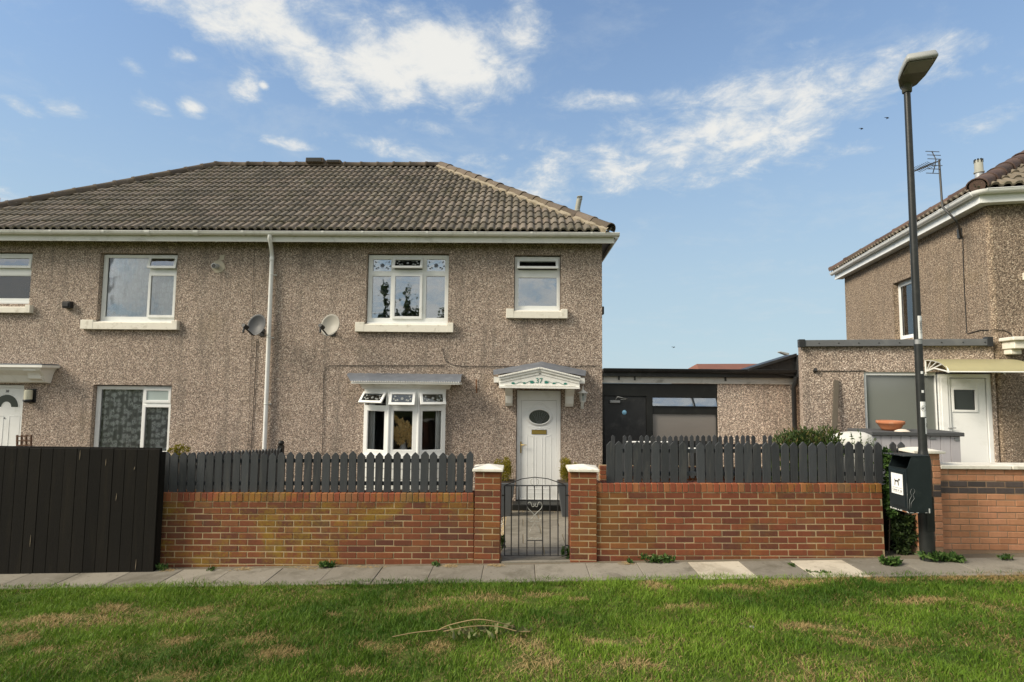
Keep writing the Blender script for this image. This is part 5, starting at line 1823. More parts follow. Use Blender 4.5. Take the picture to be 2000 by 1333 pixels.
lx0, lx1 = U(309, 1030, WALL_Y).x, U(926, 1030, WALL_Y).x
wl_ = thing('brick_wall', 'mossy red brick front wall left of the gate carrying dark pickets', 'wall', (lx0, WALL_Y, 0), ry=-.011)
Lw = lx1 - lx0
zt_l = U(320, 963, WALL_Y).z
zb = brick_wall(wl_, 0, Lw, 0, zt_l, 11, 'brick_red_mossy', soldier='brick_soldier')
MB().box(.003, Lw - .003, 0.0045, .205, zb - .35, zt_l - .006).build('mortar', 'mortar', wl_, local=True)
MB().box(-.01, Lw, -.012, .01, zb - .3, zb + .0).build('footing', 'footing', wl_, bevel=.006, local=True)
rx0, rx1 = U(1166, 1030, WALL_Y).x, U(1727.5, 1030, WALL_Y).x
wr_ = thing('brick_wall', 'red brick front wall right of the gate ending beside the waste bin', 'wall', (rx0, WALL_Y, 0), ry=-.012)
Lr = rx1 - rx0
zt_r = U(1190, 945, WALL_Y).z
zb = brick_wall(wr_, 0, Lr, 0, zt_r, 11, 'brick_red', soldier='brick_soldier', start=.06)
MB().box(.003, Lr - .004, 0.0045, .205, zb - .35, zt_r - .006).build('mortar', 'mortar', wr_, local=True)
MB().box(-.01, Lr + .004, -.012, .01, zb - .3, zb + .0).build('footing', 'footing', wr_, bevel=.006, local=True)


def pillar(label, x0, x1, ztop, mat, courses=15):
    root = thing('gate_pillar', label, 'pillar', ((x0 + x1) / 2, WALL_Y, 0), group='brick gate pillars')
    hw = (x1 - x0) / 2
    y0 = -.025
    for c in range(courses):
        z = ztop - (c + 1) * (BH + JT) + JT
        cut = (.215 if c % 2 else .1025)
        for a, b in ((-hw, -hw + cut), (-hw + cut + JT, hw)):
            lay_brick(root, a, y0, z, b - a, BH, .1025, mat)
        # return faces towards the path and the garden
        for sx in (-hw, hw - .1025):
            lay_brick(root, sx, y0 + .1025 + JT, z, .1025, BH, 2 * hw - .1025 - JT, mat)
    MB().box(-hw + .008, hw - .008, y0 + .0045, y0 + 2 * hw - .008, -.4, ztop + .004).build('mortar', 'mortar', root, local=True)
    e = .03
    yc = y0 + hw
    mb = MB().box(-hw - e, hw + e, yc - hw - e, yc + hw + e, ztop + .005, ztop + .034)
    mb.add([(-hw - e, yc - hw - e, ztop + .034), (hw + e, yc - hw - e, ztop + .034), (hw + e, yc + hw + e, ztop + .034), (-hw - e, yc + hw + e, ztop + .034), (0, yc, ztop + .078)], [(0, 1, 4), (1, 2, 4), (2, 3, 4), (3, 0, 4)])
    mb.build('cap', 'paint_cream', root, bevel=.006, weld=True, local=True)
    return root


pz = U(950, 922.5, WALL_Y - .03).z
pillar('left brick gate pillar with pale pyramid cap', lx1 + .004, U(977, 1000, WALL_Y - .03).x, pz, 'brick_red')
pillar('right brick gate pillar with pale pyramid cap', U(1114, 1000, WALL_Y - .03).x, rx0 - .004, U(1140, 923, WALL_Y - .03).z, 'brick_red')

ORY = 6.98
ox0 = U(1786, 930, ORY).x
ox1 = U(1834, 930, ORY).x
wo_ = thing('brick_wall', 'orange brick wall with dark band and pale coping at the right edge', 'wall', (ox1, ORY, 0), ry=-.004)
zt_o = U(1900, 917, ORY).z
zb = brick_wall(wo_, 0, 2.6, 0, zt_o, 13, 'brick_orange', special=lambda c: 'brick_blue' if c in (2, 3) else None, start=.1)
MB().box(.003, 2.6, 0.0045, .205, zb - .3, zt_o - .003).build('mortar', 'mortar_brown', wo_, local=True)
for k in range(3):
    MB().box(.01 + k * .86, .01 + k * .86 + .85, -.035, .24, zt_o + .002, zt_o + .05).build('coping_stone', 'paint_cream', wo_, bevel=.007, local=True)
po_ = thing('wall_pillar', 'orange brick end pillar with flat pale cap behind the lamp post', 'pillar', ((ox0 + ox1) / 2, ORY, 0))
hw = (ox1 - ox0) / 2
zt_p = U(1810, 886, ORY).z
for c in range(15):
    z = zt_p - (c + 1) * (BH + JT) + JT
    cut = (.2 if c % 2 else .1025)
    mm = 'brick_blue' if c in (5, 6) else 'brick_orange'
    for a, b in ((-hw, -hw + cut), (-hw + cut + JT, hw)):
        lay_brick(po_, a, -.03, z, b - a, BH, .1025, mm)
MB().box(-hw + .005, hw - .005, -.0255, .28, -.2, zt_p).build('mortar', 'mortar_brown', po_, local=True)
mb = MB().box(-hw - .045, hw + .04, -.075, .33, zt_p + .004, zt_p + .035)
mb.add([(-hw - .045, -.075, zt_p + .035), (hw + .04, -.075, zt_p + .035), (hw + .04, .33, zt_p + .035), (-hw - .045, .33, zt_p + .035), (0, .13, zt_p + .065)], [(0, 1, 4), (1, 2, 4), (2, 3, 4), (3, 0, 4)])
mb.build('cap', 'paint_cream', po_, bevel=.005, weld=True, local=True)

# ------------------------------------------------------------------ picket fences
PK = {}


def picket_me(w_, h, mat='picket_paint'):
    key = (round(w_, 3), round(h, 2), mat)
    if key not in PK:
        hw = w_ / 2
        poly = [(-hw, 0, 0), (hw, 0, 0), (hw, 0, h - hw * .95), (hw * .12, 0, h), (-hw * .12, 0, h), (-hw, 0, h - hw * .95)]
        PK[key] = MB().prism(poly, (0, .02, 0)).mesh('picket', mat, bevel=.0025)
    return PK[key]


def fence(label, xs_px, y_px, Y, zbot_px, w_, rails=2, jit=.012, group=None):
    xs_ = [U(x, (y_px(x) + zbot_px) / 2, Y).x for x in xs_px]
    root = thing('picket_fence', label, 'fence', (xs_[0], Y, 0), group=group)
    zs = []
    for x, xw in zip(xs_px, xs_):
        zt_ = U(x, y_px(x), Y).z + random.uniform(-jit, jit)
        zb_ = U(x, zbot_px, Y).z
        zs.append((xw, zt_, zb_))
        h = round((zt_ - zb_) / .01) * .01
        ww = w_ + random.choice((-.004, 0, 0, .005))
        M = Matrix.Translation((xw, Y + random.uniform(-.003, .003), zt_ - h)) @ Matrix.Rotation(random.uniform(-.014, .014), 4, 'Y') @ Matrix.Rotation(random.uniform(-.03, .03), 4, 'Z')
        place('picket', picket_me(ww, h), root, M)
    a, b = zs[0], zs[-1]
    for f in ([.16, .72] if rails == 2 else [.3]):
        z0, z1 = a[2] + (a[1] - a[2]) * f, b[2] + (b[1] - b[2]) * f
        e = .03
        MB().hexa([(a[0] - e, Y + .026, z0), (b[0] + e, Y + .026, z1), (b[0] + e, Y + .062, z1), (a[0] - e, Y + .062, z0), (a[0] - e, Y + .026, z0 + .045), (b[0] + e, Y + .026, z1 + .045), (b[0] + e, Y + .062, z1 + .045), (a[0] - e, Y + .062, z0 + .045)]).build('rail', 'picket_paint', root)
    return root


fl_px = [560 + v / 3.03 for v in (18, 70, 122, 177, 232, 284, 338, 388, 440, 494, 545, 597, 653, 707, 760, 814, 867, 921, 975, 1027, 1080)]
fl_px = [566 - 17.45 * k for k in range(14, 0, -1)] + fl_px
fence('dark grey picket fence on the wall left of the gate', fl_px, lambda x: 883.5 - .0 * x, WALL_Y + .045, 962, .092)
fr_px = [1140 + v / 2.667 for v in (140, 183, 233, 280, 327, 375, 423, 472, 517, 612, 660, 705, 757, 810, 858, 905, 953, 1003, 1050, 1097, 1145, 1193, 1242, 1290)] + [1500 + v / 2.564 for v in (362, 411, 459, 505, 553)]
fr_px = sorted(fr_px[:24] + [1641, 1660, 1679, 1697.5, 1716])
fence('dark grey picket fence with one missing picket on the wall right of the gate', fr_px, lambda x: 863.5 + (x - 1185) * .002, WALL_Y + .045, 943.5, .096)
fence('two short dark pickets beside the waste bin', [1746, 1763], lambda x: 865.5, WALL_Y + .30, 945, .085)
f2 = [1140 + v / 2.667 for v in (155, 213, 240, 300, 330, 362, 390, 420, 450, 480, 508, 538, 567, 596, 625, 655, 683, 712, 742, 770, 800, 830, 858, 888, 945, 975)]
fence('shorter picket fence standing behind the front one near the black door', f2, lambda x: 850.5 + (x - 1200) * .001, 9.5, 935, .066, jit=.008)
# low garden wall under it
gw = thing('brick_wall', 'low red brick garden wall under the inner picket fence', 'wall', (U(1172, 920, 9.6).x, 9.6, 0))
gx = 2.9
gzt = U(1250, 912, 9.6).z
zb = brick_wall(gw, 0, gx, 0, gzt, 7, 'brick_red')
MB().box(.003, gx - .003, .009, .2, zb - .5, gzt - .004).build('mortar', 'mortar', gw, local=True)
hr = thing('handrail', 'thin white handrail behind the inner picket fence', 'handrail', (U(1225, 866, 10.0).x, 10.0, 0))
MB().tube([U(1222, 864, 10.0), U(1310, 864, 10.0)], .018, 8).tube([U(1310, 864, 10.0), U(1311, 940, 10.0)], .016, 8).tube([U(1222, 864, 10.0), U(1223, 940, 10.0)], .016, 8).build('rail', 'upvc', hr)
MB().tube([U(1340, 878, 9.8), U(1368, 878, 9.8)], .03, 8).tube([U(1344, 878, 9.8), U(1345, 930, 9.8)], .018, 8).tube([U(1365, 878, 9.8), U(1365, 930, 9.8)], .018, 8).build('rail', 'upvc_dirty', hr)

# fence dividing the two front gardens (runs from the street wall to the house)
df = thing('picket_fence', 'short picket fence dividing the two front gardens towards the downpipe', 'fence', (-4.9, 7.4, 0))
p0, p1 = U(332, 886, 7.5), U(549, 876, 10.4)
nd = 30
for k in range(nd):
    t = k / (nd - 1)
    c = p0 + (p1 - p0) * t
    M = Matrix.Translation((c.x, c.y, c.z - .9)) @ Matrix.Rotation(math.atan2(p1.y - p0.y, p1.x - p0.x), 4, 'Z')
    place('picket', picket_me(.07, .9), df, M)
o_ = (p1 - p0).cross(V3((0, 0, 1))).normalized() * .03
for zz_ in (.2, .65):
    a, b = p0 + V3((0, 0, -zz_)) - o_, p1 + V3((0, 0, -zz_)) - o_
    MB().tube([a, b], .022, 4, smooth=False).build('rail', 'picket_paint', df)
pp = U(549, 870, 10.45)
MB().box(pp.x - .045, pp.x + .045, pp.y - .045, pp.y + .045, -.3, pp.z).lathe(pp, [(.03, 0), (.055, .02), (.055, .06), (.03, .085), (.001, .09)], 10).build('end_post', 'black_paint', df)

# tall board fence at the left
BFY = 6.70
bf = thing('board_fence', 'tall near black close boarded fence at the left edge', 'fence', (U(300, 1110, BFY).x, BFY, 0))
xr = U(306, 1000, BFY).x
x = xr
k = 0
rnd = random.Random(31)
while x > -9.6:
    w_ = rnd.choice((.138, .145, .15, .15, .155))
    x -= w_
    fx = (x - xr)
    zt_ = U(306, 878, BFY).z + fx * .002 + rnd.uniform(-.004, .004)
    zb_ = zg(x) - .03 + rnd.uniform(0, .02)
    dd = rnd.uniform(-.0025, .0025)
    hx = w_ - .003
    MB().box(x, x + hx, BFY + dd, BFY + dd + .02, zb_, zt_).build('board', 'fence_stain', bf, bevel=.003)
    k += 1
for zz_ in (.15, .8, 1.3):
    MB().box(-9.6, xr - .02, BFY + .03, BFY + .075, zz_, zz_ + .08).build('rail', 'fence_stain', bf)
MB().box(xr - .09, xr - .004, BFY + .03, BFY + .12, -.1, U(306, 880, BFY).z - .03).build('end_post', 'fence_stain', bf)
# scratches of bare wood
for (x0, y0, x1, y1) in ((157, 880, 155, 899), (207, 897, 206, 910), (228, 964, 226, 978), (263, 912, 262, 918), (266, 1093, 264, 1114), (60, 1045, 58, 1068)):
    q0, q1 = U(x0, y0, BFY - .004), U(x1, y1, BFY - .004)
    MB().tube([q0, (q0 + q1) / 2 + V3((.002, 0, 0)), q1], [.001, .0028, .001], 5).build('split', 'raw_wood', bf)

# ------------------------------------------------------------------ gate
GY = WALL_Y + .03
gate = thing('garden_gate', 'black wrought iron gate with pale heart scroll between the brick pillars', 'gate', U(1048, 1090, GY))
gp = lambda x, y: U(x, y, GY)
gl, gr, gtop, gbot = 985.5, 1105, 949, 1085.5
mb = MB()
mb.tube([gp(gl, gtop), gp(gl, gbot), gp(gr - 1, gbot), gp(gr, gtop), gp(gl, gtop)], .0085, 6)
mb.tube([gp(gl + 2, 948), gp(1000, 943), gp(1020, 935.5), gp(1045, 932.5), gp(1070, 935.5), gp(1092, 943), gp(1104, 948)], .006, 6)
mb.build('frame', 'iron', gate)
xsb = [999, 1013.5, 1029.5, 1059.5, 1074, 1089.5]
for x in xsb:
    MB().tube([gp(x, gtop), gp(x - (.5 if x < 1045 else -.5), gbot)], .0072, 6).build('bar', 'iron', gate)
MB().tube([gp(1044, gtop), gp(1044, 978)], .006, 6).build('bar', 'iron', gate)
MB().tube([gp(1044.5, 1056), gp(1044.5, gbot)], .006, 6).build('bar', 'iron', gate)
MB().tube([gp(1030, 1056), gp(1060, 1056)], .006, 6).build('crossbar', 'iron', gate)
MB().tube([gp(1030, 979), gp(1060, 979)], .005, 6).build('crossbar', 'iron', gate)
MB().tube([gp(985, 1070.5), gp(1104, 1070.5)], .0035, 6).build('crossbar', 'iron', gate)


def curve(pts, n=24):
    P_ = [Vector(p) for p in pts]
    out_ = []
    for i in range(len(P_) - 1):
        a, b, c, d = P_[max(i - 1, 0)], P_[i], P_[i + 1], P_[min(i + 2, len(P_) - 1)]
        for k in range(n // len(P_) + 2):
            t = k / (n // len(P_) + 2)
            out_.append(.5 * ((2 * b) + (c - a) * t + (2 * a - 5 * b + 4 * c - d) * t * t + (3 * b - 3 * c + d - a) * t ** 3))
    return out_ + [P_[-1]]


mb = MB()
for s in (-1, 1):
    f_ = lambda x, y: gp(1044.3 + s * x, y)
    mb.tube(curve([f_(2, 984), f_(1, 989), f_(5, 990), f_(6, 986), f_(9, 981), f_(14.5, 985), f_(13, 993), f_(6, 1000), f_(.5, 1006)]), .0045, 5)
    mb.tube(curve([f_(.5, 1006), f_(5, 1012), f_(9, 1015), f_(13, 1012)]), .004, 5)
    mb.tube(curve([f_(.5, 1022), f_(5, 1030), f_(10, 1039)]), .0032, 5)
    mb.tube(curve([f_(1, 1018), f_(7, 1019), f_(12, 1017)]), .0032, 5)
    mb.tube(curve([f_(1, 1054), f_(6, 1051), f_(11, 1053), f_(14, 1050)]), .0032, 5)
    mb.tube(curve([f_(2, 935), f_(7, 938), f_(7, 945), f_(3, 948)]), .0032, 5)
mb.build('heart_scroll', 'iron_pale', gate)
for (x, y, s) in ((983, 968, -1), (1108, 968, 1), (983, 1066, -1), (1108, 1066, 1)):
    c = gp(x, y)
    MB().box(c.x - .02, c.x + .02, GY - .012, GY + .012, c.z - .006, c.z + .006).build('hinge', 'iron', gate)

# garden path, slabs, gravel
path = struct(MB().sheet([[(x, y, garden_z(x, y) + .012) for x in (-.32, .2, .9)] for y in (6.9, 7.5, 8.4, 9.4, 10.55)]).build('garden_path', 'mortar'))
yy = 6.86
rnd = random.Random(12)
row = 0
while yy < 10.4:
    dep = (.30, .62, .60, .62, .60, .62, .6)[row % 7]
    cuts = [(-.26, .29), (.30, .86)] if row % 2 else [(-.26, .02), (.03, .60), (.61, .86)]
    if row == 0:
        cuts = [(-.24, .86)]
    for (a, b) in cuts:
        y1 = min(yy + dep, 10.45)
        mb = MB().hexa([(a, yy, garden_z(a, yy) - .02), (b, yy, garden_z(b, yy) - .02), (b, y1, garden_z(b, y1) - .02), (a, y1, garden_z(a, y1) - .02), (a, yy, garden_z(a, yy) + .024), (b, yy, garden_z(b, yy) + .024), (b, y1, garden_z(b, y1) + .024), (a, y1, garden_z(a, y1) + .024)])
        mb.build('slab', 'slab', path, bevel=.004)
    yy += dep + .012
    row += 1
rg = np.random.default_rng(4)
mb = MB()
for k in range(900):
    sx = rg.choice([-1, 1])
    x = -.40 + rg.normal(0, .05) if sx < 0 else .99 + rg.normal(0, .05)
    y = rg.uniform(6.95, 10.3)
    r_ = rg.uniform(.008, .019)
    z = garden_z(x, y) + .015
    vs = [(x + r_ * rg.uniform(.7, 1.2) * a, y + r_ * rg.uniform(.7, 1.2) * b, z + r_ * .8 * c) for a, b, c in ((1, 0, 0), (0, 1, 0), (-1, 0, 0), (0, -1, 0), (0, 0, 1), (0, 0, -1))]
    mb.add(vs, [(0, 1, 4), (1, 2, 4), (2, 3, 4), (3, 0, 4), (1, 0, 5), (2, 1, 5), (3, 2, 5), (0, 3, 5)])
gvl = struct(mb.build('gravel', 'gravel'), 'stuff')
gvl['label'] = 'pale gravel strips beside the garden path'

# ------------------------------------------------------------------ lamp post
LP = U(1812, 1092, 6.72)
LX, LY = LP.x, LP.y
lz0 = zg(LX)
ltop = U(1768.5, 168, LY).z
lamp = thing('street_lamp', 'tall dark lamp post with flat grey lantern beside the waste bin', 'street lamp', (LX, LY, lz0))
MB().lathe((LX, LY, lz0), [(.078, -.05), (.077, 1.12), (.072, 1.17), (.050, 1.25), (.0455, 1.30), (.042, 3.0), (.035, ltop - lz0)], 20).build('post', 'post_paint', lamp)
MB().box(LX - .045, LX + .045, LY - .0815, LY - .07, lz0 + .35, lz0 + .75).build('access_door', 'post_paint', lamp, bevel=.004)
HD = V3((-.30, -.954, .0)).normalized()
HS = HD.cross(V3((0, 0, 1))).normalized()
if HS.x < 0:
    HS = -HS
hb = V3((LX, LY, ltop))
outl = [(l * .86, s_ * .84) for l, s_ in ((-.10, -.05), (-.11, .05), (-.02, .13), (.20, .175), (.44, .185), (.60, .185), (.62, .165), (.62, -.165), (.60, -.185), (.44, -.185), (.16, -.16), (0.0, -.10))]


def hp_(l, s, h):
    return hb + HD * l + HS * s + V3((0, 0, h + l * .10))


mb = MB()
n = len(outl)
cl_, cs_ = .25, 0.0
rings = []
for (k, h) in ((.93, .0), (1.0, .012), (1.0, .035), (.92, .075), (.70, .11), (.35, .125)):
    rings.append([hp_(cl_ + (l - cl_) * k, s * k, h + (0 if h < .05 else .03 * (1 - l))) for l, s in outl])
vs = [p for r_ in rings for p in r_]
fs = [(i * n + k, i * n + (k + 1) % n, (i + 1) * n + (k + 1) % n, (i + 1) * n + k) for i in range(len(rings) - 1) for k in range(n)]
mb.add(vs, fs, True)
mb.add(rings[-1], [tuple(range(n))])
head = mb.build('lantern_head', 'lamp_grey', lamp)
und = MB().prism([hp_(cl_ + (l - cl_) * .95, s * .95, -.004) for l, s in outl], (0, 0, .01)).build('underside', 'lamp_under', lamp)
MB().prism([hp_(l, s, -.012) for l, s in ((.27, -.125), (.27, .125), (.50, .13), (.50, -.13))], (0, 0, .010)).build('lens', 'lamp_lens', lamp, bevel=.004)
MB().lathe(hb + V3((0, 0, -.03)), [(.042, -.06), (.052, -.055), (.055, .01), (.075, .04)], 16).build('spigot', 'lamp_under', lamp)
# plates and stickers on the post


def wrap(name, z0, z1, ang0, ang1, r, mat, parent=lamp):
    rows = [[V3((LX + r * math.sin(t), LY - r * math.cos(t), z)) for t in np.linspace(ang0, ang1, 9)] for z in (z0, z1)]
    return MB().sheet(rows).build(name, mat, parent)


zof = lambda y, d=.05: U(1795, y, LY - d).z
num = wrap('number_plate', zof(662), zof(617), -.5, 1.1, .0446, 'sticker_white')
fnm = Frame((LX + .012, LY - .0452), .2)


def vtext(s, size, fr, a, z, d, mat, parent, vertical=True):
    mb = text_mesh(s, size, fr, 0, 0, 0, depth=.001, align='CENTER')
    M = Matrix.Translation(fr.pt(a, d, z)) @ (Matrix.Rotation(math.pi / 2, 4, fr.n) if vertical else Matrix.Identity(4)) @ Matrix.Translation(-fr.pt(0, 0, 0))
    return mb.xform(M).build('lettering', mat, parent)


vtext('1150990', .045, fnm, .010, (zof(662) + zof(617)) / 2, .003, 'ink', lamp)
wrap('clamp_band', zof(672), zof(663), -1.5, 1.5, .0448, 'galv')
st1 = wrap('dog_sticker', zof(815), zof(785), -.75, .75, .0462, 'sticker_white')
st2 = wrap('dog_sticker', zof(848), zof(817), .15, 1.35, .0464, 'sticker_white')


def ring_mb(fr, a, z, d, r, w_=.003):
    return MB().tube([fr.pt(a + r * math.cos(t), d, z + r * math.sin(t)) for t in np.linspace(0, 2 * math.pi, 25)], w_, 4)


def dog_mb(fr, a, z, d, s):
    """standing dog seen from the side, head to the right"""
    pts = [(-.50, -.55), (-.36, -.55), (-.30, -.12), (-.26, .0), (.12, .0), (.16, -.16), (.20, -.55), (.34, -.55), (.34, .08), (.38, .26), (.62, .28), (.66, .38), (.52, .44), (.50, .58), (.40, .48), (.30, .46), (.22, .24), (-.30, .22), (-.46, .40), (-.52, .36), (-.42, .08), (-.44, -.12)]
    return MB().prism([fr.pt(a + x * s, d, z + y * s) for x, y in pts], fr.n * .0008)


f1 = Frame((LX, LY - .0466), 0.0)
zc = zof(798)
mb = dog_mb(f1, -.012, zc, .0006, .028)
mb.build('dog_symbol', 'ink', lamp)
ring_mb(f1, -.002, zc, .0003, .031, .0013).build('dog_ring', 'ink', lamp)
f2_ = Frame((LX + .0335, LY - .0335), .78)
ring_mb(f2_, 0.002, zof(831), .0006, .024, .0013).build('dog_ring', 'ink', lamp)
for zz_ in (728, 765):
    wrap('paper_scrap', zof(zz_ + 2.5), zof(zz_ - 2.5), -.35, .25, .0459, 'sticker_white')

# ------------------------------------------------------------------ waste bin
EB = U(1774.5, 1003, 6.36)
A1 = math.radians(-84.8)
A2 = math.radians(5.2)
WB = .275
FBl = Frame((EB.x, EB.y), A1)            # left face: a from -WB to 0
FBr = Frame((EB.x, EB.y), A2)            # right face: a from 0 to WB
zb0 = EB.z
zb1 = U(1790, 893, 6.36).z
zb_m = U(1774, 917, 6.36).z
bin_ = thing('dog_waste_bin', 'dark blue black dog waste bin with white dog sticker fixed to the lamp post', 'bin', (EB.x, EB.y, zb0))
u1, u2 = FBl.u, FBr.u
E0 = V3((EB.x, EB.y, 0))
# body: full height at the back, front cut down under the hood
mb = MB()
prof_b = [(0.0, zb0), (WB, zb0), (WB, zb1), (.10, zb1), (.0, zb1 - .06), (.0, zb1 - .06)]
# right cheek and far cheek as plates, front, back and floor
th = .006
for off in (0.0, -WB + th):
    base_ = E0 + u1 * off
    poly = [base_ + u2 * x + V3((0, 0, z)) for x, z in ((0, zb0), (WB, zb0), (WB, zb1), (.06, zb1), (.02, zb_m + .03), (0, zb_m))]
    mb.prism(poly, u1 * -th if off == 0 else u1 * -th)
mb.prism([E0 - u1 * WB + V3((0, 0, zb0)), E0 + V3((0, 0, zb0)), E0 + V3((0, 0, zb_m)), E0 - u1 * WB + V3((0, 0, zb_m))], u2 * th)
bk_ = E0 + u2 * WB
mb.prism([bk_ - u1 * WB + V3((0, 0, zb0)), bk_ + V3((0, 0, zb0)), bk_ + V3((0, 0, zb1)), bk_ - u1 * WB + V3((0, 0, zb1))], u2 * th)
mb.prism([E0 - u1 * WB + V3((0, 0, zb0 + .01)), E0 + V3((0, 0, zb0 + .01)), bk_ + V3((0, 0, zb0 + .01)), bk_ - u1 * WB + V3((0, 0, zb0 + .01))], (0, 0, .006))
mb.build('body', 'bin_paint', bin_, bevel=.002)
# hood: lid plate that stands out over the opening
hl_ = [E0 + u1 * .004 - u2 * .02, E0 - u1 * (WB + .01) - u2 * .05, bk_ - u1 * (WB + .004) + u2 * .006, bk_ + u1 * .004 + u2 * .006]
MB().prism([p + V3((0, 0, zb1 + .002)) for p in hl_], (0, 0, .010)).build('lid', 'bin_paint', bin_, bevel=.002)
# hopper plate that slopes back inside the mouth
MB().prism([E0 - u1 * (WB - .01) + u2 * .01 + V3((0, 0, zb_m - .004)), E0 - u1 * .01 + u2 * .01 + V3((0, 0, zb_m - .004)), E0 - u1 * .01 + u2 * .18 + V3((0, 0, zb1 - .16)), E0 - u1 * (WB - .01) + u2 * .18 + V3((0, 0, zb1 - .16))], (0, 0, -.005)).build('chute', 'black_paint', bin_)
# raised door panel on the left face, with lip
dpn = (-WB + .03, -.03, zb0 + .05, zb_m - .03)
MB().fbox(FBl, *dpn[:2], .0005, .008, *dpn[2:]).build('door_panel', 'bin_paint', bin_, bevel=.002)
ssx = (-.225, -.055)
sz1, sz0 = U(1757, 925, 6.5).z, U(1757, 965, 6.5).z
stk = MB().fbox(FBl, ssx[0], ssx[1], .0085, .0095, sz0, sz1).build('dog_sticker', 'sticker_white', bin_)
sc = (ssx[0] + ssx[1]) / 2
dog_mb(FBl, sc, (sz0 + sz1) / 2 + .022, .0098, .075).build('dog_symbol', 'ink', bin_)
vtext('Clean it up', .032, FBl, sc, sz0 + .035, .0102, 'ink', bin_, vertical=False)
MB().fbox(FBl, ssx[0] + .015, ssx[1] - .015, .0097, .0101, sz0 + .068, sz0 + .071).fbox(FBl, ssx[0] + .015, ssx[1] - .015, .0097, .0101, sz0 + .022, sz0 + .025).build('sticker_rule', 'ink', bin_)
# worn edges: bare metal and scratched paint
rnd = random.Random(5)
mb = MB()
for k in range(16):
    a = rnd.uniform(-WB, -.02)
    mb.fbox(FBl, a, a + rnd.uniform(.01, .035), .0003, .0012, zb0 + .002, zb0 + .002 + rnd.uniform(.006, .016))
for k in range(5):
    a = rnd.uniform(.02, WB - .02)
    mb.fbox(FBr, a, a + rnd.uniform(.008, .03), .0003, .0012, zb0 + .002, zb0 + .002 + rnd.uniform(.004, .010))
for k in range(10):
    a = rnd.uniform(-WB, -.05)
    z = zb1 + .012
    c = hl_[1] + (hl_[0] - hl_[1]) * rnd.uniform(0, 1)
    mb.box(c.x, c.x + .02, c.y - .002, c.y, z - .008, z - .002)
mb.fbox(FBr, WB - .035, WB - .02, .0003, .0014, zb0 + .0, zb0 + .05)
mb.build('scuffs', 'scuff', bin_)
mb = MB()
for s, o in ((1, 0), (-1, .0)):
    pts_ = [(.05, .27), (.03, .235), (.045, .19), (.02, .15), (.012, .08), (.008, .04)] if s > 0 else [(.075, .27), (.085, .24), (.06, .20), (.075, .16), (.035, .11), (.03, .06)]
    mb.tube([FBr.pt(a, .001, zb0 + z) for a, z in pts_], [.0008, .0018, .0012, .002, .0014, .0006], 5)
mb.tube([FBl.pt(-.005, .001, zb0 + z) for z in (.33, .25, .14, .05)], [.0008, .0018, .001, .0006], 4)
mb.build('scratch', 'galv', bin_)
MB().fbox(FBl, -.09, -.02, .0004, .0015, zb0 + .002, zb0 + .014).build('rust_patch', 'rust', bin_)
for z in (zb0 + .12, zb1 - .12):
    c = bk_ + V3((0, 0, z))
    MB().tube([c - u1 * .05, V3((LX, LY - .05, z)), V3((LX, LY, z))], .016, 6).build('mounting_strap', 'galv', bin_)

# ------------------------------------------------------------------ plants


def stem(p, h, r=.006, lean=(0, 0)):
    p = V3(p)
    return MB().tube([p, p + V3((lean[0] * .4, lean[1] * .4, h * .5)), p + V3((lean[0], lean[1], h))], [r, r * .8, r * .4], 5)


def planter(label, cx, plant_label, seed):
    cy = 10.0
    gz_ = garden_z(cx, cy) + .015
    root = thing('planter', label, 'planter', (cx, cy, gz_), group='tapered planters by the doorstep')
    tb, tt, hgt = .115, .20, .60
    mb = MB()
    mb.hexa([(cx - tb, cy - tb, gz_), (cx + tb, cy - tb, gz_), (cx + tb, cy + tb, gz_), (cx - tb, cy + tb, gz_), (cx - tt, cy - tt, gz_ + hgt), (cx + tt, cy - tt, gz_ + hgt), (cx + tt, cy + tt, gz_ + hgt), (cx - tt, cy + tt, gz_ + hgt)])
    mb.build('pot', 'grey_planter', root, bevel=.008)
    MB().box(cx - tt + .02, cx + tt - .02, cy - tt + .02, cy + tt - .02, gz_ + hgt + .001, gz_ + hgt + .006).build('soil', 'soil', root)
    pl = thing('shrub', plant_label, 'shrub', (cx, cy, gz_ + hgt))
    mb = MB()
    for k in range(5):
        t = k * 1.3 + seed
        mb.tube([(cx, cy, gz_ + hgt), (cx + .08 * math.cos(t), cy + .08 * math.sin(t), gz_ + hgt + .25)], .006, 4)
    mb.build('stem', 'bark', pl)
    rr = np.random.default_rng(seed)
    blobs = [((cx, cy, gz_ + hgt + .16), (.17, .17, .19))] + [((cx + .11 * math.cos(k * 2.1 + seed), cy + .11 * math.sin(k * 2.1 + seed), gz_ + hgt + .14 + .05 * k), (.085, .085, .12)) for k in range(5)]
    leaves(2600, blobs, .034, aspect=.35, up=.9, rng=rr, shell=.25).build('foliage', 'leaf_gold', pl)
    return root


planter('tapered grey planter left of the doorstep', U(984, 960, 10.0).x, 'small golden shrub in the planter left of the door', 3)
planter('tapered grey planter right of the doorstep', U(1106, 960, 10.0).x + .04, 'small golden shrub in the planter right of the door', 8)


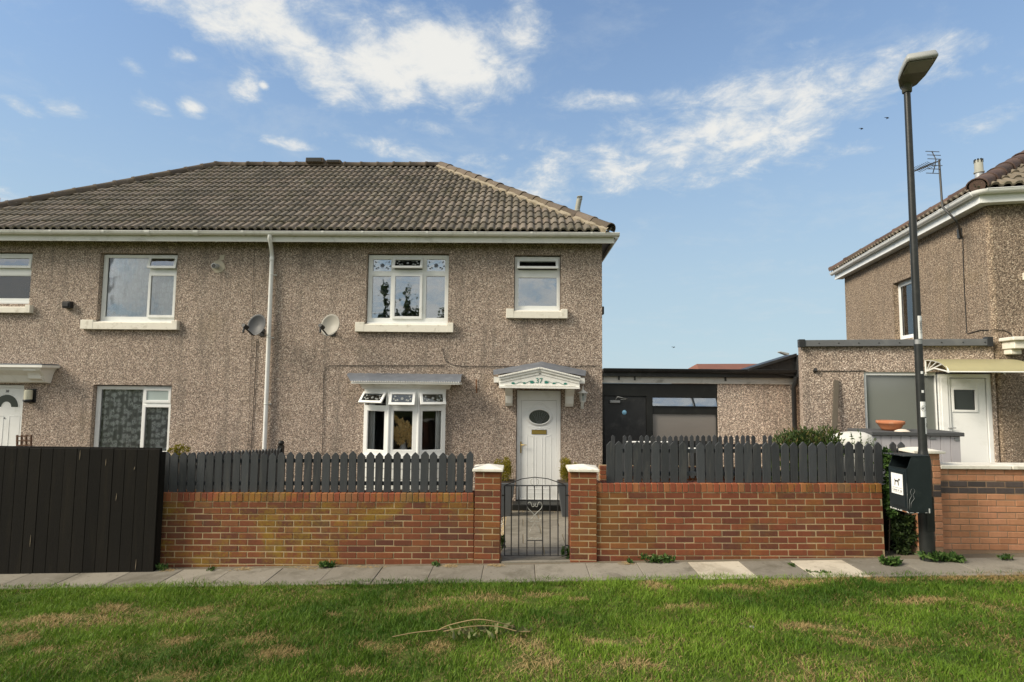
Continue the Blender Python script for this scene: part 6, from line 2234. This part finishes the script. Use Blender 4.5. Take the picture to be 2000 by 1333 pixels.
def shrub(label, px0, px1, pytop, pybot, Y, mat, n, size, seed, name='shrub', cat='shrub', aspect=.35, up=.6, depth=.5, nb=8):
    a, b = U(px0, (pytop + pybot) / 2, Y).x, U(px1, (pytop + pybot) / 2, Y).x
    zt_ = U((px0 + px1) / 2, pytop, Y).z
    zb_ = garden_z((a + b) / 2, Y)
    root = thing(name, label, cat, ((a + b) / 2, Y, zb_))
    rr = np.random.default_rng(seed)
    blobs = []
    w_ = (b - a) / 2
    for k in range(nb):
        x = a + (b - a) * (k + .5) / nb + rr.normal(0, .03)
        hh_ = zt_ - rr.uniform(0, .13)
        blobs.append(((x, Y + rr.normal(0, depth * .3), hh_ - .16), (w_ * .33, depth * .5, .18)))
        blobs.append(((x, Y + rr.normal(0, depth * .2), (hh_ + zb_) / 2), (w_ * .34, depth * .5, (hh_ - zb_) * .42)))
    leaves(n, blobs, size, aspect=aspect, up=up, rng=rr, shell=.3).build('foliage', mat, root)
    mb = MB()
    for k in range(6):
        x = a + (b - a) * (k + .5) / 6
        mb.tube([((a + b) / 2, Y, zb_), (x, Y, (zb_ + zt_) / 2), (x, Y, zt_ - .15)], .012, 5)
    mb.build('stem', 'bark', root)
    return root


shrub('bushy green shrub behind the right picket fence', 1526, 1608, 829, 940, 7.75, 'leaf_shrub', 10000, .06, 5, depth=.7, up=1.3)
mb = MB()
wd = thing('climber', 'leafy climber at the end of the right picket fence', 'climber', (U(1738, 1000, 7.0).x, 7.0, .15))
rr = np.random.default_rng(6)
blobs = [(tuple(U(x, y, 6.96)), (.055, .07, .075)) for x, y in ((1730, 885), (1738, 895), (1727, 905), (1737, 915), (1732, 930), (1739, 940), (1733, 955), (1738, 970), (1734, 985), (1741, 1000))]
leaves(900, blobs, .055, aspect=.6, up=-.1, rng=rr, shell=.1).build('foliage', 'leaf_weed', wd)
MB().tube([U(1736, 1090, 7.0), U(1738, 1000, 7.0), U(1734, 940, 7.0), U(1732, 885, 7.0)], .008, 5).build('stem', 'bark', wd)
sh = thing('shrub', 'dark leafy undergrowth below the waste bin', 'shrub', (U(1765, 1090, 7.0).x, 7.0, .16))
blobs = [(tuple(U(x, y, 7.02)), (.11, .08, .10)) for x, y in ((1748, 1015), (1765, 1022), (1782, 1018), (1755, 1045), (1775, 1050), (1762, 1070), (1790, 1045), (1768, 1085))]
leaves(900, blobs, .07, aspect=.5, up=-.2, rng=rr, shell=.1).build('foliage', 'leaf_dark', sh)
MB().tube([U(1762, 1092, 7.02), U(1766, 1040, 7.02), U(1768, 1010, 7.02)], .009, 5).build('stem', 'bark', sh)
gb_ = thing('fence_panel', 'dark board panel closing the gap behind the waste bin', 'fence', (U(1757, 1080, 7.16).x, 7.16, .1))
x0, x1 = rx1 + .012, ox0 - .012
nbd = 3
for k in range(nbd):
    MB().box(x0 + (x1 - x0) * k / nbd, x0 + (x1 - x0) * (k + 1) / nbd - .004, 7.16, 7.18, 0, .98).build('board', 'fence_stain', gb_)
# tall stems with small leaves behind the fence end
for (x, yt, sd_) in ((1668, 846, 1), (1682, 842, 2), (1700, 850, 3), (1712, 858, 4), (1676, 862, 5), (1692, 866, 6)):
    b = U(x, 940, 7.3)
    t_ = U(x, yt, 7.3)
    r0 = thing('tall_weed', ('leftmost tall', 'second tall', 'third', 'rightmost', 'leftmost short', 'right short')[sd_ - 1] + ' leafy weed stem above the right end of the picket fence', 'weed', (b.x, b.y, b.z), group='weed stems behind the right picket fence')
    stem(b, t_.z - b.z, .005, (random.uniform(-.03, .03), 0)).build('stem', 'leaf_weed', r0)
    leaves(26, [((b.x, b.y, b.z + (t_.z - b.z) * q), (.035, .035, .08)) for q in (.35, .55, .75, .92)], .05, aspect=.35, up=.8, rng=np.random.default_rng(sd_), shell=.1).build('leaf_spray', 'leaf_mid', r0)
yp = thing('shrub', 'yellow green sprig above the left end of the picket fence', 'shrub', (U(348, 890, 7.3).x, 7.3, 0))
bl = [(tuple(U(x, y, 7.3)), (.07, .06, .05)) for x, y in ((338, 880), (350, 874), (362, 878), (345, 890), (356, 892))]
leaves(420, bl, .035, aspect=.5, rng=np.random.default_rng(2)).build('foliage', 'leaf_gold', yp)
MB().tube([U(350, 960, 7.3), U(350, 880, 7.3)], .006, 5).build('stem', 'bark', yp)


def weed(label, px, py, w_, h, n, seed, Y=None, mat='leaf_weed', size=.05, grp=None):
    r = ray(px, py)
    # meets the pavement
    t = (zg(3.0 if px > 1300 else (-3 if px < 700 else 0)) - CAMZ) / r.z
    c = CAM_P + r * t
    if Y:
        c = U(px, py, Y)
    c = V3((c.x, c.y, zg(c.x) + .006))
    root = thing('weed', label, 'weed', c, group=grp)
    rr = np.random.default_rng(seed)
    bl = [((c.x + rr.uniform(-w_, w_), c.y + rr.uniform(-.03, .03), c.z + h * rr.uniform(.25, .6)), (w_ * .45, .05, h * .4)) for _ in range(6)]
    leaves(n, bl, size, aspect=.5, up=.7, rng=rr, shell=.05).build('foliage', mat, root)
    mb = MB()
    for k in range(5):
        q = bl[k][0]
        mb.tube([c, q], .003, 4)
    mb.build('stem', 'leaf_weed', root)
    return root


weed('leafy green weed at the foot of the right brick wall', 1283, 1093, .16, .13, 260, 1, Y=6.76)
weed('low green weed at the foot of the left brick wall', 643, 1104, .11, .07, 140, 2, Y=6.78)
weed('small weed at the joint of board fence and brick wall', 317, 1108, .05, .09, 70, 3, Y=6.76)
weed('small weed below the left wall nearer the gate', 851, 1099, .04, .03, 40, 4, Y=6.78)
weed('tiny weed beside the leafy weed on the right wall', 1229, 1090, .03, .05, 40, 5, Y=6.78)
weed('grassy weed right of the lamp post foot', 1848, 1099, .20, .12, 320, 6, Y=6.66, size=.075)
weed('grassy tuft in front of the gap by the waste bin', 1748, 1103, .12, .10, 200, 7, Y=6.55, size=.07)
weed('small tuft in the joint beside the second pale slab', 1548, 1107, .05, .025, 60, 8, mat='leaf_mid', size=.03)
weed('thin moss strip in front of the second pale slab', 1600, 1121, .12, .012, 90, 9, mat='leaf_mid', size=.025)
weed('small tuft on the pavement near the board fence', 412, 1111, .04, .03, 60, 10, mat='leaf_mid', size=.03)
weed('green weed beside the right gate post', 1107, 1082, .05, .16, 160, 11, Y=6.98, size=.05)
weed('green weed beside the left gate post', 983, 1040, .03, .22, 140, 12, Y=7.4, size=.04, mat='leaf_mid')
weed('low tuft at the lamp side pavement edge', 1962, 1094, .06, .06, 60, 13, Y=6.7, size=.05)
# litter of dry clippings at the wall foot
for (px, py, w_, sd_) in ((600, 1108, .25, 1), (720, 1108, .28, 2), (880, 1101, .10, 3), (330, 1102, .06, 4), (1225, 1096, .08, 6), (970, 1099, .12, 7), (475, 1110, .10, 8)):
    rr = np.random.default_rng(sd_)
    c = U(px, py, 6.74)
    c = V3((c.x, 6.74, zg(c.x) + .008))
    mb = MB()
    for k in range(90):
        q = c + V3((rr.normal(0, w_ * .5), rr.normal(0, .025), abs(rr.normal(0, .006))))
        a = rr.uniform(0, 3.14)
        d3 = V3((math.cos(a) * .025, math.sin(a) * .018, rr.uniform(-.004, .012)))
        mb.add([q - d3, q + V3((0, .003, .003)), q + d3, q - V3((0, .003, -.001))], [(0, 1, 2, 3)])
    o = struct(mb.build('dry_clippings', 'straw'), 'stuff')
    o['label'] = 'dry grass clippings swept against the wall foot'

# fallen branch with wilted leaves on the grass
lawn = lambda px, py: (lambda r: CAM_P + r * ((zg(0) + .075 - CAMZ) / r.z))(ray(px, py))
b0 = lawn(950, 1240)
br = thing('fallen_branch', 'wilted branch with pale drying leaves lying on the grass', 'branch', b0)
up_ = lambda px, py, h: lawn(px, py) + V3((0, 0, h))
MB().tube(curve([up_(766, 1253, .035), up_(810, 1247, .045), up_(850, 1244, .05), up_(872, 1240, .05)]), .004, 5).build('stalk', 'straw', br)
MB().tube(curve([up_(858, 1242, .05), up_(880, 1245, .10), up_(930, 1250, .16), up_(970, 1250, .14), up_(1005, 1240, .06)]), .004, 5).build('twig', 'straw', br)
MB().tube(curve([up_(866, 1246, .05), up_(920, 1246, .09), up_(970, 1246, .09), up_(1010, 1248, .06), up_(1035, 1246, .05)]), .004, 5).build('twig', 'straw', br)
rr = random.Random(17)
for k in range(60):
    t = rr.random()
    c = up_(872 + 165 * t + rr.uniform(-6, 6), 1240 + rr.uniform(-4, 12), rr.uniform(.03, .07))
    L = rr.uniform(.04, .10)
    ang_ = rr.uniform(-.9, .9) + math.pi / 2
    d3 = V3((math.cos(ang_) * L, rr.uniform(-.6, .6) * L, abs(math.sin(ang_)) * L * .7))
    sd3 = d3.cross(V3((rr.uniform(-1, 1), 1, rr.uniform(-.3, .3)))).normalized() * L * .20
    cu = V3((0, 0, .006))
    MB().add([c - d3 * .5, c - d3 * .1 + sd3 - cu, c + d3 * .5, c - d3 * .1 - sd3 - cu, c - d3 * .05 + cu], [(0, 1, 4), (1, 2, 4), (2, 3, 4), (3, 0, 4)], True).build('leaf', 'dry_leaf', br)
sto = lawn(1469, 1232)
rr = np.random.default_rng(1)
st_o = MB().lathe(sto + V3((0, 0, -.01)), [(.001, 0), (.026, .004), (.030, .022), (.02, .045), (.001, .052)], 9).build('stone', 'concrete')
tag(st_o, 'small grey stone lying in the grass at the right', 'stone')

# ------------------------------------------------------------------ things in the right garden
CY = 7.95
cab = thing('garden_cupboard', 'pale grey boarded garden cupboard with dark felt top under the porch window', 'cupboard', (U(1800, 905, CY).x, CY, .15))
cx0, cx1 = U(1703, 875, CY).x, U(1877, 875, CY).x
ctz = U(1800, 852, CY).z
nbd = 9
for k in range(nbd):
    a, b = cx0 + (cx1 - cx0) * k / nbd, cx0 + (cx1 - cx0) * (k + 1) / nbd
    MB().box(a, b - .006, CY, CY + .02, .1, ctz).build('board', 'shed_paint', cab, bevel=.002)
MB().box(cx1 - .02, cx1 - .001, CY + .021, CY + .5, .1, ctz).box(cx0, cx1 - .021, CY + .03, CY + .5, .1, ctz - .01).build('carcass', 'shed_paint', cab)
MB().box(cx0 - .02, cx1 + .03, CY - .04, CY + .55, ctz + .002, ctz + .055).build('felt_top', 'felt', cab, bevel=.006)
lt = U(1815, 857, CY)
MB().box(lt.x, lt.x + .09, CY - .012, CY, lt.z - .012, lt.z + .012).build('latch', 'galv', cab, bevel=.003)
lt = U(1864, 860, CY)
MB().box(lt.x, lt.x + .07, CY - .012, CY, lt.z - .01, lt.z + .03).build('latch', 'galv', cab, bevel=.003)
bc = U(1739.5, 840, CY + .22)
bcz = ctz + .058
bowl = thing('plant_bowl', 'wide terracotta bowl standing on the garden cupboard', 'bowl', (bc.x, CY + .22, bcz))
MB().lathe((bc.x, CY + .22, bcz), [(.001, 0), (.11, 0), (.125, .03), (.155, .08), (.172, .095), (.178, .10), (.178, .135), (.165, .137), (.155, .11), (.001, .10)], 26).build('pot', 'terracotta', bowl)
MB().lathe((bc.x, CY + .22, bcz + .105), [(.15, 0), (.08, .018), (.001, .022)], 16).build('soil', 'soil', bowl)
rg_ = MB().lathe((bc.x + .03, CY + .02, bcz), [(.001, .035), (.05, .03), (.09, .015), (.11, .0)], 11, sx=1.0, sy=.6).build('rag', 'ivory_rag')
tag(rg_, 'crumpled pale cloth in front of the terracotta bowl', 'cloth')
plk = MB()
q0, q1 = FR.pt(FR.px(1617, 870, .3)[0], .35, .15), FR.pt(FR.px(1634.5, 743, .04)[0], .035, FR.px(1634.5, 743, .04)[1])
ld = (q1 - q0).normalized()
plk.hexa([q0 - FR.u * .04, q0 + FR.u * .04, q0 + FR.u * .04 - FR.n * .03, q0 - FR.u * .04 - FR.n * .03, q1 - FR.u * .04, q1 + FR.u * .04, q1 + FR.u * .04 - FR.n * .03, q1 - FR.u * .04 - FR.n * .03])
tag(plk.build('leaning_plank', 'old_wood', bevel=.004), 'dark weathered plank leaning on the porch wall', 'plank')
cvx, cvz = U(1664, 850, 7.95).x, U(1664, 843, 7.95).z
mb = MB().lathe((cvx, 7.95, 0), [(.34, .1), (.33, cvz - .28), (.315, cvz - .12), (.27, cvz - .05), (.18, cvz - .015), (.001, cvz)], 22, sx=.92, sy=.8)
rr = np.random.default_rng(2)
mb.v = [(x + .012 * math.sin(9 * z + 7 * x), y + .012 * math.sin(8 * x + 5 * z), z + .008 * math.sin(11 * x + 3 * y)) for x, y, z in mb.v]
tag(mb.build('fabric_cover', 'canvas'), 'off white fabric cover pulled over a rounded garden item', 'cover')
trl = thing('trellis', 'small brown wooden trellis standing behind the board fence by door 38', 'trellis', U(47, 885, 9.0))
for x in (33.5, 42.5, 51.5, 61):
    MB().tube([U(x, 850, 9.0), U(x - .5, 900, 9.0)], .014, 4, smooth=False).build('lath', 'trellis_wood', trl)
for y in (852.5, 861.5, 870.5, 880):
    MB().tube([U(32, y, 8.98), U(62, y - .3, 8.98)], .012, 4, smooth=False).build('lath', 'trellis_wood', trl)
hp = MB().tube(curve([U(20, 884, 9.05), U(24, 877, 9.05), U(31, 875.5, 9.05), U(36, 882, 9.05), U(36, 890, 9.05)]), .018, 8).build('hose_loop', 'black_trim')
tag(hp, 'black hose loop in front of door 38 above the fence', 'hose')

# ------------------------------------------------------------------ far things
fh = thing('far_house', 'distant house showing only its red tiled roof above the link building', 'house', (U(1430, 725, 34).x, 34, 0))
ra_, rb_ = U(1381, 713, 34), U(1500, 708.5, 36)
mb = MB()
e0_, e1_ = U(1366, 724, 32.4), U(1530, 724, 34)
mb.add([(e0_.x, 31.8, e0_.z - .6), (e1_.x + 1, 33.8, e0_.z - .6), (rb_.x + 1, 38, rb_.z), (ra_.x, 36, ra_.z * 1.0 + .12), (e0_.x, 40, e0_.z - .6), (e1_.x + 1, 42, e0_.z - .6)], [(0, 1, 2, 3), (0, 3, 4), (3, 2, 5, 4), (1, 5, 2)])
mb.build('roof', 'red_tile', fh)
MB().box(e0_.x + .3, e1_.x + .7, 32.4, 39.5, -.3, e0_.z - .55).build('wall', 'brick_red', fh)
fx = U(1536, 692, 26)
fl2 = thing('street_lamp', 'distant lamp head rising behind the link building', 'street lamp', (fx.x, 26, 0))
MB().tube([(fx.x, 26, -.2), (fx.x, 26, fx.z)], .06, 8).build('post', 'post_paint', fl2)
q0, q1 = U(1537, 693, 26), U(1521, 688, 26)
MB().hexa([q0 + V3((0, -.15, -.05)), q0 + V3((.05, -.15, .06)), q0 + V3((.05, .15, .06)), q0 + V3((0, .15, -.05)), q1 + V3((0, -.15, -.02)), q1 + V3((0, -.15, .03)), q1 + V3((0, .15, .03)), q1 + V3((0, .15, -.02))]).build('lantern_head', 'lamp_grey', fl2, bevel=.01)
lc = thing('chimney', 'brick chimney top of a house beyond the left hip of the roof', 'chimney', U(-9, 420, 30))
q = U(-9, 397, 30)
MB().box(q.x - .3, q.x + .32, 29.7, 30.3, -.2, q.z).build('stack', 'brick_red', lc)
MB().lathe((q.x + .1, 30, q.z), [(.13, 0), (.11, .25), (.13, .3), (.001, .3)], 10).build('pot', 'terracotta', lc)
for (x, y, sp, lab) in ((1732, 231, .22, 'small dark bird in the sky left of the lamp post, upper'), (1682, 252, .20, 'small dark bird in the sky further left of the lamp post'), (1315, 679, .16, 'tiny bird low in the sky above the link building')):
    c = U(x, y, 40)
    b = MB().add([c + V3((-sp, 0, .04)), c + V3((-sp * .4, 0, .06)), c + V3((0, 0, 0)), c + V3((sp * .4, 0, .07)), c + V3((sp, .05, .03)), c + V3((0, .1, -.05)), c + V3((0, -.1, .02))], [(0, 1, 6), (0, 6, 5, 2), (1, 2, 6), (2, 3, 6), (3, 4, 6), (4, 5, 6)])
    tag(b.build('bird', 'bird_dark'), lab, 'bird', 'birds in the sky')

# trees across the street: they stand behind the viewer and show in the window glass


def tree(label, x, y, h, cr, seed, mat='leaf_shrub', narrow=False):
    root = thing('tree', label, 'tree', (x, y, .1), group='trees across the street')
    rr = np.random.default_rng(seed)
    MB().tube([(x, y, 0), (x + .1, y, h * .35), (x, y, h * .75)], [.22, .16, .06], 8).build('trunk', 'bark', root)
    blobs = []
    for k in range(14):
        t = k / 13
        wdt = cr * .75 * (1 - t * .85) if narrow else cr * math.sin(math.pi * (.25 + .7 * t))
        blobs.append(((x + rr.normal(0, wdt * .45), y + rr.normal(0, wdt * .45), h * (.25 + .72 * t)), (wdt * .5 + .2, wdt * .5 + .2, h * .09)))
    leaves(1000, blobs, .32, aspect=.7, rng=rr, shell=.2).build('crown', mat, root)


for k, (x, y, h, cr, nr, lab) in enumerate((
        (-11.2, -22, 9.9, 1.2, True, 'tall narrow conifer across the street, mirrored in the left pane of the rose window'), (-12.4, -22.4, 8.2, 1.2, False, 'round tree left of the tall conifer across the street'), (-10.3, -22.4, 8.0, 1.0, False, 'small tree right of the tall conifer across the street'),
        (-9.2, -22, 9.4, 1.0, True, 'slimmer conifer across the street, mirrored in the middle pane of the rose window'), (-8.4, -22.3, 8.2, 1.1, False, 'small tree beside the slimmer conifer across the street'), (-6.5, -22, 7.7, .8, False, 'thin tree across the street right of the slimmer conifer'),
        (-18, -23, 7.6, 3.0, False, 'broad tree across the street opposite the left house'), (-2.2, -24, 6.2, 2.4, False, 'broad low tree across the street opposite the front door'), (4.5, -24, 6.0, 2.6, False, 'broad low tree across the street opposite the link building'), (-26, -25, 8, 3.2, False, 'farthest left broad tree across the street'), (13, -25, 7.2, 3.0, False, 'broad tree across the street opposite the right house'))):
    tree(lab, x, y, h, cr, 40 + k, narrow=nr)
